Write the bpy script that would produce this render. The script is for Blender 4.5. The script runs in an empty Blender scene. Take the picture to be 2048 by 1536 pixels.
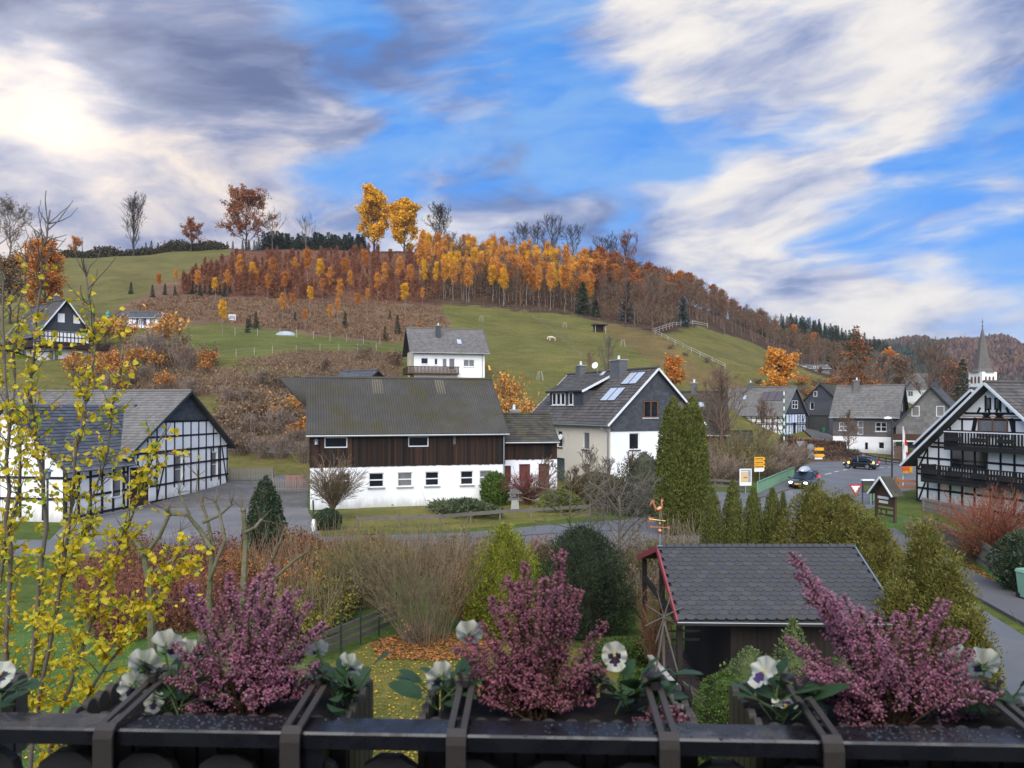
import bpy, math, random
import numpy as np
from mathutils import Vector, Matrix

S = bpy.context.scene
COL = S.collection
rad = math.radians
# ------------------------------------------------------------------ camera
CZ, HZ, F = 7.0, 815.0, 1500.0          # eye height, horizon row, focal length (pixels of the 2048x1536 photo)
cam_d = bpy.data.cameras.new('camera')
cam_d.sensor_width = 36.0
cam_d.lens = 36.0 * F / 2048.0
cam_d.shift_y = (HZ - 768.0) / 2048.0
cam_d.clip_start = 0.1
cam_d.clip_end = 9000.0
cam_d.dof.use_dof = True
cam_d.dof.focus_distance = 45.0
cam_d.dof.aperture_fstop = 7.0
cam = bpy.data.objects.new('camera', cam_d)
COL.objects.link(cam)
cam.location = (0, 0, CZ)
cam.rotation_euler = (rad(90), 0, 0)
S.camera = cam

def W(px, py, Y):
    return Vector(((px - 1024.0) / F * Y, Y, CZ - (py - HZ) / F * Y))
def G(px, py, z=0.0):
    return W(px, py, (CZ - z) * F / (py - HZ))

# ------------------------------------------------------------------ render look
S.view_settings.view_transform = 'Standard'
S.view_settings.look = 'None'
S.view_settings.gamma = 1.0
S.view_settings.exposure = 1.9
S.render.engine = 'CYCLES'
S.cycles.use_denoising = True
S.cycles.max_bounces = 6
S.cycles.diffuse_bounces = 3
S.cycles.glossy_bounces = 3
S.cycles.transmission_bounces = 4
S.cycles.transparent_max_bounces = 4
S.cycles.caustics_reflective = False
S.cycles.caustics_refractive = False

# ------------------------------------------------------------------ node helper
class NT:
    def __init__(self, tree):
        self.t = tree; self.n = tree.nodes; self.l = tree.links
    def new(self, typ, **kw):
        nd = self.n.new(typ)
        for k, v in kw.items(): setattr(nd, k, v)
        return nd
    def set(self, sock, v):
        if isinstance(v, bpy.types.NodeSocket): self.l.new(v, sock)
        elif v is not None:
            if hasattr(sock.default_value, '__len__') and not hasattr(v, '__len__'): sock.default_value = (v,) * len(sock.default_value)
            elif hasattr(v, '__len__') and len(sock.default_value) == 4 and len(v) == 3: sock.default_value = (*v, 1)
            else: sock.default_value = v
    def math(self, op, a, b=None, c=None, clamp=False):
        nd = self.new('ShaderNodeMath', operation=op, use_clamp=clamp)
        self.set(nd.inputs[0], a)
        if b is not None: self.set(nd.inputs[1], b)
        if c is not None: self.set(nd.inputs[2], c)
        return nd.outputs[0]
    def vmath(self, op, a, b=None, out=0):
        nd = self.new('ShaderNodeVectorMath', operation=op)
        self.set(nd.inputs[0], a)
        if b is not None: self.set(nd.inputs[1], b)
        return nd.outputs[out]
    def mix(self, f, a, b, blend='MIX', clamp=False):
        nd = self.new('ShaderNodeMix', data_type='RGBA', blend_type=blend, clamp_result=clamp)
        self.set(nd.inputs[0], f); self.set(nd.inputs[6], a); self.set(nd.inputs[7], b)
        return nd.outputs[2]
    def range(self, v, a, b, c=0.0, d=1.0, kind='SMOOTHSTEP'):
        nd = self.new('ShaderNodeMapRange', interpolation_type=kind)
        self.set(nd.inputs[0], v)
        for i, q in enumerate((a, b, c, d)): nd.inputs[i + 1].default_value = q
        return nd.outputs[0]
    def noise(self, vec, scale, detail=4.0, rough=0.55, dist=0.0, dim='3D'):
        nd = self.new('ShaderNodeTexNoise', noise_dimensions=dim)
        if vec is not None: self.set(nd.inputs['Vector'], vec)
        nd.inputs['Scale'].default_value = scale; nd.inputs['Detail'].default_value = detail
        nd.inputs['Roughness'].default_value = rough; nd.inputs['Distortion'].default_value = dist
        return nd.outputs[0]
    def ramp(self, f, stops):
        nd = self.new('ShaderNodeValToRGB')
        e = nd.color_ramp.elements
        while len(e) < len(stops): e.new(0.5)
        for i, (p, c) in enumerate(stops):
            e[i].position = p; e[i].color = (*c, 1)
        self.set(nd.inputs[0], f)
        return nd.outputs[0]

# ------------------------------------------------------------------ sky and sun
SUN_AZ, SUN_EL = rad(184), rad(42)       # azimuth measured from the viewing direction (+Y), negative = left
wd = bpy.data.worlds.new('World'); S.world = wd; wd.use_nodes = True
nt = NT(wd.node_tree); nt.n.clear()
SKY_STRENGTH = 0.1
geo = nt.new('ShaderNodeTexCoord')
d = nt.vmath('NORMALIZE', geo.outputs['Generated'])
sep = nt.new('ShaderNodeSeparateXYZ'); nt.l.new(d, sep.inputs[0])
dz = nt.math('MAXIMUM', sep.outputs[2], 0.0)
sky = nt.new('ShaderNodeTexSky', sky_type='NISHITA', sun_disc=False)
sky.sun_elevation = SUN_EL; sky.sun_rotation = SUN_AZ
sky.altitude = 300; sky.air_density = 1.0; sky.dust_density = 0.6; sky.ozone_density = 2.5
# cloud layer: billows, a little flattened towards the horizon
den = nt.math('ADD', dz, 0.55)
comb = nt.new('ShaderNodeCombineXYZ')
nt.l.new(nt.math('DIVIDE', sep.outputs[0], den), comb.inputs[0]); nt.l.new(nt.math('DIVIDE', sep.outputs[1], den), comb.inputs[1]); nt.l.new(nt.math('MULTIPLY', dz, 2.2), comb.inputs[2])
rot = nt.new('ShaderNodeVectorRotate', rotation_type='Y_AXIS'); nt.l.new(comb.outputs[0], rot.inputs['Vector']); rot.inputs['Angle'].default_value = rad(24)
P = nt.vmath('MULTIPLY', rot.outputs[0], (1.0, 1.0, 1.5))
warp = nt.new('ShaderNodeTexNoise'); nt.l.new(P, warp.inputs['Vector']); warp.inputs['Scale'].default_value = 2.0; warp.inputs['Detail'].default_value = 3
wv = nt.vmath('MULTIPLY', nt.vmath('SUBTRACT', warp.outputs[1], (0.5, 0.5, 0.5)), (0.35, 0.35, 0.35))
P2 = nt.vmath('ADD', P, wv)
n1 = nt.noise(P2, 3.4, 9, 0.58)
n2 = nt.noise(nt.vmath('ADD', P2, (7.3, 2.1, 0)), 4.4, 9, 0.6)
n3 = nt.noise(nt.vmath('ADD', P2, (1.3, 9.1, 0)), 1.2, 4, 0.5)
blue = nt.mix(1.0, sky.outputs[0], (0.28, 0.40, 0.62), 'MULTIPLY')
blue = nt.mix(0.75, blue, (0.16, 0.84, 2.35))
blue = nt.mix(nt.range(n2, .35, .65, 0, .55), blue, (.9, 1.5, 2.3))
# where this afternoon's cloud banks and blue gaps stand
def dirv(px, py):
    return Vector(((px - 1024) / F, 1.0, (HZ - py) / F)).normalized()
dw = nt.vmath('NORMALIZE', nt.vmath('ADD', d, nt.vmath('MULTIPLY', nt.vmath('SUBTRACT', warp.outputs[1], (0.5, 0.5, 0.5)), (0.34, 0.2, 0.34))))
def blobs(lst):
    tot = None
    for px, py, r, amp in lst:
        v = nt.vmath('DOT_PRODUCT', dw, tuple(dirv(px, py)), out=1)
        m = nt.math('MULTIPLY', nt.range(v, math.cos(r / F), 1.0), amp)
        tot = m if tot is None else nt.math('ADD', tot, m)
    return tot
cov = blobs([(80, 220, 560, .30), (420, 420, 420, .22), (60, 560, 420, .25), (1310, 60, 220, .34), (1800, 70, 330, .30), (1480, 450, 220, .22),
             (1620, 250, 220, .14), (1900, 500, 220, .12), (1800, 650, 330, .22), (950, 330, 200, .12), (660, 260, 160, .14), (1200, 440, 200, .12), (830, 30, 200, .10),
             (720, 330, 170, -.10), (620, 130, 190, -.14), (1010, 190, 300, -.08), (1530, 110, 190, -.16), (1930, 330, 280, -.24), (1720, 400, 190, -.18), (1250, 300, 160, -.16), (2040, 560, 160, -.16), (1180, 180, 150, -.16)])
cval = nt.math('ADD', n1, cov)
dens = nt.range(cval, 0.42, 0.69)
brt = blobs([(85, 190, 180, .5), (120, 330, 420, .12), (1320, 50, 230, .45), (1810, 40, 300, .5), (1500, 420, 260, .3), (1830, 640, 300, .3), (330, 400, 330, .08), (40, 30, 260, -.45), (430, 220, 200, -.5), (700, 60, 160, -.3), (1150, 420, 220, -.4), (1400, 320, 170, -.12), (2000, 90, 200, -.3), (1650, 520, 150, -.15)])
shade = nt.math('ADD', nt.math('ADD', nt.math('MULTIPLY', n2, 2.3), nt.math('MULTIPLY', n3, 0.8)), nt.math('SUBTRACT', brt, 1.10))
ccol = nt.ramp(nt.math('MULTIPLY', shade, 0.6), [(0.0, (.038, .052, .105)), (0.2, (.072, .092, .155)), (0.36, (.145, .155, .195)), (0.54, (.235, .226, .220)), (1.0, (.32, .30, .27))])
ccol = nt.mix(1.0, ccol, (10, 10, 10), 'MULTIPLY')
# warm veil round the hidden sun
glow_dir = dirv(95, 200)
gv = nt.vmath('DOT_PRODUCT', d, tuple(glow_dir), out=1)
glow = nt.math('POWER', nt.math('MAXIMUM', gv, 0.0), 210.0)
ccol = nt.mix(nt.math('MULTIPLY', nt.math('POWER', nt.math('MAXIMUM', gv, 0.0), 14.0), 0.75), ccol, nt.mix(1.0, ccol, (1.16, 1.0, 0.86), 'MULTIPLY'))
col = nt.mix(dens, blue, ccol)
# pale band near the horizon
hz = nt.range(sep.outputs[2], 0.0, 0.16, 0.42, 0.0)
col = nt.mix(hz, col, (2.1, 2.15, 2.2))
col = nt.mix(1.0, col, nt.mix(1.0, nt.mix(glow, (0, 0, 0), (.85, .8, .66)), (1, 1, 1), 'MULTIPLY'), 'ADD')
bg = nt.new('ShaderNodeBackground'); bg.inputs[1].default_value = SKY_STRENGTH
nt.l.new(col, bg.inputs[0])
wo = nt.new('ShaderNodeOutputWorld'); nt.l.new(bg.outputs[0], wo.inputs[0])

sun_d = bpy.data.lights.new('sun', 'SUN'); sun_d.energy = 1.5; sun_d.angle = rad(80); sun_d.color = (1.0, 0.95, 0.87)
sun = bpy.data.objects.new('sun', sun_d); COL.objects.link(sun)
sdir = Vector((math.sin(SUN_AZ) * math.cos(SUN_EL), math.cos(SUN_AZ) * math.cos(SUN_EL), math.sin(SUN_EL)))
sun.rotation_euler = (-sdir).to_track_quat('-Z', 'Y').to_euler()
sun.location = (-40, 20, 60)

# ------------------------------------------------------------------ materials
def lin(r, g=None, b=None):
    if g is None: r, g, b = r
    f = lambda c: (c / 255 / 12.92) if c / 255 <= 0.04045 else ((c / 255 + 0.055) / 1.055) ** 2.4
    return (f(r), f(g), f(b))
MATS = {}
def mat(name, col, rough=0.8, var=0.25, scale=3.0, bump=0.0, bscale=None, metal=0.0, spec=0.3, island=0.0, hue=None, trans=0.0, col2=None, wear=None, stretch=None, coat=0.0, emit=None, splash=False):
    """plain procedural surface: base colour with two scales of noise, optional colour per leaf / tile (island)"""
    if name in MATS: return MATS[name]
    m = bpy.data.materials.new(name); m.use_nodes = True
    t = NT(m.node_tree); t.n.clear()
    out = t.new('ShaderNodeOutputMaterial'); bs = t.new('ShaderNodeBsdfPrincipled')
    tc = t.new('ShaderNodeTexCoord'); vec = tc.outputs['Object']
    if stretch: vec = t.vmath('MULTIPLY', vec, stretch)
    n = t.noise(vec, scale, 5, 0.6)
    nb = t.noise(vec, scale * 0.17, 3, 0.5)
    c = col
    k = t.math('ADD', t.math('MULTIPLY', t.math('SUBTRACT', n, 0.5), var * 2.2), t.math('MULTIPLY', t.math('SUBTRACT', nb, 0.5), var * 1.6))
    if col2 is not None:
        c = t.mix(t.range(t.math('ADD', n, t.math('MULTIPLY', t.math('SUBTRACT', nb, 0.5), 0.8)), 0.35, 0.68), col, col2)
    if island > 0:
        gi = t.new('ShaderNodeNewGeometry').outputs['Random Per Island']
        if hue is not None: c = t.mix(gi, c, hue)
        wn = t.new('ShaderNodeTexWhiteNoise', noise_dimensions='1D'); t.l.new(gi, wn.inputs['W'])
        k = t.math('ADD', k, t.math('MULTIPLY', t.math('SUBTRACT', wn.outputs[0], 0.5), island * 2))
    k = t.math('MAXIMUM', t.math('ADD', k, 1.0), 0.15)
    cm = t.vmath('SCALE', c); t.l.new(k, cm.node.inputs['Scale'])
    c = cm
    if splash:
        sz_ = t.new('ShaderNodeSeparateXYZ'); t.l.new(tc.outputs['Object'], sz_.inputs[0])
        c = t.mix(t.range(t.math('ADD', sz_.outputs[2], t.math('MULTIPLY', t.noise(t.vmath('MULTIPLY', tc.outputs['Object'], (2, 2, .5)), 1.6, 6, .7), 1.3)), .5, 1.5, .55, 0), c, (.20, .19, .16))
    if wear is not None:
        wc, wscale, lo, hi = wear
        c = t.mix(t.range(t.noise(tc.outputs['Object'], wscale, 6, 0.65), lo, hi), c, wc)
    t.set(bs.inputs['Base Color'], c)
    t.set(bs.inputs['Roughness'], t.math('ADD', t.math('MULTIPLY', t.math('SUBTRACT', n, 0.5), 0.2), rough, clamp=True))
    bs.inputs['Metallic'].default_value = metal
    bs.inputs['Specular IOR Level'].default_value = spec
    if coat: bs.inputs['Coat Weight'].default_value = coat; bs.inputs['Coat Roughness'].default_value = 0.08
    if bump:
        b = t.new('ShaderNodeBump'); b.inputs['Strength'].default_value = bump; b.inputs['Distance'].default_value = 0.02
        t.l.new(t.noise(vec, bscale or scale * 4, 5, 0.65), b.inputs['Height']); t.l.new(b.outputs[0], bs.inputs['Normal'])
    if emit: bs.inputs['Emission Color'].default_value = (*emit[0], 1); bs.inputs['Emission Strength'].default_value = emit[1]
    if trans:
        tr = t.new('ShaderNodeBsdfTranslucent'); t.set(tr.inputs[0], c)
        mx = t.new('ShaderNodeMixShader'); mx.inputs[0].default_value = trans
        t.l.new(bs.outputs[0], mx.inputs[1]); t.l.new(tr.outputs[0], mx.inputs[2]); t.l.new(mx.outputs[0], out.inputs[0])
    else: t.l.new(bs.outputs[0], out.inputs[0])
    MATS[name] = m
    return m

# ------------------------------------------------------------------ mesh builder
BOXF = np.array([[0, 3, 2, 1], [4, 5, 6, 7], [0, 1, 5, 4], [1, 2, 6, 5], [2, 3, 7, 6], [3, 0, 4, 7]])
def nrm(a):
    return a / np.maximum(np.linalg.norm(a, axis=-1, keepdims=True), 1e-9)
class MB:
    def __init__(self): self.ch = []; self.n = 0
    def add(self, v, f, m=0):
        v = np.asarray(v, float).reshape(-1, 3); f = np.asarray(f, int)
        if f.ndim == 1: f = f[None, :]
        mi = np.full(len(f), m) if np.isscalar(m) else np.asarray(m)
        self.ch.append((v, f + self.n, mi)); self.n += len(v)
        return self
    def hexa(self, c8, m=0): return self.add(np.array([tuple(p) for p in c8]), BOXF, m)
    def box(self, x0, x1, y0, y1, z0, z1, m=0):
        return self.add([(x0, y0, z0), (x1, y0, z0), (x1, y1, z0), (x0, y1, z0), (x0, y0, z1), (x1, y0, z1), (x1, y1, z1), (x0, y1, z1)], BOXF, m)
    def beam(self, p0, p1, w, h, up=(0, 0, 1), m=0, taper=1.0):
        p0, p1, up = Vector(p0), Vector(p1), Vector(up)
        dd = (p1 - p0).normalized(); s = dd.cross(up)
        if s.length < 1e-4: s = dd.cross(Vector((1, 0, 0)))
        s.normalize(); t = s.cross(dd)
        c = []
        for p, k in ((p0, 1.0), (p1, taper)):
            for a, b in ((-1, -1), (1, -1), (1, 1), (-1, 1)): c.append(p + s * a * w / 2 * k + t * b * h / 2 * k)
        return self.hexa(c, m)
    def poly(self, pts, m=0): return self.add([tuple(p) for p in pts], list(range(len(pts))), m)
    def prism(self, pts, off, m=0):
        """polygon pts extruded by vector off"""
        a = np.array([tuple(p) for p in pts], float); n = len(a); o = np.array(tuple(off), float)
        v = np.vstack([a, a + o])
        self.add(v, list(range(n))[::-1], m); b = self.n - 2 * n
        self.ch.append((np.zeros((0, 3)), np.array([[b + n + i for i in range(n)]]), np.array([m])))
        self.ch.append((np.zeros((0, 3)), np.array([[b + i, b + (i + 1) % n, b + n + (i + 1) % n, b + n + i] for i in range(n)]), np.full(n, m)))
        return self
    def segs(self, P0, P1, R0, R1, n=4, m=0):
        P0 = np.asarray(P0, float); P1 = np.asarray(P1, float)
        if len(P0) == 0: return self
        R0 = np.broadcast_to(np.asarray(R0, float), (len(P0),)); R1 = np.broadcast_to(np.asarray(R1, float), (len(P0),))
        D = nrm(P1 - P0); A = np.where(np.abs(D[:, 2:3]) < 0.9, np.array([[0, 0, 1.0]]), np.array([[1.0, 0, 0]]))
        X = nrm(np.cross(D, A)); Y = np.cross(D, X)
        an = np.arange(n) / n * 2 * np.pi
        ring = X[:, None, :] * np.cos(an)[None, :, None] + Y[:, None, :] * np.sin(an)[None, :, None]
        v = np.concatenate([P0[:, None] + ring * R0[:, None, None], P1[:, None] + ring * R1[:, None, None]], 1).reshape(-1, 3)
        b = (np.arange(len(P0)) * 2 * n)[:, None, None]; i = np.arange(n); j = (i + 1) % n
        f = np.stack([i, j, j + n, i + n], 1)[None] + b
        return self.add(v, f.reshape(-1, 4), m)
    def path(self, pts, r0, r1=None, n=6, m=0):
        p = np.array([tuple(q) for q in pts], float); k = len(p)
        rr = np.linspace(r0, r0 if r1 is None else r1, k)
        T = nrm(np.gradient(p, axis=0)); rings = []
        X = None
        for a in range(k):
            if X is None:
                X = np.cross(T[a], (0, 0, 1.0) if abs(T[a][2]) < .9 else (1.0, 0, 0))
            X = X - T[a] * np.dot(X, T[a]); X = X / (np.linalg.norm(X) + 1e-9); Y = np.cross(T[a], X)
            an = np.arange(n) / n * 2 * np.pi
            rings.append(p[a] + rr[a] * (np.cos(an)[:, None] * X + np.sin(an)[:, None] * Y))
        v = np.vstack(rings); f = []
        for a in range(k - 1):
            for i in range(n): f.append([a * n + i, a * n + (i + 1) % n, (a + 1) * n + (i + 1) % n, (a + 1) * n + i])
        self.add(v, f, m); b = self.n - k * n
        self.ch.append((np.zeros((0, 3)), np.array([[b + i for i in range(n)][::-1], [b + (k - 1) * n + i for i in range(n)]]), np.full(2, m)))
        return self
    def lathe(self, prof, n=12, c=(0, 0, 0), m=0, sx=1, sy=1):
        v = []; k = len(prof)
        for r, z in prof:
            for i in range(n):
                a = i / n * 2 * math.pi; v.append((c[0] + r * math.cos(a) * sx, c[1] + r * math.sin(a) * sy, c[2] + z))
        f = [[a * n + i, a * n + (i + 1) % n, (a + 1) * n + (i + 1) % n, (a + 1) * n + i] for a in range(k - 1) for i in range(n)]
        self.add(v, f, m); b = self.n - k * n
        self.ch.append((np.zeros((0, 3)), np.array([[b + i for i in range(n)][::-1], [b + (k - 1) * n + i for i in range(n)]]), np.full(2, m)))
        return self
    def ball(self, c, r, n=10, k=6, m=0, sx=1, sy=1, sz=1):
        return self.lathe([(max(r * math.sin(math.pi * i / k), 1e-4), -r * math.cos(math.pi * i / k) * sz) for i in range(k + 1)], n, c, m, sx, sy)
    def leaves(self, P, D, L, Wd, rng, m=0, fold=0.25, tri=False):
        """one small folded leaf (4 corners) or triangle per point; D direction of growth"""
        P = np.asarray(P, float); N = len(P)
        if N == 0: return self
        D = nrm(np.asarray(D, float)); L = np.broadcast_to(L, (N,))[:, None]; Wd = np.broadcast_to(Wd, (N,))[:, None]
        R = nrm(rng.normal(size=(N, 3))); X = nrm(np.cross(D, R)); Nn = np.cross(X, D)
        if tri:
            v = np.stack([P - X * Wd * .5, P + X * Wd * .5, P + D * L], 1).reshape(-1, 3)
            return self.add(v, np.arange(3 * N).reshape(N, 3), m)
        mid = P + D * L * .45 - Nn * Wd * fold
        v = np.stack([P, mid + X * Wd * .5 + Nn * Wd * fold, P + D * L, mid - X * Wd * .5 + Nn * Wd * fold], 1).reshape(-1, 3)
        return self.add(v, np.arange(4 * N).reshape(N, 4), m)
    def mesh(self, name, mats, smooth=False):
        me = bpy.data.meshes.new(name)
        v = np.vstack([c[0] for c in self.ch]) if self.ch else np.zeros((0, 3))
        me.vertices.add(len(v)); me.vertices.foreach_set('co', v.astype(np.float32).ravel())
        loops = np.concatenate([c[1].ravel() for c in self.ch]); tot = np.concatenate([np.full(len(c[1]), c[1].shape[1]) for c in self.ch])
        mi = np.concatenate([c[2] for c in self.ch])
        me.loops.add(len(loops)); me.loops.foreach_set('vertex_index', loops.astype(np.int32))
        me.polygons.add(len(tot)); st = np.concatenate([[0], np.cumsum(tot)[:-1]])
        me.polygons.foreach_set('loop_start', st.astype(np.int32)); me.polygons.foreach_set('material_index', mi.astype(np.int32))
        me.polygons.foreach_set('use_smooth', np.full(len(tot), bool(smooth)))
        for q in (mats if isinstance(mats, (list, tuple)) else [mats]): me.materials.append(q)
        me.update(calc_edges=True)
        return me
    def build(self, name, mats, parent=None, loc=None, rz=None, smooth=False):
        return put(name, self.mesh(name, mats, smooth), parent, loc, rz)

def put(name, me, parent=None, loc=None, rz=None, scale=None):
    o = bpy.data.objects.new(name, me); COL.objects.link(o)
    if parent is not None: o.parent = parent
    if loc is not None: o.location = loc
    if rz is not None: o.rotation_euler[2] = rz
    if scale is not None: o.scale = scale if hasattr(scale, '__len__') else (scale,) * 3
    return o
def tag(o, label=None, cat=None, group=None, kind=None):
    if label: o['label'] = label
    if cat: o['category'] = cat
    if group: o['group'] = group
    if kind: o['kind'] = kind
    return o
def thing(name, label, cat, loc=(0, 0, 0), rz=0.0, group=None):
    o = bpy.data.objects.new(name, None); COL.objects.link(o); o.empty_display_size = 0.2
    o.location = loc; o.rotation_euler = (0, 0, rz)
    return tag(o, label, cat, group)
def copy_tree(o, parent=None):
    c = o.copy(); COL.objects.link(c); c.parent = parent
    for ch in list(o.children): copy_tree(ch, c)
    return c
# ================================================================== THE SETTING: terrain, roads, far hills
TP = [-1600, -600, 0, 250, 450, 600, 800, 1000, 1200, 1400, 1600, 1750, 1900, 2100, 2700, 4000]
TZ = {0: [0] * 16, 50: [0] * 16,
 66: [.6, .6, .6, .6, .6, .6, .3, 0, 0, 0, 0, 0, 0, 0, 0, 0],
 80: [5, 5, 5, 5, 4.0, 4.0, 2.5, 1.5, .7, .1, 0, 0, 0, 0, 0, 0],
 100: [12, 12, 12, 11, 11, 10.6, 6.8, 6.3, 5, 1.2, 0, 0, 0, 0, 0, 0],
 120: [17, 17, 17, 16.8, 16.2, 15.8, 10.6, 11.5, 10, 5.0, 1.3, 1.0, .6, .6, .6, .6],
 140: [21, 21, 21, 22, 21, 20.5, 17.6, 16.6, 16.2, 13, 6.5, 3.2, 2, 1.6, 1.6, 1.6],
 160: [26, 26, 26, 27, 26, 25.5, 23.6, 21.8, 20.8, 18.8, 13.6, 8.8, 3, 2.5, 2.5, 2.5],
 180: [31, 31, 32, 33, 32.4, 32, 30, 27.6, 25.8, 24.2, 17, 11.4, 3.5, 2.6, 2.6, 2.6],
 210: [40, 40, 41.5, 42.5, 41.8, 41.2, 39.8, 36, 33, 31, 17, 10, 3.5, 2.6, 2.6, 2.6],
 260: [56, 56, 57, 58, 57.5, 57, 56.5, 54, 50, 40, 23, 13, 4, 3, 3, 3],
 310: [67, 67, 68.5, 69.5, 73.5, 72, 72, 70, 63, 48, 30, 18, 5, 4, 4, 4],
 360: [68, 68, 70, 72, 76, 76, 76, 74, 66, 52, 34, 21, 6, 5, 5, 5],
 450: [64, 64, 68, 70, 75, 75, 75, 72, 66, 53, 36, 23, 7, 6, 6, 6],
 800: [50, 50, 55, 60, 65, 65, 65, 62, 56, 46, 32, 22, 8, 8, 8, 8]}
TY = np.array(sorted(TZ), float)
_px = np.arange(-1600, 4001, 20.0); _yy = np.arange(0, 801, 2.0)
_tab = np.array([[float(q) for q in TZ[int(y)]] for y in TY])
_a = np.array([np.interp(_px, TP, r) for r in _tab])
_g = np.array([np.interp(_yy, TY, _a[:, k]) for k in range(len(_px))]).T
def _blur(a, n, ax):
    k = np.hanning(n + 2)[1:-1]; k /= k.sum()
    pad = [(0, 0), (0, 0)]; pad[ax] = (n // 2, n // 2)
    return np.apply_along_axis(lambda r: np.convolve(r, k, 'valid'), ax, np.pad(a, pad, mode='edge'))
_b = _blur(_blur(_g, 9, 0), 7, 1)
_wf = np.clip((_yy - 55) / 12, 0, 1)[:, None]
_g = _g * (1 - _wf) + _b * _wf
_g[_yy <= 52] = 0
def hz_(x, y):
    x = np.asarray(x, float); y = np.asarray(y, float); ys = np.maximum(y, 8.0)
    u = np.clip((1024 + F * x / ys - _px[0]) / 20.0, 0, len(_px) - 1.001); v = np.clip(y / 2.0, 0, len(_yy) - 1.001)
    i = u.astype(int); j = v.astype(int); fu = u - i; fv = v - j
    z = (_g[j, i] * (1 - fu) + _g[j, i + 1] * fu) * (1 - fv) + (_g[j + 1, i] * (1 - fu) + _g[j + 1, i + 1] * fu) * fv
    w = np.clip((y - 95) / 60, 0, 1)
    z = z + w * (.35 * np.sin(x * .11 + 1.3) * np.cos(y * .09) + .22 * np.sin(x * .27 + y * .21) + .12 * np.sin(x * .7 - y * .5))
    return z
def hz(x, y): return float(hz_(x, y))
_rY = np.arange(40, 700, 0.5)
def gp(px, py, ymin=40):
    """where the line of sight through a pixel meets the terrain"""
    z = hz_((px - 1024) / F * _rY, _rY); pt = HZ - (z - CZ) / _rY * F
    k = np.nonzero((pt <= py) & (_rY >= ymin))[0]
    Y = _rY[k[0]] if len(k) else 330.0
    x = (px - 1024) / F * Y
    return Vector((x, Y, hz(x, Y)))
def at(px, Y):
    x = (px - 1024) / F * Y
    return Vector((x, Y, hz(x, Y)))
def inside(px, py, poly):
    px = np.asarray(px, float); py = np.asarray(py, float); r = np.zeros(px.shape, bool); n = len(poly)
    for i in range(n):
        x0, y0 = poly[i]; x1, y1 = poly[(i + 1) % n]
        c = ((y0 > py) != (y1 > py)) & (px < (x1 - x0) * (py - y0) / ((y1 - y0) if y1 != y0 else 1e-9) + x0)
        r ^= c
    return r

REG = [('yard', [(100, 1090), (131, 1046), (300, 1003), (456, 964), (500, 952), (617, 952), (617, 1025), (640, 1072), (300, 1090)], (.135, .13, .128)),
   # ground cover: polygon in the photograph traced on to the slope, colour
 ('bank', [(150, 690), (420, 690), (470, 722), (600, 700), (800, 706), (800, 790), (600, 800), (620, 900), (440, 900), (440, 790), (150, 800)], (.135, .085, .052)),
 ('verge', [(470, 722), (600, 745), (640, 760), (600, 768), (440, 735), (360, 700)], (.105, .100, .028)),
 ('verge2', [(440, 845), (560, 825), (620, 830), (620, 870), (450, 875)], (.105, .100, .028)),
 ('low_meadow', [(370, 665), (560, 660), (740, 682), (880, 690), (880, 705), (800, 702), (600, 695), (470, 722), (370, 700)], (.104, .112, .030)),
 ('fallow', [(200, 640), (330, 560), (860, 590), (900, 640), (890, 690), (740, 683), (560, 662), (430, 645), (330, 655)], (.15, .094, .055)),
 ('plantation', [(340, 590), (400, 540), (480, 495), (860, 497), (890, 612), (700, 605)], (.125, .060, .038)),
 ('forest_floor', [(840, 604), (1000, 617), (1130, 629), (1230, 648), (1310, 672), (1395, 652), (1500, 683), (1600, 735), (1700, 778), (1800, 760), (1700, 640), (1500, 540), (1300, 470), (840, 440)], (.066, .040, .026)),
 ('rough', [(1180, 640), (1310, 664), (1420, 745), (1580, 800), (1380, 770), (1300, 720)], (.135, .098, .038)),
 ('scrub', [(1560, 775), (1700, 768), (1760, 800), (1700, 830), (1560, 810)], (.11, .072, .036)),
]
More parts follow.
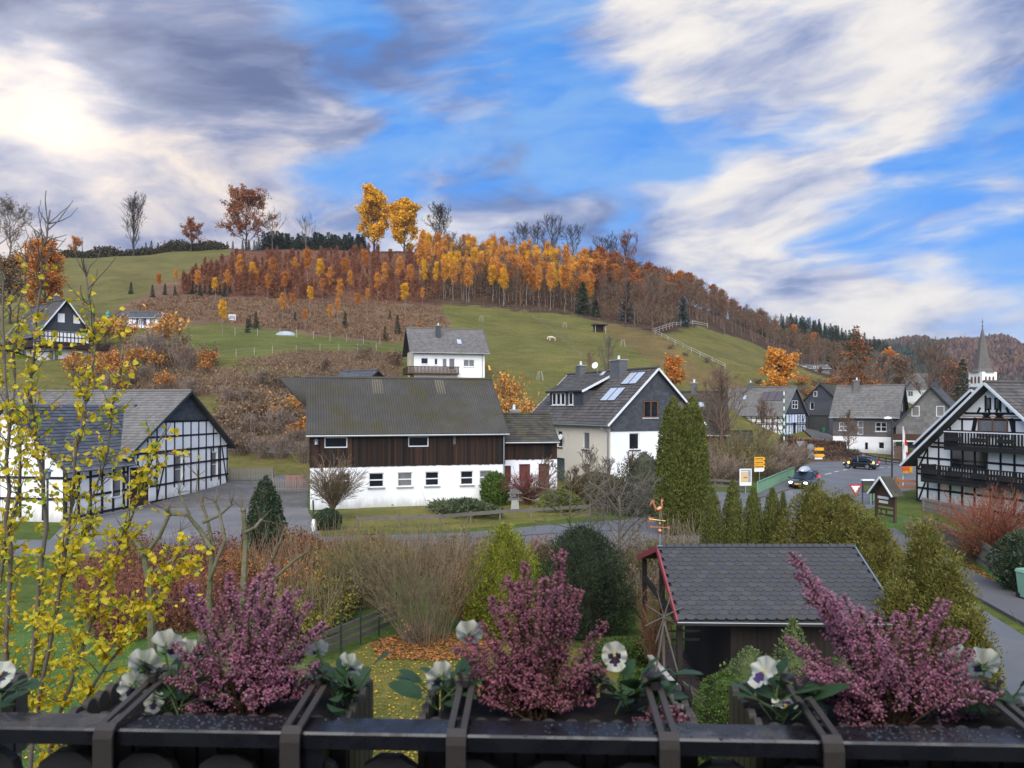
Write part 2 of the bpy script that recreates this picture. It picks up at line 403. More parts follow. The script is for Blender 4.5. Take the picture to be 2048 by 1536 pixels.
def build_terrain():
    cols = np.concatenate([np.arange(-1600, -60, 60.0), np.arange(-60, 2108, 7.0), np.arange(2110, 4001, 60.0)])
    rows = [2.0]
    while rows[-1] < 34: rows.append(rows[-1] + 4.0)
    while rows[-1] < 790: rows.append(rows[-1] * 1.0105)
    rows = np.array(rows)
    PX, YY = np.meshgrid(cols, rows); X = (PX - 1024) / F * YY; Z = hz_(X, YY)
    v = np.stack([X, YY, Z], -1).reshape(-1, 3); nr, nc = PX.shape
    i = np.arange(nr - 1)[:, None] * nc + np.arange(nc - 1)[None]
    f = np.stack([i, i + 1, i + nc + 1, i + nc], -1).reshape(-1, 4)
    mb = MB().add(v, f)
    sk = [(-60, 2, 0), (60, 2, 0), (60, -60, 0), (-60, -60, 0)]
    mb.add(sk, [0, 3, 2, 1])
    me = mb.mesh('terrain', [terrain_mat()], smooth=True)
    PY = HZ - (Z - CZ) / YY * F
    c = np.empty((nr, nc, 3)); c[:] = (.118, .112, .032)
    c[YY < 62] = (.075, .105, .022)
    topm = (PY < 640) & (PX < 480); c[topm] = (.122, .112, .036)
    dry = np.clip((np.sin(X * .05 + YY * .03) + np.sin(X * .023 - YY * .041)) * .25, -.2, .35)[..., None]
    c = c * (1 - np.maximum(dry, 0)) + np.array([.125, .098, .036]) * np.maximum(dry, 0)
    wob = 3.2 * np.sin(X * .9 + YY * .4) + 2.6 * np.sin(X * .37 - YY * .8)
    for nm, poly, cc in REG:
        k = inside(PX + wob * (nm != 'yard'), PY + wob * .5 * (nm != 'yard'), poly) & (YY > (36 if nm == 'yard' else 60))
        c[k] = cc
    a = me.color_attributes.new('cover', 'FLOAT_COLOR', 'POINT')
    full = np.ones((len(v) + 4, 4), np.float32); full[:len(v), :3] = c.reshape(-1, 3); full[len(v):, :3] = (.09, .12, .03)
    a.data.foreach_set('color', full.ravel())
    return tag(put('terrain', me), kind='structure')
def terrain_mat():
    m = bpy.data.materials.new('hillside'); m.use_nodes = True; t = NT(m.node_tree); t.n.clear()
    out = t.new('ShaderNodeOutputMaterial'); bs = t.new('ShaderNodeBsdfPrincipled')
    at_ = t.new('ShaderNodeAttribute', attribute_name='cover'); tc = t.new('ShaderNodeTexCoord').outputs['Object']
    n1 = t.noise(tc, 1.6, 7, .7); n2 = t.noise(tc, .09, 4, .55); n3 = t.noise(t.vmath('MULTIPLY', tc, (.5, 1.6, 1.6)), .33, 5, .6)
    k = t.math('ADD', t.math('MULTIPLY', t.math('SUBTRACT', n1, .5), 1.3), t.math('MULTIPLY', t.math('SUBTRACT', n2, .5), .8))
    k = t.math('ADD', k, t.math('MULTIPLY', t.math('SUBTRACT', n3, .5), .9))
    k = t.math('MAXIMUM', t.math('ADD', k, 1.0), .25)
    c = t.mix(t.range(n2, .45, .7, 0, .45), at_.outputs[0], t.mix(.5, at_.outputs[0], (.15, .11, .04)))
    cm = t.vmath('SCALE', c); t.l.new(k, cm.node.inputs['Scale'])
    t.set(bs.inputs['Base Color'], cm); bs.inputs['Roughness'].default_value = .95; bs.inputs['Specular IOR Level'].default_value = .1
    b = t.new('ShaderNodeBump'); b.inputs['Strength'].default_value = .9; b.inputs['Distance'].default_value = .25
    t.l.new(t.noise(tc, 1.7, 5, .7), b.inputs['Height']); t.l.new(b.outputs[0], bs.inputs['Normal'])
    t.l.new(bs.outputs[0], out.inputs[0]); return m
build_terrain()

def asphalt_mat(name, c, wet=.5):
    m = bpy.data.materials.new(name); m.use_nodes = True; t = NT(m.node_tree); t.n.clear()
    out = t.new('ShaderNodeOutputMaterial'); bs = t.new('ShaderNodeBsdfPrincipled'); tc = t.new('ShaderNodeTexCoord').outputs['Object']
    n = t.noise(tc, 60, 3, .7); nb = t.noise(tc, .35, 5, .6)
    k = t.math('ADD', t.math('ADD', t.math('MULTIPLY', n, .35), t.math('MULTIPLY', nb, .9)), .38)
    cm = t.vmath('SCALE', c); t.l.new(k, cm.node.inputs['Scale']); t.set(bs.inputs['Base Color'], cm)
    t.set(bs.inputs['Roughness'], t.range(t.noise(tc, .22, 4, .6), .35, .65, .78 - wet * .45, .8)); bs.inputs['Specular IOR Level'].default_value = .4
    b = t.new('ShaderNodeBump'); b.inputs['Strength'].default_value = .15; b.inputs['Distance'].default_value = .01
    t.l.new(n, b.inputs['Height']); t.l.new(b.outputs[0], bs.inputs['Normal']); t.l.new(bs.outputs[0], out.inputs[0]); return m
M_ASPH = asphalt_mat('wet_asphalt', (.125, .125, .13))
M_PAVE = asphalt_mat('pavement_asphalt', (.105, .10, .10), .3)
M_YARD = asphalt_mat('yard_asphalt', (.15, .145, .142), .35)
def sheet(name, pts, m, z=.02, drape=False, kind='structure'):
    p = [Vector(q) for q in pts]
    mb = MB()
    if not drape: mb.prism([(q.x, q.y, z - .3) for q in p], (0, 0, .3))
    else:
        n = len(p) // 2
        v = []; 
        for q in p: v.append((q.x, q.y, hz(q.x, q.y) + z))
        mb.add(v, [[i, i + 1, 2 * n - 2 - i, 2 * n - 1 - i] for i in range(n - 1)])
    return tag(mb.build(name, m), kind=kind)
def gpoly(*pp): return [G(*q) for q in pp]
def strip(center, width, n=12):
    """left + right edges of a ribbon through centre points, smoothed"""
    c = [Vector((x, y, 0)) for x, y in center]; pts = []
    for i in range(len(c) - 1):
        p0, p1, p2, p3 = c[max(i - 1, 0)], c[i], c[i + 1], c[min(i + 2, len(c) - 1)]
        for k in range(n):
            t = k / n
            pts.append(.5 * ((2 * p1) + (p2 - p0) * t + (2 * p0 - 5 * p1 + 4 * p2 - p3) * t * t + (3 * p1 - p0 - 3 * p2 + p3) * t ** 3))
    pts.append(c[-1]); L = []; R = []
    for i, q in enumerate(pts):
        dd = (pts[min(i + 1, len(pts) - 1)] - pts[max(i - 1, 0)]).normalized(); s = Vector((-dd.y, dd.x, 0))
        L.append(q + s * width / 2); R.append(q - s * width / 2)
    return L, R
# village street past the barn, the junction, the lane beside the garden
sheet('street', gpoly((-900, 1112), (200, 1112), (640, 1102), (1300, 1102), (1500, 1085), (1560, 1060), (1560, 985), (1510, 988), (1400, 990), (1330, 1010), (1250, 1040), (1100, 1050), (930, 1066), (640, 1074), (200, 1080), (-900, 1085)), M_ASPH, .020)
sheet('yard', gpoly((100, 1080), (131, 1048), (300, 1005), (456, 972), (500, 968), (612, 968), (617, 1025), (640, 1062), (640, 1072), (300, 1078)), M_YARD, .016)
sheet('junction', [G(1400, 985), G(1510, 983), G(1570, 975), G(1640, 948), G(1605, 940), G(1580, 922), G(1700, 920), G(1860, 925), G(2150, 930), G(2150, 960), G(1900, 965), G(1800, 985), G(1745, 1015), G(1700, 1040), G(1560, 1060), G(1470, 1050), G(1400, 1010)], M_ASPH, .024)
_L, _R = strip([(10.5, 8), (11.6, 17), (13.4, 26), (15.2, 37), (18.2, 48), (22.5, 60)], 5.6)
sheet('lane', _L + _R[::-1], M_ASPH, .028, drape=True)
_L, _R = strip([(15.0, 10), (16.6, 20), (17.9, 28), (19.5, 37), (21.0, 43)], 1.7)
mbp = MB()
for i in range(len(_L) - 1):
    mbp.hexa([(*_R[i][:2], -.1), (*_L[i][:2], -.1), (*_L[i + 1][:2], -.1), (*_R[i + 1][:2], -.1), (*_R[i][:2], .12), (*_L[i][:2], .12), (*_L[i + 1][:2], .12), (*_R[i + 1][:2], .12)])
tag(mbp.build('pavement', M_PAVE), kind='structure')
mbs = MB()
rd = [(1625, 128), (1665, 118), (1700, 108), (1740, 99), (1800, 92)]
vv = []
for q, Y in rd:
    c = at(q, Y); vv.append((c.x - 2.2, c.y - .8, hz(c.x - 2.2, c.y - .8) + .06)); vv.append((c.x + 2.2, c.y + .8, hz(c.x + 2.2, c.y + .8) + .06))
mbs.add(vv, [[2 * i, 2 * i + 1, 2 * i + 3, 2 * i + 2] for i in range(len(rd) - 1)])
tag(mbs.build('hill_road', M_PAVE), kind='structure')
M_PAINT = mat('road_paint', (.62, .62, .60), .6, .2, 8)
mk = MB()
for a, b in (((1650, 949.5), (1663, 946.5)), ((1668, 944.5), (1678, 942.5)), ((1686, 941), (1694, 939.5)), ((1700, 938.5), (1707, 937.5)), ((1760, 936), (1768, 935.3)), ((1775, 935), (1784, 934.5))):
    p, q = G(*a), G(*b); s = (q - p).normalized().cross(Vector((0, 0, 1))) * .09
    mk.add([(p.x - s.x, p.y - s.y, .030), (p.x + s.x, p.y + s.y, .030), (q.x + s.x, q.y + s.y, .030), (q.x - s.x, q.y - s.y, .030)], [0, 1, 2, 3])
tag(mk.build('lane_marking', M_PAINT), kind='structure')
# road behind the left barn
rb = MB(); vv = []
for q, Y in ((380, 77), (470, 76), (560, 75), (640, 75)):
    c = at(q, Y); vv += [(c.x, c.y - 1.6, hz(c.x, c.y - 1.6) + .08), (c.x, c.y + 1.6, hz(c.x, c.y + 1.6) + .08)]
rb.add(vv, [[2 * i, 2 * i + 2, 2 * i + 3, 2 * i + 1] for i in range(3)])
tag(rb.build('back_road', M_PAVE), kind='structure')
# garden path of brick
M_PATHB = mat('path_brick', (.15, .11, .09), .9, .3, 9, .4, island=.3)
pa, pb = G(1300, 1290), G(1420, 1470)
pth = thing('garden_path', None, None); tag(pth, kind='structure')
pm = MB().box(-.095, .095, -.045, .045, -.03, .03).mesh('brick', M_PATHB)
ax = (pb - pa); Lp = ax.length; ax.normalize(); sx = Vector((-ax.y, ax.x, 0)); rr = random.Random(3)
tag(MB().hexa([pa + sx * .62 + Vector((0, 0, -.2)), pa - sx * .62 + Vector((0, 0, -.2)), pb - sx * .62 + Vector((0, 0, -.2)), pb + sx * .62 + Vector((0, 0, -.2)), pa + sx * .62 + Vector((0, 0, .025)), pa - sx * .62 + Vector((0, 0, .025)), pb - sx * .62 + Vector((0, 0, .025)), pb + sx * .62 + Vector((0, 0, .025))]).build('path_bed', mat('path_sand', (.10, .085, .07), .95, .3, 6), pth))
kb = 0
for i in range(int(Lp / .105)):
    for j in range(6):
        q = pa + ax * (i + .5) * .105 + sx * ((j - 2.5) * .205 + (.1 if i % 2 else 0) - .05); kb += 1
        if kb > 300: break
        put('brick', pm, pth, (q.x, q.y, .03 + rr.uniform(-.006, .006)), math.atan2(sx.y, sx.x) + rr.uniform(-.03, .03))

# far wooded ridge across the valley and the nearer spruce hill
def ridge(name, prof, depth, y0, m, seed, zb=-5, n=260, amp=4.0):
    rng = np.random.default_rng(seed)
    px = np.linspace(prof[0][0], prof[-1][0], n); top = np.interp(px, [p[0] for p in prof], [p[1] for p in prof])
    rows = 26; v = []
    ph = rng.uniform(0, 6, 8)
    for r in range(rows):
        t = r / (rows - 1); Y = y0 + depth * t
        X = (px - 1024) / F * Y
        zt = CZ - (top - HZ) / F * (y0 + depth)
        prf = np.sin(t * math.pi / 2) ** .9
        wob = amp * (np.sin(px * .031 + ph[0] + t * 5) + np.sin(px * .013 + ph[1] - t * 3) + .6 * np.sin(px * .07 + t * 9 + ph[2])) * t * (1 - t) * 2
        v.append(np.stack([X, np.full(n, Y), zb + (zt - zb) * prf + wob], 1))
    v = np.vstack(v); i = np.arange(rows - 1)[:, None] * n + np.arange(n - 1)[None]
    f = np.stack([i, i + 1, i + n + 1, i + n], -1).reshape(-1, 4)
    o = tag(MB().add(v, f).build(name, m, smooth=True), kind='structure')
    return v.reshape(rows, n, 3), o
M_FARHILL = mat('far_forest_floor', (.060, .042, .034), .95, .5, .01, col2=(.045, .040, .030))
v1, _ = ridge('distant_hill', [(1380, 735), (1500, 715), (1650, 702), (1750, 698), (1850, 694), (1930, 700), (2048, 708), (2200, 722), (2600, 750)], 700, 750, M_FARHILL, 4, zb=-3, amp=14)
v2, _ = ridge('spruce_hill', [(1400, 640), (1560, 655), (1620, 662), (1700, 684), (1760, 706), (1800, 740), (1830, 790), (1850, 830)], 160, 330, mat('spruce_floor', (.03, .032, .02), .95, .4, .05), 5, zb=-3, n=120, amp=1.5)
# woods on them: too many and too far to tell apart
def far_wood(name, V, m, n, seed, hr, wr, pick=None, label=None):
    rng = np.random.default_rng(seed); R, N, _ = V.shape
    a = rng.uniform(0, R - 1.01, n); b = rng.uniform(0, N - 1.01, n)
    i = a.astype(int); j = b.astype(int); fa = (a - i)[:, None]; fb = (b - j)[:, None]
    p = (V[i, j] * (1 - fa) + V[i + 1, j] * fa) * (1 - fb) + (V[i, j + 1] * (1 - fa) + V[i + 1, j + 1] * fa) * fb
    if pick is not None: p = p[pick(p)]
    n = len(p); h = rng.uniform(*hr, n); w = rng.uniform(*wr, n); ang = rng.uniform(0, 6.28, n)
    v = []; k = 4
    for lev, (rr_, hh) in enumerate(((.6, .15), (1.0, .5), (.08, 1.0))):
        for q in range(k):
            an = ang + q * 2 * math.pi / k + lev * .5; jit = rng.uniform(.75, 1.2, n)
            v.append(np.stack([p[:, 0] + np.cos(an) * w * rr_ * jit, p[:, 1] + np.sin(an) * w * rr_ * jit, p[:, 2] + h * hh * rng.uniform(.93, 1.07, n)], 1))
    v = np.stack(v, 1)
    f = np.array([[l * k + q, l * k + (q + 1) % k, (l + 1) * k + (q + 1) % k, (l + 1) * k + q] for l in range(2) for q in range(k)])
    F_ = (f[None] + (np.arange(n) * 3 * k)[:, None, None]).reshape(-1, 4)
    o = MB().add(v.reshape(-1, 3), F_).build(name, m)
    return tag(o, label, 'wood', kind='stuff')
pxof = lambda p: 1024 + F * p[:, 0] / p[:, 1]
pyof = lambda p: HZ - (p[:, 2] - CZ) / p[:, 1] * F
M_FW1 = mat('far_broadleaf', (.085, .055, .048), .95, .3, .01, island=.5, hue=(.115, .062, .040))
M_FW2 = mat('far_conifer', (.022, .032, .024), .95, .3, .01, island=.4, hue=(.035, .045, .025))
M_FW3 = mat('far_larch', (.24, .11, .02), .95, .3, .01, island=.4, hue=(.15, .075, .02))
def band(p): return np.sin(p[:, 0] * .011 + p[:, 1] * .006) + .7 * np.sin(p[:, 0] * .023 - p[:, 1] * .013)
far_wood('far_broadleaf_wood', v1, M_FW1, 15000, 1, (8, 14), (2.2, 4.2), lambda p: band(p) > -.45, 'brown bare broadleaf wood covering the far ridge behind the church')
far_wood('far_conifer_wood', v1, M_FW2, 9000, 2, (10, 16), (2, 3.5), lambda p: band(p) < -.1, 'dark conifer stands in bands on the far ridge behind the church')
far_wood('far_golden_wood', v1, M_FW3, 2600, 3, (8, 13), (2, 4), lambda p: (band(p) > .9) | ((pxof(p) > 1690) & (pxof(p) < 1790) & (pyof(p) > 700) & (pyof(p) < 735)), 'golden orange larches sprinkled over the far ridge')

sm_ = MB()
for pts in (((640, 1086), (930, 1080), (1100, 1068), (1260, 1060)), ((1440, 1010), (1540, 1018), (1600, 1012)), ((1690, 975), (1780, 955), (1860, 945)), ((1480, 1045), (1560, 1030), (1640, 1000))):
    q = [G(*p) for p in pts]
    for a, b in zip(q, q[1:]):
        s = (b - a).normalized().cross(Vector((0, 0, 1))) * .05; sm_.add([(a.x - s.x, a.y - s.y, .031), (a.x + s.x, a.y + s.y, .031), (b.x + s.x, b.y + s.y, .031), (b.x - s.x, b.y - s.y, .031)], [0, 1, 2, 3])
tag(sm_.build('tar_seam', mat('tar', (.02, .02, .02), .5, .2, 6)), kind='structure')
# ================================================================== VEGETATION
M_BARK = mat('bark_grey', (.125, .105, .085), .95, .4, 6, .6)
M_BARKD = mat('bark_dark', (.05, .042, .036), .95, .4, 6, .6)
M_BARKB = mat('bark_brown', (.15, .098, .07), .95, .4, 5, .4)
M_BIRCH = mat('bark_birch', (.24, .22, .19), .85, .5, 2.5, wear=((.05, .045, .04), 5, .58, .66))
M_MOSSB = mat('bark_mossy', (.10, .105, .045), .95, .45, 5, .6, col2=(.13, .11, .075))
M_GOLD = mat('leaf_birch_gold', (.76, .37, .068), .7, .2, .4, island=.4, hue=(.60, .26, .05), trans=.35)
M_ORNG = mat('leaf_orange', (.68, .29, .06), .7, .2, .4, island=.4, hue=(.42, .14, .025), trans=.3)
M_YELL = mat('leaf_yellow', (.88, .50, .035), .7, .2, .4, island=.4, hue=(.66, .36, .025), trans=.35)
M_RUST = mat('leaf_rust', (.25, .085, .035), .8, .2, .4, island=.45, hue=(.36, .13, .04), trans=.2)
M_BEECH = mat('leaf_beech', (.21, .082, .045), .8, .25, .3, island=.5, hue=(.30, .12, .055), trans=.2)
M_BROWN = mat('leaf_brown', (.23, .145, .085), .85, .25, .3, island=.5, hue=(.20, .12, .05), trans=.15)
M_SPRUCE = mat('needle_spruce', (.028, .040, .022), .8, .25, .5, island=.4, hue=(.045, .06, .03), trans=.1)
M_BLUESP = mat('needle_blue_spruce', (.055, .075, .070), .8, .25, .5, island=.4, hue=(.09, .11, .10), trans=.1)
M_LARCH = mat('needle_larch', (.30, .125, .045), .8, .25, .5, island=.4, hue=(.20, .08, .03), trans=.2)
M_THUJA = mat('leaf_thuja', (.085, .125, .025), .8, .25, 1.5, island=.45, hue=(.16, .145, .030), trans=.2)
M_THUJAG = mat('leaf_thuja_gold', (.115, .135, .028), .8, .25, 1.2, island=.45, hue=(.22, .175, .035), trans=.25)
M_LIME = mat('leaf_lime_thuja', (.15, .205, .022), .75, .2, 1.2, island=.45, hue=(.32, .30, .03), trans=.3)
M_YEW = mat('needle_yew', (.020, .034, .018), .8, .25, 1.2, island=.45, hue=(.042, .060, .022), trans=.1)
M_BOX = mat('leaf_box', (.055, .10, .018), .75, .25, 1.5, island=.4, hue=(.10, .15, .025), trans=.2)
M_HOLLY = mat('leaf_holly', (.030, .050, .026), .5, .25, 1.5, island=.4, hue=(.05, .075, .03), trans=.1)
M_GREENL = mat('leaf_green', (.10, .15, .05), .6, .25, 1.5, island=.4, hue=(.17, .21, .07), trans=.3)
M_TWIG = mat('twig_tan', (.15, .112, .07), .9, .35, 2, island=.3)
M_TWIGR = mat('twig_red', (.16, .055, .048), .85, .35, 2, island=.3)
M_TWIGG = mat('twig_olive', (.15, .125, .055), .9, .35, 2, island=.3)
M_TWIGD = mat('twig_grey_brown', (.20, .15, .115), .9, .35, 2, island=.3)

def rnd_dir(rng, n): return nrm(rng.normal(size=(n, 3)))
def skeleton(seed, H, r0, start=.25, n1=16, ang=48, l1=.36, n2=5, n3=4, shape='round', wob=.03, up=.35, l2=.42, l3=.45, lean=0.0, forks=1):
    """trunk, limbs, boughs and twigs as straight pieces; returns pieces (P0,P1,R0,R1) by level and twig ends"""
    rng = np.random.default_rng(seed); T = [[], [], [], []]; tips = []
    tr = [np.zeros(3)]
    for k in range(1, 9):
        q = np.array([rng.normal() * wob * H * .35 + lean * H * (k / 8) ** 1.5, rng.normal() * wob * H * .35, H * k / 8]); tr.append(q)
    tr = np.array(tr); tr[1, :2] *= .3
    tz = np.linspace(0, 1, 9); rad_ = r0 * (1 - tz) ** .8 + r0 * .05; rad_[0] *= 1.35
    for k in range(8): T[0].append((tr[k], tr[k + 1], rad_[k], rad_[k + 1]))
    def poly(p, dd, L, r, n, lvl, bend):
        pts = [p]; d_ = dd.copy()
        for k in range(n):
            d_ = d_ + rng.normal(size=3) * .16; d_[2] += bend; d_ /= np.linalg.norm(d_)
            q = pts[-1] + d_ * L / n; T[lvl].append((pts[-1], q, r * (1 - k / n * .75), r * (1 - (k + 1) / n * .75))); pts.append(q)
        return np.array(pts), d_
    for i in range(n1):
        t = start + (1 - start) * ((i + rng.uniform(0, .8)) / n1) ** .9; t = min(t, .985)
        k = min(int(t * 8), 7); p = tr[k] + (tr[k + 1] - tr[k]) * (t * 8 - k)
        s = (t - start) / (1 - start)
        sh = {'round': .45 + .9 * math.sin(math.pi * min(s * .82 + .16, 1)), 'cone': 1.25 - s * 1.05, 'vase': .7 + .5 * s, 'egg': .55 + .7 * math.sin(math.pi * (s * .9 + .1)) * (1 - .35 * s), 'birch': .35 + .55 * math.sin(math.pi * (s * .85 + .08))}[shape]
        az = i * 2.399 + rng.uniform(-.5, .5); a_ = rad(ang + rng.normal() * 9 - 22 * s)
        dd = np.array([math.cos(az) * math.sin(a_), math.sin(az) * math.sin(a_), math.cos(a_)])
        L = H * l1 * sh * rng.uniform(.8, 1.15)
        r = max(r0 * .42 * (1 - t) ** .5 + r0 * .05, .012)
        pts, de = poly(p, dd, L, r, 4, 1, up * .35)
        for j in range(n2):
            tt = rng.uniform(.25, 1); kk = min(int(tt * 4), 3); q = pts[kk] + (pts[kk + 1] - pts[kk]) * (tt * 4 - kk)
            d2 = nrm(de * .7 + rnd_dir(rng, 1)[0] * .8 + np.array([0, 0, up * .6])); L2 = L * l2 * rng.uniform(.6, 1.2) * (1.15 - .5 * tt)
            p2, de2 = poly(q, d2, L2, r * .42, 3, 2, up * .2)
            tips.append((p2[-1], de2))
            for m_ in range(n3):
                tt2 = rng.uniform(.2, 1); k2 = min(int(tt2 * 3), 2); q2 = p2[k2] + (p2[k2 + 1] - p2[k2]) * (tt2 * 3 - k2)
                d3 = nrm(de2 * .8 + rnd_dir(rng, 1)[0] * .8 + np.array([0, 0, up * .5])); L3 = L2 * l3 * rng.uniform(.6, 1.3)
                p3, de3 = poly(q2, d3, L3, r * .17, 2, 3, up * .2); tips.append((p3[-1], de3)); tips.append((p3[1], de3))
    return T, np.array([t[0] for t in tips]), np.array([t[1] for t in tips])
def add_skel(mb, T, m=0, minr=(0, 0, 0, 0), sides=(7, 5, 3, 3), levels=(0, 1, 2, 3)):
    for l in levels:
        if not T[l]: continue
        P0 = np.array([s[0] for s in T[l]]); P1 = np.array([s[1] for s in T[l]]); R0 = np.maximum([s[2] for s in T[l]], minr[l]); R1 = np.maximum([s[3] for s in T[l]], minr[l])
        mb.segs(P0, P1, R0, R1, sides[l], m)
    return mb
def scatter_leaves(mb, rng, P, D, per, spread, L, Wd, m, droop=.3):
    Q = np.repeat(P, per, 0) + rng.normal(size=(len(P) * per, 3)) * spread
    E = nrm(np.repeat(D, per, 0) * .5 + rnd_dir(rng, len(Q)) * .9 + np.array([0, 0, -droop]))
    mb.leaves(Q, E, rng.uniform(.7, 1.3, len(Q)) * L, rng.uniform(.7, 1.3, len(Q)) * Wd, rng, m)
    return mb
def tree_mesh(name, seed, H, r0, bark, leaf=None, per=3, spread=.25, L=.3, Wd=.22, minr=(.02, .02, .012, .008), keep=1.0, **kw):
    """one-piece far tree: bark slot 0, leaf slot 1"""
    T, P, D = skeleton(seed, H, r0, **kw); mb = add_skel(MB(), T, 0, minr); rng = np.random.default_rng(seed + 99)
    if leaf is not None:
        k = rng.random(len(P)) < keep; scatter_leaves(mb, rng, P[k], D[k], per, spread, L, Wd, 1)
    return mb.mesh(name, [bark] + ([leaf] if leaf else []))
def conifer(seed, H, Rb, m_leaf, m_bark, tiers=22, per=13, sp=.9, L=.5, Wd=.12, droop=.35, power=.9, start=.04, ragged=.25, split=False, name='spruce_tree'):
    rng = np.random.default_rng(seed); mb = MB(); tk = MB()
    tk.segs([(0, 0, 0)], [(0, 0, H * .98)], [H * .018], [.01], 6, 0)
    P0, P1, R = [], [], []; LP, LD = [], []
    for i in range(tiers):
        t = start + (1 - start) * (i + rng.uniform(0, .6)) / tiers; rr_ = Rb * (1 - t) ** power + .06
        n = max(4, int(per * (1 - .5 * t)))
        for k in range(n):
            az = rng.uniform(0, 6.283); L_ = rr_ * rng.uniform(1 - ragged * 1.6, 1 + ragged * .5)
            a = np.array([0, 0, t * H]); e = np.array([math.cos(az) * L_, math.sin(az) * L_, t * H - droop * L_ * rng.uniform(.6, 1.3) + .15 * L_])
            mid = (a + e) / 2 + np.array([0, 0, .10 * L_]); P0 += [a, mid]; P1 += [mid, e]; R += [.012 + .01 * rr_, .01]
            ns = max(4, int(L_ / max(L * .35, .05) * sp))
            s = rng.uniform(.15, 1, ns)[:, None]
            q = np.where(s < .5, a + (mid - a) * s * 2, mid + (e - mid) * (s - .5) * 2)
            LP.append(q); out = nrm((e - mid)[None] + rng.normal(size=(ns, 3)) * np.linalg.norm(e - mid) * .55 - np.array([[0, 0, droop * .5 * L_]])); LD.append(out)
    LP = np.vstack(LP); LD = np.vstack(LD)
    tk.segs(P0, P1, R, np.array(R) * .7, 3, 0)
    tgt = mb if split else tk
    tgt.leaves(LP, LD, rng.uniform(.6, 1.25, len(LP)) * L, rng.uniform(.7, 1.3, len(LP)) * Wd, rng, 0 if split else 1, .15)
    if split: return tk.mesh('trunk', [m_bark]), mb.mesh('crown', [m_leaf])
    return tk.mesh(name, [m_bark, m_leaf])
def clump_cloud(rng, n, fr, L, Wd, upb, lumps=0, amp=.12, thick=.35, tri=False, m=0, mb=None):
    """leaf sprays spread through the outer shell of a body of revolution; fr(t)->(radius, z)"""
    t = rng.uniform(0, 1, n); az = rng.uniform(0, 6.283, n)
    R, Z = fr(t); ph = rng.uniform(0, 6, 6)
    lump = 1 + amp * (np.sin(az * 3 + Z * 2.1 + ph[0]) * .5 + np.sin(az * 5 - Z * 3.7 + ph[1]) * .35 + np.sin(az * 9 + Z * 6 + ph[2]) * .3) + (amp * .8 * np.sin(az * 2 + Z * 1.1 + ph[3]))
    depth = 1 - thick * rng.random(n) ** 2.2
    r = R * lump * depth
    P = np.stack([np.cos(az) * r, np.sin(az) * r, Z], 1)
    D = nrm(np.stack([np.cos(az), np.sin(az), np.zeros(n)], 1) * (1 - upb) + np.array([0, 0, upb]) + rng.normal(size=(n, 3)) * .45)
    mb = mb or MB()
    mb.leaves(P, D, rng.uniform(.55, 1.35, n) * L, rng.uniform(.7, 1.3, n) * Wd, rng, m, .2, tri)
    return mb
def evergreen(name, label, cat, loc, prof, n, L, Wd, m_leaf, seed, upb=.5, amp=.12, thick=.4, trunk=.06, group=None, m_core=None, extra=None, sx=1, sy=1):
    """clipped or bushy evergreen: crown of leaf sprays over a dark inner core, plus trunk. prof: [(radius, z)]"""
    rng = np.random.default_rng(seed); o = thing(name, label, cat, loc, rng.uniform(0, 6.28), group)
    pr = np.array(prof, float); seg = np.concatenate([[0], np.cumsum(np.hypot(*np.diff(pr, axis=0).T) * (np.minimum(pr[1:, 0], pr[:-1, 0]) + .12))]); seg /= seg[-1]
    fr = lambda t: (np.interp(t, seg, pr[:, 0]), np.interp(t, seg, pr[:, 1]))
    mb = clump_cloud(rng, n, fr, L, Wd, upb, amp=amp, thick=thick)
    if extra: extra(mb, rng)
    crown = mb.build('crown', [m_leaf], o)
    # inner twigs so that no light shines straight through the middle
    k = max(220, n // 12); t = rng.uniform(0, 1, k); R, Z = fr(t); az = rng.uniform(0, 6.283, k); top = pr[:, 1].max()
    b = np.stack([np.cos(az) * .04, np.sin(az) * .04, np.clip(Z - R * .7, .03, None)], 1); e = np.stack([np.cos(az) * R * .8, np.sin(az) * R * .8, Z], 1)
    MB().segs(b, e, .018, .008, 3).segs([(0, 0, -.1)], [(0, 0, top * .9)], [trunk], [trunk * .3], 7).build('trunk', [M_BARKD], o)
    co = MB(); co.lathe([(max(r * .62, .01), z) for r, z in prof], 12); co.build('inner_foliage', [m_core or m_leaf], crown)
    if sx != 1 or sy != 1: o.scale = (sx, sy, 1); o.rotation_euler[2] = 0
    return o
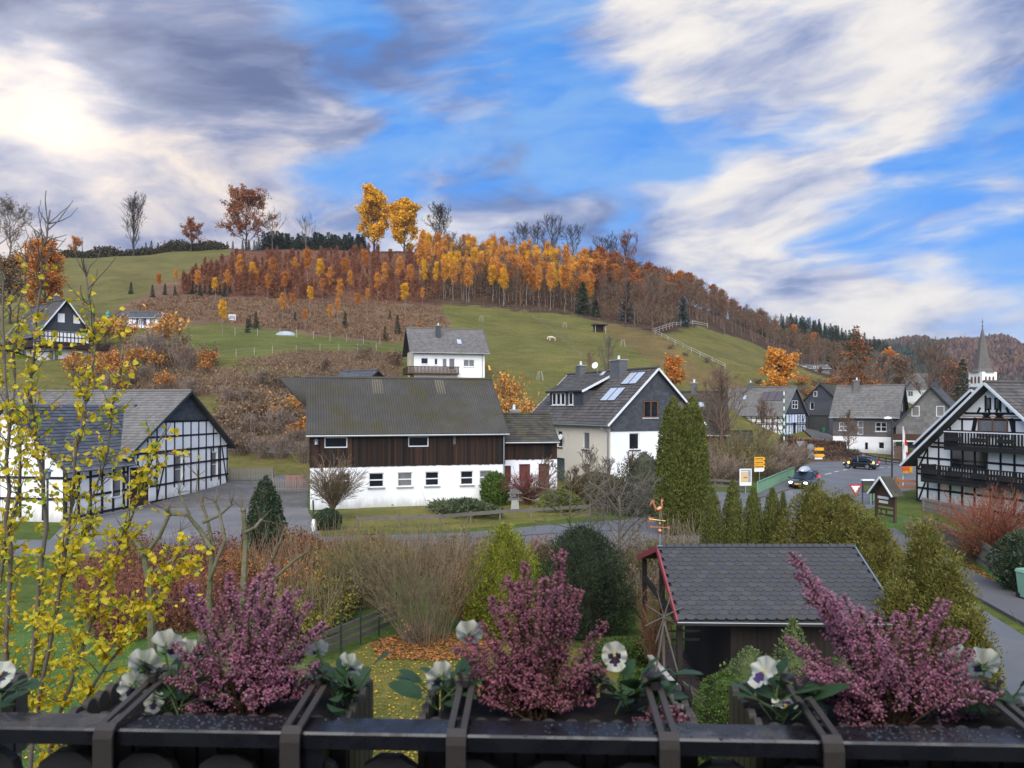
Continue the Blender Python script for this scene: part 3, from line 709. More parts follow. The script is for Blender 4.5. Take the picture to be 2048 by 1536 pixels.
def twiggy(name, label, cat, loc, H, R, n, m_twig, seed, leaf=None, nleaf=0, L=.05, Wd=.04, r0=.012, group=None, arch=.25, n2=4, trunk_h=0.0, trunk_r=.06, base=.12, minr=.004):
    """many-stemmed bare shrub: stems fanning from the ground, side twigs, a few leaves"""
    rng = np.random.default_rng(seed); o = thing(name, label, cat, loc, 0, group)
    P0, P1, R0, R1, tips, td = [], [], [], [], [], []
    for i in range(n):
        az = rng.uniform(0, 6.283); sp = rng.random() ** .6 * R; h = H * rng.uniform(.6, 1.0) * math.sqrt(max(1 - (sp / R) ** 2 * .55, .1))
        b = np.array([math.cos(az) * base * rng.random(), math.sin(az) * base * rng.random(), trunk_h * rng.uniform(.7, 1)])
        pts = [b]
        for k in range(1, 6):
            t = k / 5; w = t ** (1.2 + arch); pts.append(b + np.array([math.cos(az) * sp * w, math.sin(az) * sp * w, (h - b[2]) * t]) + rng.normal(size=3) * .02 * H * t)
        for k in range(5):
            ra = max(r0 * (1 - k / 6), minr); P0.append(pts[k]); P1.append(pts[k + 1]); R0.append(ra); R1.append(max(ra * .8, minr))
        for j in range(n2):
            t = rng.uniform(.3, .98) * 5; k = int(t); q = pts[k] + (pts[k + 1] - pts[k]) * (t - k)
            d_ = nrm((pts[k + 1] - pts[k]) / np.linalg.norm(pts[k + 1] - pts[k]) + rnd_dir(rng, 1)[0] * .55); l = H * rng.uniform(.08, .24)
            e = q + d_ * l; P0.append(q); P1.append(e); R0.append(max(r0 * .4, minr)); R1.append(minr * .8); tips.append(e); td.append(d_); tips.append((q + e) / 2); td.append(d_)
            for _ in range(2):
                s = rng.uniform(.3, .9); d3 = nrm(d_ + rnd_dir(rng, 1)[0] * .6); e3 = q + d_ * l * s + d3 * l * .5; P0.append(q + d_ * l * s); P1.append(e3); R0.append(minr); R1.append(minr * .7); tips.append(e3); td.append(d3)
    mb = MB().segs(P0, P1, R0, R1, 3)
    if trunk_h: mb.path([(0, 0, -.1), (.02, 0, trunk_h * .5), (0, .02, trunk_h)], trunk_r, trunk_r * .8, 8)
    mb.build('stems', [m_twig], o)
    if leaf is not None and nleaf:
        tips = np.array(tips); td = np.array(td); k = rng.integers(0, len(tips), nleaf)
        lm = MB(); scatter_leaves(lm, rng, tips[k], td[k], 1, .03 * H / 2, L, Wd, 0); lm.build('leaves', [leaf], o)
    return o
def put_tree(name, me, p, h_me, h, label, cat, group, rng, wide=1.0):
    s = h / h_me; o = put(name, me, None, (p[0], p[1], p[2] - .15), rng.uniform(0, 6.28), (s * wide, s * wide, s))
    return tag(o, label, cat, group)

# ------------------------------------------------------------------ the wooded hill
rng = np.random.default_rng(11)
birch = [tree_mesh('birch_tree', 20 + i, 14, .11, M_BIRCH, [M_GOLD, M_ORNG, M_GOLD, M_YELL][i], per=4, spread=.36, L=.36, Wd=.28, minr=(.03, .03, .02, .012), start=[.46, .52, .42, .48][i], n1=18, ang=36, l1=.17, n2=5, n3=3, shape='birch', wob=.03) for i in range(4)]
sapl = [tree_mesh('beech_sapling', 40 + i, 6, .06, M_BARKB, M_BEECH, per=5, spread=.22, L=.22, Wd=.17, minr=(.03, .02, .015, .01), start=.1, n1=14, ang=34, l1=.22, n2=4, n3=3, shape='egg') for i in range(4)]
bareb = [tree_mesh('bare_tree', 60 + i, 15, .2, M_BARKB, M_BROWN, per=1, spread=.3, L=.34, Wd=.26, keep=.28, minr=(.06, .045, .03, .02), start=.3, n1=17, ang=42, l1=.25, n2=6, n3=5, shape='egg') for i in range(4)]
rust = [tree_mesh('russet_tree', 80 + i, 14, .2, M_BARKB, M_RUST, per=4, spread=.4, L=.46, Wd=.36, minr=(.06, .04, .025, .015), start=.3, n1=16, ang=45, l1=.25, n2=5, n3=4, shape='egg') for i in range(3)]
spruce = [conifer(100 + i, 16, 3.0, M_SPRUCE, M_BARKD, tiers=26, per=13, sp=.8, L=.85, Wd=.34) for i in range(3)]
bluesp = conifer(104, 14, 3.1, M_BLUESP, M_BARKD, tiers=24, per=13, sp=.9, L=.8, Wd=.32, name='blue_spruce_tree')

def in_poly(poly, n, rng, key=None):
    xs = [p[0] for p in poly]; ys = [p[1] for p in poly]; out = []
    while len(out) < n:
        a, b = rng.uniform(min(xs), max(xs)), rng.uniform(min(ys), max(ys))
        if inside(np.array([a]), np.array([b]), poly)[0]: out.append((a, b))
    return out
pick = lambda L: L[rng.integers(0, len(L))]
# red-brown beech plantation
for a, b in in_poly([(345, 594), (400, 558), (480, 520), (640, 516), (860, 522), (885, 608), (790, 606), (700, 598), (560, 600), (430, 588)], 290, rng):
    p = gp(a, b, 120); put_tree('beech_sapling', pick(sapl), p, 6, rng.uniform(3.4, 5.6), 'young russet beech in the dense plantation on the hillside', 'tree', 'beech saplings of the hillside plantation', rng, rng.uniform(.75, 1.1))
mbu = MB()
q = np.array(in_poly([(345, 592), (400, 545), (480, 514), (640, 512), (860, 518), (888, 610), (790, 608), (700, 602), (560, 602), (430, 592)], 1900, rng))
pts = np.array([gp(a, b, 120) for a, b in q]); kk = 14
P = np.repeat(pts, kk, 0) + rng.normal(size=(len(pts) * kk, 3)) * [.7, .7, 0] + np.array([[0, 0, 1]]) * rng.uniform(.2, 3.2, (len(pts) * kk, 1))
mbu.leaves(P, rnd_dir(rng, len(P)) + [0, 0, .6], rng.uniform(.2, .5, len(P)), rng.uniform(.15, .28, len(P)), rng)
tag(mbu.build('beech_thicket', [M_BEECH]), 'thick russet young beech growth filling the plantation rows', 'thicket', kind='stuff')
# golden birches scattered in and below it (base pixel, top pixel)
for a, top, b in [(512, 545, 592), (536, 552, 604), (570, 548, 600), (615, 505, 575), (645, 560, 604), (430, 558, 600), (352, 540, 575), (585, 590, 628), (620, 575, 622), (680, 563, 615), (700, 545, 592), (735, 580, 613), (810, 570, 627), (845, 578, 612), (610, 620, 660), (675, 600, 640), (445, 605, 668), (640, 522, 580), (770, 530, 590), (545, 520, 575), (480, 515, 575), (690, 520, 575), (730, 505, 565), (820, 535, 592), (395, 545, 590), (590, 520, 570), (455, 545, 592), (505, 528, 580), (660, 540, 592), (755, 550, 602), (318, 550, 590), (660, 612, 650), (565, 590, 640), (840, 650, 690), (800, 520, 580), (715, 590, 632)]:
    p = gp(a, b, 110); put_tree('birch_tree', pick(birch), p, 14, (b - top) / F * p.y * 1.0, 'small golden birch standing among the russet plantation', 'tree', 'golden birches in the plantation', rng, rng.uniform(.95, 1.25))
# the birch wood right of it
for a, b in in_poly([(838, 598), (1000, 612), (1130, 624), (1190, 632), (1190, 575), (1100, 555), (1000, 540), (838, 520)], 150, rng):
    p = gp(a, b, 150); put_tree('birch_tree', pick(birch), p, 14, rng.uniform(8.5, 12), 'tall slim birch with golden crown in the hillside birch wood', 'tree', 'birches of the hillside wood', rng, rng.uniform(.7, 1.15))
for a, b in in_poly([(838, 530), (1000, 545), (1190, 580), (1290, 600), (1290, 560), (1200, 530), (1000, 506), (838, 503)], 70, rng):
    p = gp(a, b, 200); put_tree('birch_tree', pick(birch), p, 14, rng.uniform(6, 8.5), 'tall slim birch with golden crown in the hillside birch wood', 'tree', 'birches of the hillside wood', rng, rng.uniform(.75, 1.2))
# brown bare broadleaf wood down the right flank
for a, b in in_poly([(860, 595), (1130, 622), (1230, 640), (1300, 662), (1390, 645), (1500, 678), (1600, 728), (1690, 765), (1700, 720), (1500, 640), (1300, 570), (1130, 540), (860, 520)], 215, rng):
    p = gp(a, b, 140); put_tree('bare_tree', pick(bareb), p, 15, rng.uniform(7.5, 11), 'brown nearly leafless broadleaf tree in the hillside wood', 'tree', 'bare trees of the hillside wood', rng, 1.2)
for a, b in in_poly([(1180, 600), (1300, 632), (1400, 625), (1520, 660), (1640, 725), (1640, 700), (1480, 640), (1380, 595), (1280, 560), (1180, 540)], 95, rng):
    p = gp(a, b, 160); put_tree('russet_tree', pick(rust + birch[1:2]), p, 14, rng.uniform(7.5, 11), 'russet orange leaved tree on the falling flank of the wood', 'tree', 'russet trees on the flank of the wood', rng, 1.15)
for a, b in in_poly([(1360, 610), (1480, 650), (1600, 705), (1680, 745), (1680, 730), (1560, 665), (1420, 600)], 55, rng):
    p = gp(a, b, 200); put_tree('spruce_tree', pick(spruce), p, 16, rng.uniform(6, 9.5), 'dark spruce among the bare trees of the wooded flank', 'tree', 'spruces in the wooded flank', rng)
for a, b in in_poly([(1390, 652), (1500, 682), (1600, 733), (1690, 770), (1690, 745), (1600, 700), (1500, 650), (1390, 620)], 70, rng):
    p = gp(a, b, 140); put_tree('bare_tree', pick(bareb), p, 15, rng.uniform(5.5, 9), 'brown nearly leafless broadleaf tree in the hillside wood', 'tree', 'bare trees of the hillside wood', rng, 1.3)
fu = np.array(in_poly([(838, 602), (1000, 615), (1130, 627), (1230, 645), (1300, 664), (1390, 648), (1390, 620), (1290, 600), (1130, 575), (838, 545)], 1500, rng)); P = np.repeat(np.array([gp(a, b, 140) for a, b in fu]), 11, 0); n_ = len(P); P = P + rng.normal(size=(n_, 3)) * [.9, .9, 0] + np.array([[0, 0, 1]]) * rng.uniform(.1, 4.5, (n_, 1))
tag(MB().leaves(P, rnd_dir(rng, n_) + [0, 0, .8], rng.uniform(.3, .8, n_), rng.uniform(.06, .2, n_), rng).build('forest_undergrowth', [mat('undergrowth', (.13, .088, .06), .9, .3, .3, island=.5, hue=(.20, .11, .05), trans=.15)]), 'brown undergrowth between the trunks of the hillside wood', 'undergrowth', kind='stuff')
# spruces along the ridge
for i in range(64):
    a = 528 + i * 3.2 + rng.uniform(-2, 2); Y = rng.uniform(316, 334); p = at(a, Y)
    put_tree('spruce_tree', pick(spruce), p, 16, rng.uniform(7.5, 9.5), 'dark spruce in the plantation along the ridge line', 'tree', 'spruces along the ridge', rng, 1.7)
for i in range(34):
    p = at(rng.uniform(70, 520), rng.uniform(318, 345)); put_tree('spruce_tree', pick(spruce), p, 16, rng.uniform(4, 7.5), 'small dark spruce behind the hedge on the ridge', 'tree', 'small spruces behind the ridge hedge', rng)
# spruces of the hill beyond
for i in range(230):
    a, r_ = rng.integers(0, 120), rng.integers(12, 26); q = v2[r_, a] * 1.0
    px_ = 1024 + F * q[0] / q[1]
    if 1560 < px_ < 1845: put_tree('spruce_tree', pick(spruce), q, 16, rng.uniform(6, 9.5), 'dark spruce of the forest behind the larch', 'tree', 'spruce forest behind the larch', rng, 1.35)
# single trees standing out
def lone(name, label, a, top, b, me_kw, ymin=200, wide=1.0, Y=None, split=True):
    p = gp(a, b, ymin) if Y is None else at(a, Y)
    H = (b - top) / F * p.y if Y is None else (p.z - (CZ - (top - HZ) / F * Y))
    H = abs(H); o = thing(name, label, 'tree', p - Vector((0, 0, .2)), rng.uniform(0, 6.28))
    kw = dict(me_kw); leaf = kw.pop('leaf', None); bark = kw.pop('bark', M_BARKD); seed = kw.pop('seed'); per = kw.pop('per', 3); spread = kw.pop('spread', .3); L = kw.pop('L', .45); Wd = kw.pop('Wd', .35); minr = kw.pop('minr', (.08, .06, .045, .03)); keep = kw.pop('keep', 1.0)
    T, P, D = skeleton(seed, H, H * .02, **kw); add_skel(MB(), T, 0, minr).build('trunk', [bark], o); g2 = np.random.default_rng(seed)
    if leaf is not None:
        mb = MB(); k = g2.random(len(P)) < keep; scatter_leaves(mb, g2, P[k], D[k], per, spread, L, Wd, 0); mb.build('crown', [leaf], o)
    return o
bare_kw = dict(start=.16, n1=24, ang=52, l1=.46, n2=8, n3=7, shape='round', up=.5)
lone('bare_tree', 'broad leafless tree with a fan shaped crown on the ridge hedge', 268, 418, 498, dict(bare_kw, seed=301, ang=34, start=.12), Y=300)
lone('oak_tree', 'small rusty brown oak on the ridge near the fan shaped bare tree', 383, 455, 493, dict(seed=302, leaf=M_RUST, n1=16, n2=6, n3=5, ang=55, l1=.42, per=3, L=.5), Y=302)
lone('oak_tree', 'large rust red oak on the ridge above the plantation', 492, 406, 484, dict(seed=303, leaf=M_RUST, n1=22, n2=7, n3=6, ang=62, l1=.52, start=.10, per=4, spread=.4, L=.6, Wd=.5), Y=298)
lone('maple_tree', 'tall golden tree on the ridge, taller of the two', 748, 402, 500, dict(seed=304, leaf=M_YELL, n1=26, n2=7, n3=6, ang=54, l1=.46, start=.06, shape='egg', per=5, spread=.45, L=.75, Wd=.6), Y=300)
lone('maple_tree', 'golden tree on the ridge beside the dark leafless tree', 808, 420, 500, dict(seed=305, leaf=M_YELL, n1=26, n2=7, n3=6, ang=52, l1=.46, start=.05, shape='egg', per=5, spread=.45, L=.75, Wd=.6), Y=298)
lone('bare_tree', 'dark leafless tree on the ridge beside the golden pair', 880, 430, 502, dict(bare_kw, seed=306, leaf=M_BARKD, keep=.35, per=1, shape='egg', start=.2), Y=297)
for i, (a, t_, b_) in enumerate([(1046, 462, 515), (1075, 464, 518), (1105, 451, 515), (1146, 466, 520)]):
    lone('bare_tree', ['slim grey leafless tree at the near end of the ridge row', 'small rounded leafless tree second in the ridge row', 'tallest leafless tree of the row on the ridge', 'wide spreading leafless tree ending the ridge row'][i], a, t_, b_, dict(bare_kw, seed=310 + i, n1=18, n2=7, n3=6), Y=306)
for i, (a, t_, b_) in enumerate([(1225, 492, 528), (1250, 490, 532), (1205, 488, 526)]):
    lone('bare_tree', ['low dark leafless tree on the wood edge skyline', 'bent dark tree with a few brown leaves on the skyline', 'thin leafless tree on the skyline above the birches'][i], a, t_, b_, dict(bare_kw, seed=320 + i, n1=16, n2=6, n3=5, leaf=M_RUST if i == 1 else None, keep=.5, per=2), Y=300)
for i, (a, t_, b_) in enumerate([(545, 440, 490), (612, 446, 492), (150, 485, 510), (75, 470, 510)]):
    lone('bare_tree', ['thin grey tree rising behind the rust red oak', 'thin grey tree rising behind the ridge spruces', 'small orange bush tree on the ridge hedge', 'hazy bare tree above the hedge'][i], a, t_, b_, dict(bare_kw, seed=330 + i, n1=12, n2=5, n3=4, bark=M_BARK, leaf=M_ORNG if i == 2 else None), Y=305)
lone('lime_tree', 'pale yellowing bare crowned tree on the ridge hedge above the farmhouse', 20, 425, 510, dict(bare_kw, seed=335, bark=M_BARK, leaf=M_BROWN, keep=.5, per=1), Y=292)
lone('cherry_tree', 'round bright orange tree behind the hillside farmhouse', 88, 512, 625, dict(seed=340, leaf=M_ORNG, n1=22, n2=7, n3=6, ang=52, l1=.38, start=.15, per=6, spread=.35, L=.42, Wd=.34), Y=150)
lone('cherry_tree', 'ochre tree half hidden behind the hillside farmhouse roof', 20, 535, 625, dict(seed=341, leaf=M_BROWN, n1=18, n2=6, n3=5, ang=52, l1=.38, per=4, spread=.35, L=.4, Wd=.3), Y=152)
for i, (a, t_, b_, me) in enumerate([(1166, 560, 630, 'g'), (1256, 562, 642, 'b'), (1366, 590, 652, 'b'), (1190, 596, 634, 'g')]):
    p = gp(a, b_, 150); H = (b_ - t_) / F * p.y
    tk, cr = conifer(400 + i, H, H * .26, M_SPRUCE if me == 'g' else M_BLUESP, M_BARKD, tiers=26, per=15, sp=1.0, L=.8, Wd=.32, split=True)
    o = thing('spruce_tree', ['wide dark green spruce at the lower edge of the birch wood', 'grey blue spruce standing in the bare wood', 'bluish spruce beside the rail fenced meadow', 'small spruce next to the wide dark green spruce'][i], 'tree', p - Vector((0, 0, .2)), i * 1.3)
    put('trunk', tk, o); put('crown', cr, o)
lone('oak_tree', 'broad grey brown oak without leaves at the meadow corner', 1306, 556, 668, dict(bare_kw, seed=345, bark=M_BARKB, n1=26, n2=9, n3=8, ang=60, l1=.36, start=.12, minr=(.09, .06, .04, .028)), ymin=150)
lone('birch_tree', 'pale bare birch in the meadow behind the chimneyed house', 1216, 688, 800, dict(bare_kw, seed=346, bark=M_BARK, n1=20, n2=6, n3=5, ang=40, l1=.30, start=.2, minr=(.05, .03, .02, .014)), Y=112)
lone('birch_tree', 'thin leafless birch beside the pale meadow birch', 1180, 712, 800, dict(bare_kw, seed=347, bark=M_BARKB, n1=14, n2=5, n3=4, ang=40, l1=.28, minr=(.04, .03, .02, .014)), Y=108)
# larch and spruce of the village
p = at(1714, 150); H = (p.z - (CZ - (650 - HZ) / F * 150)) * -1
tk, cr = conifer(410, H, H * .36, M_LARCH, M_BARKB, tiers=26, per=15, sp=1.3, L=.6, Wd=.22, droop=.2, power=.75, ragged=.4, split=True)
o = thing('larch_tree', 'tall rusty orange larch above the village roofs', 'tree', p, .4); put('trunk', tk, o); put('crown', cr, o)
p = at(1926, 165); H = abs(p.z - (CZ - (714 - HZ) / F * 165))
tk, cr = conifer(411, H, H * .25, M_SPRUCE, M_BARKD, tiers=24, per=14, sp=1.1, L=.7, Wd=.28, split=True)
o = thing('spruce_tree', 'single dark spruce standing beside the church tower', 'tree', p, 2.4); put('trunk', tk, o); put('crown', cr, o)
for i, (a, t_, Y, kw) in enumerate([(1858, 712, 175, dict(bare_kw, seed=350, bark=M_BARKB)), (1800, 732, 185, dict(bare_kw, seed=351, bark=M_BARKB, leaf=M_BROWN, keep=.4, per=1)), (1765, 724, 170, dict(bare_kw, seed=352, bark=M_BARK)), (1560, 722, 140, dict(seed=353, leaf=M_GOLD, n1=16, n2=6, n3=5, ang=50, l1=.4, start=.1, per=5, L=.45, Wd=.36)), (1640, 738, 190, dict(bare_kw, seed=354, bark=M_BARKB)), (1900, 742, 190, dict(bare_kw, seed=355, bark=M_BARKB, leaf=M_RUST, keep=.3, per=1)), (1772, 716, 240, dict(seed=356, leaf=M_ORNG, n1=16, n2=6, n3=5, ang=45, l1=.3, per=5, L=.6, Wd=.5)), (1345, 732, 128, dict(seed=357, leaf=M_ORNG, n1=12, n2=5, n3=4, ang=50, l1=.4, start=.1, per=5, L=.35, Wd=.3))]):
    lone(['bare_tree', 'bare_tree', 'bare_tree', 'maple_tree', 'bare_tree', 'bare_tree', 'larch_tree', 'cherry_tree'][i], ['wide brown leafless tree behind the village roofs', 'leafless tree with brown remnants behind the white gabled house', 'grey leafless tree between the larch and the village', 'golden round tree on the green spur above the village', 'brown leafless tree at the foot of the spruce hill', 'leafless tree left of the dark church spruce', 'small orange tree in front of the far ridge', 'little orange tree behind the chimneyed house'][i], a, t_, 0, kw, Y=Y)
# bank and slope shrubs between the farms
shr = [('golden_shrub', M_GOLD, M_TWIG), ('brown_shrub', M_BROWN, M_TWIGD), ('bare_shrub', None, M_TWIGD), ('orange_shrub', M_ORNG, M_TWIG)]
def shrub_mesh(i, leaf, tw, n, nl, L=.22):
    g = np.random.default_rng(500 + i); P0, P1 = [], []; tips = []; td = []
    for k in range(n):
        az = g.uniform(0, 6.28); b = np.array([g.normal() * .25, g.normal() * .25, 0]); e = b + np.array([math.cos(az) * g.uniform(.2, 1.1), math.sin(az) * g.uniform(.2, 1.1), g.uniform(1.2, 2.6)]); mid = (b + e) / 2 + g.normal(size=3) * .12
        P0 += [b, mid]; P1 += [mid, e]
        for j in range(5):
            s = g.uniform(.3, 1); q = mid + (e - mid) * s; d_ = nrm(rnd_dir(g, 1)[0] + [0, 0, .8]); e2 = q + d_ * g.uniform(.3, .8); P0.append(q); P1.append(e2); tips += [e2, (q + e2) / 2]; td += [d_, d_]
    mb = MB().segs(P0, P1, .018, .012, 3)
    if leaf is not None:
        tips = np.array(tips); td = np.array(td); k = g.integers(0, len(tips), nl); scatter_leaves(mb, g, tips[k], td[k], 1, .12, L, L * .75, 1)
    return mb.mesh(shr[i % 4][0], [tw] + ([leaf] if leaf else []))
shm = [shrub_mesh(0, M_GOLD, M_TWIG, 26, 420), shrub_mesh(1, M_BROWN, M_TWIGD, 30, 380), shrub_mesh(2, None, M_TWIGD, 60, 0), shrub_mesh(3, M_ORNG, M_TWIG, 26, 420)]
SHL = ['golden leaved shrub on the slope behind the barns', 'brown leaved shrub on the slope behind the barns', 'leafless twiggy shrub on the slope behind the barns', 'orange leaved shrub on the slope behind the barns']
def shrub(k, a, b=None, Y=None, h=2.5, label=None, group=None, wide=1.0):
    p = gp(a, b, 60) if Y is None else at(a, Y)
    return put_tree(shr[k][0], shm[k], p, 2.6, h, label or SHL[k], 'shrub', group or (shr[k][0].replace('_', ' ') + 's on the slope'), rng, wide)
for a, b in in_poly([(440, 772), (600, 765), (700, 715), (800, 712), (800, 770), (640, 790), (620, 860), (450, 850)], 24, rng): shrub(int(rng.choice([1, 2, 2, 1])), a, b, h=rng.uniform(1.4, 2.6), wide=1.3)
for a, b in in_poly([(150, 720), (430, 720), (440, 790), (360, 800), (150, 800)], 28, rng): shrub(int(rng.choice([1, 2, 2, 0, 1, 3])), a, b, h=rng.uniform(1.5, 3.0), wide=1.0)
for a, Y, h, k in [(575, 78, 3.4, 2), (600, 80, 4.0, 1), (545, 80, 3.0, 2), (500, 79, 2.6, 2), (470, 78, 2.4, 1), (590, 74, 2.6, 2), (560, 72, 2.3, 2), (520, 72, 2.2, 2), (480, 73, 2.3, 1), (608, 76, 3.0, 3), (575, 82, 3.4, 0), (600, 84, 3.4, 0), (535, 84, 2.8, 1), (610, 71, 2.2, 2), (500, 74, 2.0, 2), (465, 75, 2.2, 2), (450, 80, 3, 1)]: shrub(k, a, Y=Y, h=h, wide=1.25)
for a, Y, h, k in [(250, 118, 5, 0), (205, 120, 4.5, 0), (335, 116, 6, 0), (355, 112, 4, 1), (285, 108, 4.5, 2), (310, 105, 5.5, 2), (270, 104, 3.5, 3), (225, 100, 3.5, 3), (370, 104, 4, 2), (240, 96, 3, 0), (330, 94, 2.5, 3), (190, 98, 2.5, 3)]: shrub(k, a, Y=Y, h=h, label=['tall golden shrub below the little timbered hut', 'tall brown shrub below the little timbered hut', 'tall leafless shrub tree below the little timbered hut', 'tall orange shrub below the little timbered hut'][k], group='tall %s below the hut' % shr[k][0])
for a, Y, h in [(1025, 96, 6.0), (1005, 93, 4.0), (1045, 92, 4.0), (1020, 90, 2.6)]: shrub(0, a, Y=Y, h=h, label='golden leaved bush tree between barn roof and meadow', group='golden bushes behind the barn annex', wide=.8)
for a, b in in_poly([(1250, 665), (1340, 690), (1560, 790), (1700, 790), (1700, 775), (1560, 760), (1400, 735)], 16, rng): shrub(int(rng.choice([1, 2])), a, b, h=rng.uniform(.6, 1.6), label='low brown scrub on the meadow above the village', group='scrub on the village meadow', wide=1.6)
for a, b in in_poly([(1580, 775), (1690, 775), (1740, 800), (1640, 810)], 16, rng): shrub(int(rng.choice([1, 2, 3])), a, b, h=rng.uniform(1.6, 3.2), label='brown bush on the foot of the spur behind the village', group='bushes behind the village', wide=1.3)
# hedge on the ridge, dark green with brown
mbh = MB(); q = np.array([at(a, Y) for a, Y in zip(rng.uniform(60, 450, 1500), rng.uniform(303, 311, 1500))])
P = np.repeat(q, 10, 0) + rng.normal(size=(15000, 3)) * [1.0, .8, 0] + np.array([[0, 0, 1]]) * rng.uniform(0, 4.4, (15000, 1)) * np.repeat(.6 + .4 * np.sin(q[:, 0:1] * .31) * np.sin(q[:, 0:1] * .13 + 1), 10, 0)
mbh.leaves(P, rnd_dir(rng, 15000) + [0, 0, .5], rng.uniform(.5, 1.1, 15000), rng.uniform(.35, .6, 15000), rng)
tag(mbh.build('ridge_hedge', [mat('leaf_hedge', (.040, .045, .020), .85, .3, .2, island=.5, hue=(.075, .05, .022), trans=.1)]), 'long dark wild hedge along the top of the hill meadow', 'hedge')
# small spruces on the fallow
for a, b in [(385, 588), (400, 592), (420, 590), (440, 590), (460, 588), (330, 590), (305, 595), (350, 592), (410, 586), (480, 582), (500, 655), (512, 658), (495, 665), (795, 668), (770, 682), (780, 640), (690, 652), (590, 642), (800, 600), (450, 594), (432, 588), (395, 584), (262, 588)]:
    p = gp(a, b, 110); put_tree('spruce_tree', pick(spruce), p, 16, rng.uniform(2.2, 4.2), 'knee high young spruce in the fallow on the hillside', 'tree', 'young spruces in the fallow', rng, 1.3)
# dry grass tussocks and bracken of the fallow and bank: nobody could count them
def tussocks(name, label, polys, n, m, hr, seed, ymin=60, wd=.22, per=7):
    g = np.random.default_rng(seed); pp = []
    for poly, k in zip(polys, n):
        pp += [gp(a, b, ymin) for a, b in in_poly(poly, k, g)]
    pp = np.array(pp); N = len(pp) * per
    P = np.repeat(pp, per, 0) + g.normal(size=(N, 3)) * [.45, .45, .02]
    MBx = MB().leaves(P, g.normal(size=(N, 3)) * [.6, .6, .2] + [0, 0, 1], g.uniform(*hr, N), g.uniform(.5, 1.3, N) * wd, g)
    return tag(MBx.build(name, [m]), label, 'undergrowth', kind='stuff')
M_DRY = mat('dry_grass', (.24, .14, .08), .95, .3, .3, island=.45, hue=(.15, .085, .05), trans=.15)
M_BRACK = mat('bracken', (.23, .15, .09), .95, .3, .3, island=.5, hue=(.14, .095, .06), trans=.15)
tussocks('dry_grass', 'dry reddish grass of the fallow hillside', [[(260, 610), (340, 592), (700, 604), (880, 615), (898, 650), (885, 688), (740, 682), (560, 660), (430, 643), (300, 640)]], [2200], M_DRY, (.3, .8), 71, 110, .2)
tussocks('bracken', 'brown bracken and bramble on the banks behind the barns', [[(440, 770), (475, 724), (600, 702), (800, 708), (800, 770), (640, 790), (620, 870), (450, 870)], [(150, 705), (430, 705), (450, 790), (150, 800)]], [2600, 1700], M_BRACK, (.15, .5), 72, 60, .16)
# ================================================================== BUILDINGS
M_WHITE = mat('white_render', (.78, .79, .80), .9, .10, 1.2, .15, 40, splash=True, wear=((.45, .46, .48), .9, .62, .8))
M_WHITE2 = mat('white_plaster', (.80, .79, .77), .9, .08, 1.5, .12, 40, splash=True, wear=((.52, .50, .47), 1.3, .64, .8))
M_CREAM = mat('cream_render', (.74, .67, .55), .9, .10, 1.2, .2, 50, splash=True, wear=((.36, .31, .25), .8, .6, .8))
M_BLUEW = mat('blue_white_panel', (.66, .76, .95), .85, .08, 2)
M_TIMBER = mat('black_timber', (.016, .015, .015), .75, .3, 5, .3)
M_SLATE = mat('slate_cladding', (.060, .064, .074), .65, .25, 3, .3, 9, island=.25)
M_SLATEG = mat('grey_cladding', (.15, .145, .135), .8, .25, 3, .3, 9, island=.2)
M_SLATEB = mat('brown_cladding', (.115, .10, .095), .8, .25, 3, .3, 9, island=.2)
M_TILE = mat('roof_tile_dark', (.088, .079, .073), .7, .3, 1.2, .2, 20, island=.28, wear=((.10, .095, .06), 1.1, .60, .75))
M_TILEG = mat('roof_tile_grey', (.145, .137, .128), .75, .2, 1.2, .2, 20, island=.18)
M_TILEB = mat('roof_slate_blue', (.085, .089, .098), .6, .25, 1.5, .2, 20, island=.25)
M_TILEM = mat('roof_tile_mossy', (.062, .055, .045), .85, .3, 1.5, .3, 20, island=.3, wear=((.075, .075, .03), 1.6, .5, .66))
M_ETERN = mat('roof_fibre_cement', (.066, .062, .055), .9, .4, 1.0, .3, 25, wear=((.062, .055, .030), .45, .46, .66))
M_GLASS = mat('window_glass', (.012, .014, .018), .08, .2, .7, spec=.6)
M_GLASSC = mat('window_glass_curtain', (.16, .16, .165), .12, .5, 4, spec=.6, stretch=(6, 6, .6))
M_FRAME = mat('white_frame', (.74, .74, .74), .5, .08, 6)
M_FRAMEB = mat('brown_frame', (.16, .075, .035), .6, .25, 6)
M_FRAMED = mat('dark_frame', (.03, .024, .02), .6, .25, 6)
M_METAL = mat('zinc_gutter', (.30, .32, .34), .45, .2, 4, metal=.7)
M_WOODD = mat('dark_boards', (.010, .0085, .008), .85, .5, 2.2, .4, island=.5, hue=(.040, .019, .011), stretch=(3, 3, .35))
M_WOODB = mat('brown_boards', (.085, .045, .028), .85, .35, 2.5, .4, island=.35, stretch=(3, 3, .4))
M_STONE = mat('chimney_slate', (.12, .125, .135), .8, .25, 4, .4, island=.2)
M_FASW = mat('fascia_white', (.66, .68, .70), .6, .1, 3)
M_FASD = mat('fascia_dark', (.045, .045, .045), .7, .2, 3)
M_SOLAR = mat('solar_panel', (.50, .54, .62), .22, .12, 3, spec=.6, metal=.25)
M_DOORR = mat('door_red_brown', (.11, .032, .026), .6, .2, 5)
M_DOORT = mat('door_teal', (.07, .10, .105), .4, .2, 5)
M_RAILB = mat('balcony_black', (.018, .017, .017), .7, .3, 5)
M_CONC = mat('concrete', (.30, .29, .27), .9, .2, 4, .3)

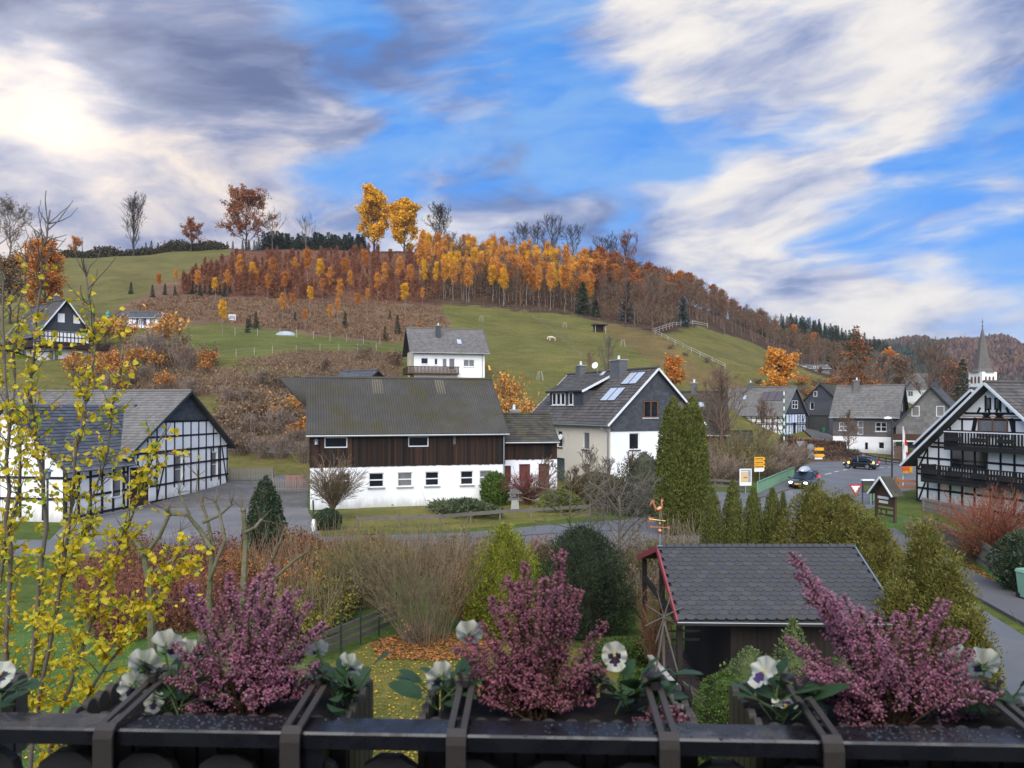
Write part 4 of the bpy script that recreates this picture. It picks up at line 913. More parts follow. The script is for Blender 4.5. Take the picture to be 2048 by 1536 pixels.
class House:
    def __init__(s, name, label, cat, o, ang, L, D, z0, he, hr, wall, gable, roof, tile=(.30, .33), ov=.45, og=.35, ridge=.5, group=None, fascia=None, foot=2.0, gutter=True, he2=None):
        s.L, s.D, s.he, s.hr, s.rd = L, D, he, hr, ridge; s.he2 = he if he2 is None else he2
        s.root = thing(name, label, cat, (o[0], o[1], z0), ang, group)
        s.wall, s.gable, s.roofm, s.tile, s.ov, s.og = wall, gable, roof, tile, ov, og
        s.fas = fascia or M_FASD; s.foot = foot; s.holes = {k: [] for k in 'FBLR'}; s.bands = {}; s.gut = gutter
    def wp(s, w, a, z, o=0.0):
        return {'F': Vector((a, -o, z)), 'B': Vector((s.L - a, s.D + o, z)), 'R': Vector((s.L + o, a, z)), 'L': Vector((-o, s.D - a, z))}[w]
    def wlen(s, w): return s.L if w in 'FB' else s.D
    def hex(s, mb, w, a0, a1, z0, z1, o0, o1, m=0):
        mb.hexa([s.wp(w, a0, z0, o0), s.wp(w, a1, z0, o0), s.wp(w, a1, z0, o1), s.wp(w, a0, z0, o1), s.wp(w, a0, z1, o0), s.wp(w, a1, z1, o0), s.wp(w, a1, z1, o1), s.wp(w, a0, z1, o1)], m)
    def walls(s, bands=None):
        bands = bands or {}
        for w in 'FBLR':
            he = s.he if w != 'B' else s.he2
            he = min(s.he, s.he2) if w in 'LR' else he
            for (z0, z1, m) in bands.get(w, [(-s.foot, he, s.gable if w in 'LR' and False else s.wall)]):
                z1 = min(z1, he); hs = [h for h in s.holes[w] if h[1] > z0 and h[0] < z1 and h[2] is not None]
                xs = sorted({0.0, s.wlen(w)} | {v for h in hs for v in (h[2], h[3])}); zs = sorted({z0, z1} | {min(max(v, z0), z1) for h in hs for v in (h[0], h[1])})
                mb = MB()
                for i in range(len(xs) - 1):
                    for j in range(len(zs) - 1):
                        cx_, cz_ = (xs[i] + xs[i + 1]) / 2, (zs[j] + zs[j + 1]) / 2
                        if any(h[2] < cx_ < h[3] and h[0] < cz_ < h[1] for h in hs): continue
                        mb.poly([s.wp(w, xs[i], zs[j]), s.wp(w, xs[i + 1], zs[j]), s.wp(w, xs[i + 1], zs[j + 1]), s.wp(w, xs[i], zs[j + 1])])
                for h in hs:
                    a0, a1, b0, b1 = h[2], h[3], max(h[0], z0), min(h[1], z1); e = -.22
                    for (p, q) in (((a0, b0), (a1, b0)), ((a1, b0), (a1, b1)), ((a1, b1), (a0, b1)), ((a0, b1), (a0, b0))):
                        mb.poly([s.wp(w, *p), s.wp(w, *q), s.wp(w, *q, e), s.wp(w, *p, e)])
                mb.build('wall', m, s.root)
        # dark rooms behind the openings
        MB().box(.35, s.L - .35, .35, s.D - .35, -s.foot, min(s.he, s.he2) - .05).build('interior', M_GLASS, s.root)
        return s
    def gables(s, m=None, which='LR', t=.02):
        m = m or s.gable; yr = s.D * s.rd; h0 = min(s.he, s.he2)
        for w in which:
            o = lambda y, z, e: Vector((s.L + e, y, z)) if w == 'R' else Vector((-e, y, z))
            pts = [(0, h0), (s.D, h0)]
            if s.he2 > h0: pts.append((s.D, s.he2))
            pts.append((yr, s.hr - .03))
            if s.he > h0: pts.append((0, s.he))
            MB().prism([o(y, z, t) for y, z in pts], o(0, 0, -.2) - o(0, 0, 0)).build('gable', m, s.root)
        return s
    def shingle_gable(s, w, m, z0=None, cw=.32, ch=.22, t=.03, zmin=None):
        """small slates hung on a gable"""
        yr = s.D * s.rd; mb = MB(); z = z0 if z0 is not None else min(s.he, s.he2); k = 0
        while z < s.hr - .15:
            if z < s.he: y0, y1 = 0, s.D
            else: f = (z + ch - s.he) / (s.hr - s.he); y0, y1 = yr * f, s.D - (s.D - yr) * f
            a = y0 + (cw / 2 if k % 2 else 0)
            while a < y1 - .05:
                b = min(a + cw - .015, y1)
                P = lambda y, zz, e: Vector((s.L + e, y, zz)) if w == 'R' else Vector((-e, y, zz))
                mb.poly([P(a, z, t + .018), P(b, z, t + .018), P(b, z + ch * 1.1, t), P(a, z + ch * 1.1, t)]); a += cw
            z += ch; k += 1
        tag(mb.build('slate_cladding', m, s.root), kind='stuff')
        return s
    def slope(s, A, B, C, Dp, name='roof', m=None, tile=None, thick=.14, corr=False, parent=None):
        """A,B eave left/right, C,D ridge right/left"""
        A, B, C, Dp = [Vector(q) for q in (A, B, C, Dp)]; n = (B - A).cross(Dp - A).normalized()
        if n.z < 0: n = -n
        sl = MB().prism([A, B, C, Dp], -n * thick).build(name, M_FASD, parent or s.root)
        tw, th = tile or s.tile; m = m or s.roofm
        mb = MB(); A_, B_, C_, D_, N_ = [np.array(q) for q in (A, B, C, Dp, n)]
        if corr:
            per = .18; nu = max(1, int(max((B - A).length, (C - Dp).length) / per)) * 4; courses = corr
            for c in range(courses):
                v0, v1 = c / courses, (c + 1) / courses + .012; v = []
                for vv_, lift in ((v0, .05), (v1, .035)):
                    for i in range(nu + 1):
                        u = i / nu; P = (A_ * (1 - u) + B_ * u) * (1 - vv_) + (D_ * (1 - u) + C_ * u) * vv_
                        v.append(P + N_ * (lift + .03 * math.sin(i / 4 * 2 * math.pi)))
                f = [[i, i + 1, nu + 2 + i, nu + 1 + i] for i in range(nu)]; mb.add(v, f)
        else:
            nu = max(1, int((B - A).length / tw)); nv = max(1, int((Dp - A).length / th))
            I, J = np.meshgrid(np.arange(-1, nu + 1), np.arange(nv)); I = I.ravel(); J = J.ravel()
            off = np.where(J % 2 == 1, .5, 0.0); u0 = np.clip((I + off) / nu, 0, 1); u1 = np.clip((I + off + .985) / nu, 0, 1); ok = u1 - u0 > .1 / nu
            u0, u1, J = u0[ok], u1[ok], J[ok]; v0 = J / nv; v1 = np.minimum((J + 1.12) / nv, 1.0)
            def pt(u, v, l): return ((A_ * (1 - u[:, None]) + B_ * u[:, None]) * (1 - v[:, None]) + (D_ * (1 - u[:, None]) + C_ * u[:, None]) * v[:, None]) + N_ * l
            g = np.random.default_rng(int(abs(A.x * 100 + L_hash(name)) % 9999)); jz = g.uniform(0, .012, len(J))[:, None]
            v = np.stack([pt(u0, v0, .012), pt(u1, v0, .012), pt(u0, v0, .045 + jz), pt(u1, v0, .045 + jz), pt(u1, v1, .012), pt(u0, v1, .012)], 1).reshape(-1, 3)
            b = (np.arange(len(J)) * 6)[:, None]
            mb.add(v, np.vstack([np.array([[2, 3, 4, 5]]) + b, np.array([[0, 1, 3, 2]]) + b]))
        tag(mb.build('roof_tiles' if not corr else 'corrugated_sheets', m, sl), kind='stuff')
        return sl
    def roof(s, corr=False, m=None, ridge_m=None, faces='FB', fas=True):
        yr = s.D * s.rd; sF = (s.hr - s.he) / yr; sB = (s.hr - s.he2) / (s.D - yr); o, g = s.ov, s.og
        eF = (-o, s.he - o * sF); eB = (s.D + o, s.he2 - o * sB); up = .10
        s.eF, s.eB, s.yr = eF, eB, yr
        x0, x1 = -g, s.L + g
        s.rF = s.slope((x0, eF[0], eF[1] + up), (x1, eF[0], eF[1] + up), (x1, yr, s.hr + up), (x0, yr, s.hr + up), corr=corr, m=m)
        s.rB = s.slope((x1, eB[0], eB[1] + up), (x0, eB[0], eB[1] + up), (x0, yr, s.hr + up), (x1, yr, s.hr + up), corr=corr, m=m)
        MB().path([(x0, yr, s.hr + up + .05), (x1, yr, s.hr + up + .05)], .12, n=8).build('ridge_cap', ridge_m or m or s.roofm, s.root)
        if fas:
            for x in (x0, x1):
                for e in (eF, eB):
                    MB().beam((x, e[0], e[1] + .05), (x, yr, s.hr + .05), .05, .17).build('bargeboard', s.fas, s.root)
        if s.gut:
            for e in (eF, eB):
                MB().path([(x0, e[0] + (-.06 if e is eF else .06), e[1] + .04), (x1, e[0] + (-.06 if e is eF else .06), e[1] + .04)], .07, n=6).build('gutter', M_METAL, s.root)
        return s
    def win(s, w, a, z, wd, h, nv=1, nh=0, frame=None, glass=None, sill=None, hole=True, out=None, fw=.07, kind='window', panel=None, bar=.045):
        """a: left edge seen from outside, z: bottom"""
        frame = frame or M_FRAME; glass = glass or (M_GLASSC if int(a * 7 + z * 3) % 3 == 0 else M_GLASS)
        if hole: s.holes[w].append((z, z + h, a, a + wd))
        o1 = -.08 if hole else (.10 if out is None else out); o0 = o1 - .10
        mb = MB()
        for q in ((a, a + fw, z, z + h), (a + wd - fw, a + wd, z, z + h), (a + fw, a + wd - fw, z, z + fw), (a + fw, a + wd - fw, z + h - fw, z + h)): s.hex(mb, w, *q, o0, o1)
        for i in range(1, nv + 1):
            c = a + wd * i / (nv + 1)
            if nv: s.hex(mb, w, c - bar, c + bar, z + fw, z + h - fw, o0 + .01, o1 - .008)
        for i in range(1, nh + 1):
            c = z + h * i / (nh + 1); s.hex(mb, w, a + fw, a + wd - fw, c - bar * .8, c + bar * .8, o0 + .012, o1 - .016)
        W_ = mb.build(kind, frame, s.root)
        xs = [a + fw] + [a + wd * i / (nv + 1) for i in range(1, nv + 1)] + [a + wd - fw]
        for i in range(len(xs) - 1):
            p = MB(); s.hex(p, w, xs[i], xs[i + 1], z + fw, z + h - fw, o0 + .015, o1 - .055); p.build('pane' if kind == 'window' else 'panel', panel or glass, W_)
        if sill:
            p = MB(); s.hex(p, w, a - .08, a + wd + .08, z - .09, z - .005, -.1 if hole else 0, .10); p.build('sill', sill, W_)
        return W_
    def beam(s, w, a0, z0, a1, z1, t=.14, out=.045, m=None):
        """half-timber beam on a wall"""
        A, B = s.wp(w, a0, z0), s.wp(w, a1, z1); nn = s.wp(w, 0, 0, 1) - s.wp(w, 0, 0, 0); dd = (B - A).normalized(); sd = dd.cross(nn) * (t / 2)
        c = [A - sd, A + sd, B + sd, B - sd]
        return MB().hexa([q - nn * .03 for q in c] + [q + nn * out for q in c]).build('beam', m or M_TIMBER, s.root)
    def chimney(s, x, y, z0, z1, w=.7, d=.6, m=None, cap=True):
        c = MB().box(x - w / 2, x + w / 2, y - d / 2, y + d / 2, z0, z1).build('chimney', m or M_STONE, s.root)
        if cap:
            MB().box(x - w / 2 - .07, x + w / 2 + .07, y - d / 2 - .07, y + d / 2 + .07, z1, z1 + .1).build('chimney_cap', M_CONC, c)
            MB().lathe([(.12, 0), (.11, .28), (.15, .32), (.02, .38)], 8, (x, y, z1 + .1)).build('chimney_pot', M_FASW, c)
        return c
    def roofpt(s, x, v, lift=.12, side='F'):
        """point on a slope: v 0 at eave, 1 at ridge"""
        e = s.eF if side == 'F' else s.eB
        return Vector((x, e[0] + (s.yr - e[0]) * v, e[1] + (s.hr - e[1]) * v + .1 + lift))
    def on_roof(s, name, x0, x1, v0, v1, m, frame=None, lift=.1, side='F', th=.07):
        A, B, C, Dp = s.roofpt(x0, v0, lift, side), s.roofpt(x1, v0, lift, side), s.roofpt(x1, v1, lift, side), s.roofpt(x0, v1, lift, side)
        n = (B - A).cross(Dp - A).normalized(); n = n if n.z > 0 else -n
        o = MB().prism([A, B, C, Dp], -n * th).build(name, frame or M_FASD, s.root)
        k = .05; u = (B - A).normalized() * k; w_ = (Dp - A).normalized() * k
        MB().prism([A + u + w_ + n * .004, B - u + w_ + n * .004, C - u - w_ + n * .004, Dp + u - w_ + n * .004], n * .004).build('pane', m, o)
        return o
def L_hash(s): return sum(ord(c) * (i + 1) for i, c in enumerate(s))
def boards(H, w, a0, a1, z0, z1, m, step=.2, out=.03, holes=()):
    mb = MB(); g = random.Random(int(a0 * 31 + z0 * 7 + H.L * 100)); a = a0
    while a < a1 - .02:
        b = min(a + step - .012, a1); o = out + g.uniform(0, .018); zz = [(z0 + g.uniform(-.02, .02), z1)]
        for (h0, h1, ha, hb) in holes:
            if hb > a and ha < b:
                nz = []
                for q in zz:
                    if h0 > q[0]: nz.append((q[0], min(h0, q[1])))
                    if h1 < q[1]: nz.append((max(h1, q[0]), q[1]))
                zz = nz
        for q in zz: H.hex(mb, w, a, b, q[0], q[1], 0.001, o)
        a += step
    return tag(mb.build('board_cladding', m, H.root), kind='stuff')
def ang_of(p, q): return math.atan2(q[1] - p[1], q[0] - p[0])

# ---------- central barn: white below, dark boards above, corrugated roof
A = G(620, 1020); ang = math.atan2(.26, .965)
barn = House('barn', 'long barn with white ground floor, dark board upper floor and mossy corrugated roof', 'barn', A, ang, 13.74, 10.4, 0, 5.26, 9.1, M_WHITE, M_WOODD, M_ETERN, ov=.35, og=.25, fascia=M_FASD)
zb = 2.92
for a, wd in ((1.75, .95), (3.95, 1.05), (5.95, 1.05), (7.9, 1.0), (10.45, .95), (11.85, .92)):
    barn.win('F', a, 1.42, wd, 1.02, nv=0, nh=1, frame=M_FASW, sill=M_CONC, bar=.05)
for a, wd in ((.95, 1.55), (6.7, 1.45)): barn.win('F', a, 4.22, wd, .74, nv=0, nh=0, frame=M_FASW, out=.09)
barn.win('F', 9.85, 4.3, .36, .9, nv=0, frame=M_WOODD, out=.05)
bb = {w: [(-2, zb, M_WHITE), (zb, 5.26, M_WOODD)] for w in 'FBLR'}
barn.walls(bb).gables(M_WOODD)
boards(barn, 'F', 0, 13.74, zb - .05, 5.2, M_WOODD, .14, holes=[h for h in barn.holes['F'] if h[0] > 3])
for w in 'LR': boards(barn, w, 0, 10.4, zb - .05, 5.2, M_WOODD, .25)
barn.roof(corr=3)
x0 = -.25   # ridge prow over the hay door
barn.slope((x0 - .02, 2.3, 6.96 + .1), (x0, 2.3, 6.96 + .1), (x0, 5.2, 9.2), (x0 - 2.0, 5.2, 9.2), corr=1, name='roof_prow')
barn.slope((x0, 8.1, 7.06), (x0 - .02, 8.1, 7.06), (x0 - 2.0, 5.2, 9.2), (x0, 5.2, 9.2), corr=1, name='roof_prow')
for xa in (4.5, 9.3): barn.on_roof('skylight_sheet', xa, xa + .85, .70, .985, mat('ochre_sheet', (.15, .125, .08), .7, .25, 5), lift=.035, th=.02, frame=M_ETERN)
MB().path([(13.65, -.12, .1), (13.65, -.12, 4.9), (13.75, -.38, 5.1)], .05, n=6).build('downpipe', M_METAL, barn.root)
lt = MB().lathe([(.02, 0), (.14, .02), (.12, .25), (.2, .3), (.02, .42)], 8, (.42, -.22, 4.45)).build('wall_lantern', M_METAL, barn.root)
MB().box(13.2, 13.9, 8.6, 9.9, 7.0, 9.3).build('end_wall', M_WHITE, barn.root)

# ---------- annex between barn and house
B0 = Vector((A.x + math.cos(ang) * 13.9 - math.sin(ang) * 1.2, A.y + math.sin(ang) * 13.9 + math.cos(ang) * 1.2, 0))
annex = House('barn_annex', 'low white and dark boarded annex between the barn and the chimneyed house', 'annex', B0, ang - .05, 4.2, 5.5, 0, 4.55, 6.35, M_WHITE, M_WOODD, M_TILEM, tile=(.34, .3), ov=.35, og=.1)
annex.win('F', .12, 1.4, .5, 1.25, nv=0, frame=M_DOORR, glass=M_DOORR)
annex.win('F', 1.25, 1.45, .85, 1.3, nv=0, frame=M_DOORR, glass=M_DOORR)
annex.win('F', 2.75, .15, .85, 2.6, nv=0, nh=0, frame=M_DOORR, kind='door', panel=M_DOORR)
annex.walls({w: [(-2, 3.1, M_WHITE), (3.1, 4.55, M_WOODD)] for w in 'FBLR'}).gables(M_WOODD)
boards(annex, 'F', 0, 4.2, 3.08, 4.5, M_WOODD, .2); annex.roof()
annex.chimney(1.6, 3.4, 5.4, 6.75, .8, .6, M_CONC)

# ---------- chimneyed house: long cream wall to the left, slate gable to the right
C0 = W(1221, 980, 62.0); ga = rad(27)
dw_ = Vector((-math.sin(ga), math.cos(ga), 0)); Lh, Dh = 14.0, 9.26
# local x runs along the eaves from the far end to the near corner so that wall F is the cream one and R the gable
O = Vector((C0.x, C0.y, 0)) + dw_ * Lh
house = House('chimneyed_house', 'cream and white house with dark slate gable, dormer, solar panels and two chimneys', 'house', O, ga - math.pi / 2, Lh, Dh, 0, 5.95, 10.25, M_CREAM, M_SLATE, M_TILE, tile=(.45, .36), ov=.55, og=.45, fascia=M_FASW)
for a, wd in ((2.6, .95), (5.3, .95), (9.75, 1.05)): house.win('F', a, 3.35, wd, 1.5, nv=0, frame=M_FRAME, sill=M_FASD)
house.win('F', 2.35, .75, 1.2, 1.6, nv=0, frame=M_FRAMED, sill=M_FASD); house.win('F', 4.75, .05, 1.9, 2.3, nv=1, frame=M_DOORT, kind='door', panel=M_DOORT); house.win('F', 9.85, .4, 1.0, 1.7, nv=0, frame=M_FRAMEB, panel=None, glass=M_GLASSC)
house.win('R', 1.9, 3.45, 1.05, 1.4, nv=0, frame=M_FRAME, sill=M_FASD); house.win('R', 6.1, 3.4, 1.75, 1.5, nv=1, frame=M_FRAME, sill=M_FASD)
house.win('R', 1.9, .5, 1.0, 1.6, nv=0, frame=M_FRAMED)
house.walls({'F': [(-2, 5.95, M_CREAM)], 'R': [(-2, 5.0, M_WHITE), (5.0, 5.95, M_SLATE)], 'L': [(-2, 5.95, M_WHITE)], 'B': [(-2, 5.95, M_CREAM)]}).gables(M_SLATE)
house.shingle_gable('R', M_SLATE, z0=5.0)
for a in (3.3, 6.9): house.win('R', a, 6.15, 1.5, 1.4, nv=1, frame=M_FRAMEB, sill=M_FASW, hole=False, out=.14)
house.roof()
# dormer
dx0, dx1, dz0, dz1 = 1.9, 8.0, 7.05, 8.55
dy = .55 + (dz0 - 5.95) / (10.25 - 5.95) * Dh / 2 - .55
DM = House('dormer_proxy', 'x', 'x', (0, 0), 0, 1, 1, 0, 1, 1, M_SLATE, M_SLATE, M_TILE); bpy.data.objects.remove(DM.root)
slope_k = (10.25 - 5.95) / (Dh / 2)
dm = MB(); yf = (dz0 - 5.95) / slope_k; yt = (dz1 - 5.95) / slope_k
dm.poly([(dx0, yf, dz0), (dx1, yf, dz0), (dx1, yf, dz1), (dx0, yf, dz1)]); dm.poly([(dx1, yf, dz0), (dx1, yt, dz1), (dx1, yf, dz1)]); dm.poly([(dx0, yf, dz0), (dx0, yf, dz1), (dx0, yt, dz1)])
dor = dm.build('dormer', M_SLATE, house.root)
house.slope((dx0 - .3, yf - .35, dz1 - .02), (dx1 + .3, yf - .35, dz1 - .02), (dx1 + .3, 4.45, 10.2), (dx0 - .3, 4.45, 10.2), name='dormer_roof')
MB().beam((dx1 + .3, yf - .35, dz1 - .1), (dx1 + .3, 4.3, 10.05), .05, .2).build('bargeboard', M_FASW, house.root)
for i, a in enumerate((2.5, 3.32, 4.14, 5.55)):
    w = MB()
    for q in ((a, a + .07, dz0 + .2, dz0 + 1.35), (a + .65, a + .72, dz0 + .2, dz0 + 1.35), (a, a + .72, dz0 + .2, dz0 + .27), (a, a + .72, dz0 + 1.28, dz0 + 1.35)): w.box(q[0], q[1], yf - .08, yf - .01, q[2], q[3])
    wo_ = w.build('window', M_FRAME, house.root); MB().box(a + .07, a + .65, yf - .045, yf - .015, dz0 + .27, dz0 + 1.28).build('pane', M_GLASS, wo_); MB().box(a - .1, a + .82, yf - .16, yf, dz0 + .12, dz0 + .195).build('sill', M_FRAME, wo_)
house.on_roof('solar_panel', 10.05, 11.15, .40, .64, M_SOLAR, lift=.14); house.on_roof('solar_panel', 11.2, 12.3, .40, .64, M_SOLAR, lift=.14)
house.on_roof('solar_panel', 11.0, 12.1, .70, .92, M_SOLAR, lift=.14); house.on_roof('solar_panel', 12.15, 13.25, .70, .92, M_SOLAR, lift=.14)
house.on_roof('skylight', 6.2, 6.9, .86, .97, M_SOLAR, lift=.22)
house.chimney(2.6, 4.3, 9.4, 11.1, .85, .7); house.chimney(9.2, 4.2, 9.3, 11.25, 1.5, .9)
ds = MB(); ds.lathe([(.02, 0), (.30, .04), (.44, .12), (.45, .14)], 14); dish = ds.build('satellite_dish', M_FRAME, house.root); dish.scale = (.72,) * 3; dish.location = (5.2, 4.3, 11.0); dish.rotation_euler = (rad(70), 0, rad(30)); MB().path([(5.2, 4.5, 10.1), (5.2, 4.5, 11.0)], .03, n=5).build('dish_mast', M_METAL, house.root)
ds = put('satellite_dish', dish.data, house.root, (6.5, -.3, 4.3)); ds.rotation_euler = (rad(75), 0, rad(15)); ds.scale = (.6, .6, .6)
MB().path([(13.75, -.1, 0), (13.75, -.1, 5.0), (13.3, -.5, 5.3)], .07, n=6).build('downpipe', M_METAL, house.root)

# ---------- half-timbered barn at the left (L-shaped)
n0 = G(131, 1045); f0 = G(456, 965, .6); dvec = Vector((f0.x - n0.x, f0.y - n0.y, 0)); Tl = dvec.length; dvec.normalize()
t0 = Tl - 13.0; O = Vector((n0.x, n0.y, 0)) + dvec * t0
# local frame: y along the gable wall (away from camera), x to the right; building extends to -x
Lb = 26.0; O2 = O + Vector((-dvec.y, dvec.x, 0)) * Lb
tb = House('timbered_barn', 'large half timbered barn, white panels in black beams, grey tiled roof and slate gable top', 'barn', O2, math.atan2(dvec.y, dvec.x) - math.pi / 2, Lb, 13.0, 0.1, 3.75, 8.05, M_WHITE, M_SLATE, M_TILEG, tile=(.30, .34), ov=.5, og=.5, ridge=.53)
tb.win('R', 5.5, 1.15, .95, 2.1, nv=0, nh=1, frame=M_FRAME, glass=M_GLASSC); tb.win('R', 10.5, 1.2, .9, 2.0, nv=0, nh=1, frame=M_FRAME, glass=M_GLASSC)
tb.win('R', .35, 0.0, 2.1, 2.75, nv=1, nh=1, frame=M_FRAMED, kind='door', panel=mat('barn_door_boards', (.045, .024, .018), .8, .3, 4))
tb.walls().gables(M_WHITE)
yr = 13.0 * .53
def zroof(y): return 3.75 + (8.05 - 3.75) * (y / yr if y < yr else (13 - y) / (13 - yr))
for z in (.12, 1.25, 2.55, 3.65): tb.beam('R', 0 if z > 3 else 2.5, z, 13.0, z)
tb.beam('R', 1.9, 4.75, 13 - 1.7, 4.75); tb.beam('R', 3.2, 5.85, 13 - 2.95, 5.85, .16)
y = .1
while y < 13.0:
    zt = min(zroof(y) - .1, 5.85)
    hole = [h for h in tb.holes['R'] if h[2] - .15 < y < h[3] + .15]
    if hole:
        for h in hole[:1]: tb.beam('R', y, min(h[1] + .1, zt - .1), y, zt)
    else: tb.beam('R', y, .0, y, zt)
    y += 1.06
for a0, z0, a1, z1 in ((3.2, .1, 4.5, 3.6), (12.9, .1, 12.0, 3.6), (3.6, 2.6, 3.0, 3.7)): tb.beam('R', a0, z0, a1, z1, .12)
for h in ((5.5, .95, 1.15, 2.1), (10.5, .9, 1.2, 2.0)):
    for dx_ in (-.12, h[1] + .12): tb.beam('R', h[0] + dx_, .9, h[0] + dx_, 3.6)
MB().prism([(Lb + .02, y_, z_) for y_, z_ in ((3.2, 5.9), (13 - 2.95, 5.9), (yr, 8.0))], (.05, 0, 0)).build('gable_cladding', M_SLATE, tb.root)
tb.shingle_gable('R', M_SLATE, z0=5.95, t=.08)
tb.roof(faces='FB')
# wing towards the camera, right wall flush with the gable
wl = t0 + .2; yw0 = -t0
def wv_(y, x, z): return Vector((Lb + x, y, z))
wr = MB()
wr.poly([wv_(yw0, 0, -1), wv_(0, 0, -1), wv_(0, 0, 3.3), wv_(yw0, 0, 3.3)]); wr.poly([wv_(yw0, -8, -1), wv_(yw0, 0, -1), wv_(yw0, 0, 3.3), wv_(yw0, -4, 6.9), wv_(yw0, -8, 3.3)])
wing = wr.build('wing_wall', M_WHITE2, tb.root)
tb.slope(wv_(yw0 - .4, .45, 3.0), wv_(.3, .45, 3.0), wv_(5.3, -4, 7.1), wv_(yw0 - .4, -4, 7.1), name='wing_roof', m=M_TILEB, tile=(.3, .3))
tb.slope(wv_(.3, -8.4, 3.0), wv_(yw0 - .4, -8.4, 3.0), wv_(yw0 - .4, -4, 7.1), wv_(5.3, -4, 7.1), name='wing_roof', m=M_TILEB, tile=(.3, .3))
MB().path([wv_(yw0 - .4, .5, 3.0), wv_(.3, .5, 3.0)], .07, n=6).build('gutter', M_METAL, tb.root)
for z in (.12, 1.3, 2.5, 3.2): MB().beam(wv_(yw0, .02, z), wv_(0, .02, z), .08, .15).build('beam', M_TIMBER, tb.root)
k = 0; yy = yw0
while yy <= 0.1:
    MB().beam(wv_(yy, .025, 0), wv_(yy, .025, 3.25), .15, .09, up=(1, 0, 0)).build('beam', M_TIMBER, tb.root); yy += 1.05
for z in (1.3, 2.6): MB().beam(wv_(yw0 - .02, -8, z), wv_(yw0 - .02, 0, z), .09, .15).build('beam', M_TIMBER, tb.root)
for xx in (-7.9, -6.2, -4.6, -3.1, -1.5, -.05): MB().beam(wv_(yw0 - .02, xx, 0), wv_(yw0 - .02, xx, 3.3 + (xx + 8) * .9 - .1 if xx < -4 else 3.3 - xx * .9 - .1), .15, .09, up=(0, 1, 0)).build('beam', M_TIMBER, tb.root)
ww = MB()
for q in ((-2.2 + yw0 / 2 + 2.0, .9), ):
    pass
wy = yw0 * .28
for b in ((wy, wy + .08, .9, 2.9), (wy + .87, wy + .95, .9, 2.9), (wy, wy + .95, .9, .98), (wy, wy + .95, 2.82, 2.9), (wy, wy + .95, 2.2, 2.27)):
    ww.hexa([wv_(b[0], .0, b[2]), wv_(b[1], .0, b[2]), wv_(b[1], .09, b[2]), wv_(b[0], .09, b[2]), wv_(b[0], .0, b[3]), wv_(b[1], .0, b[3]), wv_(b[1], .09, b[3]), wv_(b[0], .09, b[3])])
w_ = ww.build('window', M_FRAME, tb.root); MB().hexa([wv_(wy + .05, .01, .95), wv_(wy + .9, .01, .95), wv_(wy + .9, .04, .95), wv_(wy + .05, .04, .95), wv_(wy + .05, .01, 2.85), wv_(wy + .9, .01, 2.85), wv_(wy + .9, .04, 2.85), wv_(wy + .05, .04, 2.85)]).build('pane', M_GLASSC, w_)
for yy_ in (-.35, 2.75):
    l_ = MB().box(Lb + .03, Lb + .2, yy_ - .02, yy_ + .02, 2.2, 2.25).lathe([(.06, 0), (.1, .05), (.12, .32), (.15, .36), (.02, .5)], 6, (Lb + .22, yy_, 1.75)).build('wall_lantern', M_FASD, tb.root)
for i in range(9):
    MB().box(Lb - 3 - i * 2.3, Lb - 2.85 - i * 2.3, 4.9 - (i % 3) * 1.6, 5.05 - (i % 3) * 1.6, zroof(4.9 - (i % 3) * 1.6) + .12, zroof(4.9 - (i % 3) * 1.6) + .32).build('roof_vent', M_FASD, tb.root)

# ---------- white house on the hill
Yh = 116; p0 = W(828, 775, Yh); p1 = W(968, 775, Yh + 1.0); zg = 9.4
hh = House('hill_house', 'white two storey house with wooden balcony and grey roof on the hillside', 'house', (p0.x, p0.y), .26, 11.2, 8.6, zg, 6.6, 10.2, M_WHITE2, M_WOODB, M_TILEG, tile=(.35, .35), ov=.7, og=.75, fascia=M_FASD, foot=4)
for a, z, wd, h, nv in ((1.1, 4.35, 1.1, .95, 0), (3.2, 4.25, .5, 1.0, 0), (4.45, 3.85, .7, 1.4, 0), (5.5, 3.5, .9, 1.8, 0), (7.8, 4.05, 1.75, 1.1, 1), (1.1, 1.0, 1.2, 1.0, 0), (3.1, 1.0, .7, 1.0, 0), (4.4, .7, .75, 1.2, 0), (7.7, .9, .8, 1.2, 0)): hh.win('F', a, z, wd, h, nv=nv, frame=M_FRAME, sill=M_FRAME, glass=M_GLASSC if a > 4 else None)
hh.win('F', 8.8, .1, .8, 2.2, nv=0, frame=M_FRAMED, kind='door', panel=M_WOODB); hh.win('F', 5.6, .1, .9, 2.1, nv=0, frame=M_FRAMEB, kind='door', panel=M_WOODB)
for a in (2.4, 4.0): hh.win('L', a, 3.6, .8, 1.9, nv=0)
hh.walls({'L': [(-4, 6.6, mat('pale_yellow_render', (.62, .56, .40), .9, .1, 1.5))]}).gables().roof()
bal = MB().box(-1.2, 6.9, -1.3, 0, 2.75, 2.92).box(-1.2, 0, 0, 4.5, 2.75, 2.92).build('balcony_floor', M_WOODB, hh.root)
bmesh_ = MB().box(0, .16, -.02, .02, 0, .95).mesh('balcony_board', M_WOODB)
for i in range(38): put('balcony_board', bmesh_, hh.root, (-1.2 + i * .212, -1.3, 2.9))
MB().box(-1.2, 6.9, -1.36, -1.26, 3.85, 3.95).build('handrail', M_WOODB, hh.root)
for i in range(22): put('balcony_board', bmesh_, hh.root, (-1.2, -1.2 + i * .26, 2.9), rad(90))
hh.chimney(4.2, 2.6, 8.0, 10.6, .7, .6, M_SLATE); hh.on_roof('skylight', 7.0, 7.8, .35, .55, M_SOLAR)
MB().path([(10.8, -.1, -3), (10.8, -.1, 6.2)], .05, n=5).build('downpipe', M_METAL, hh.root)
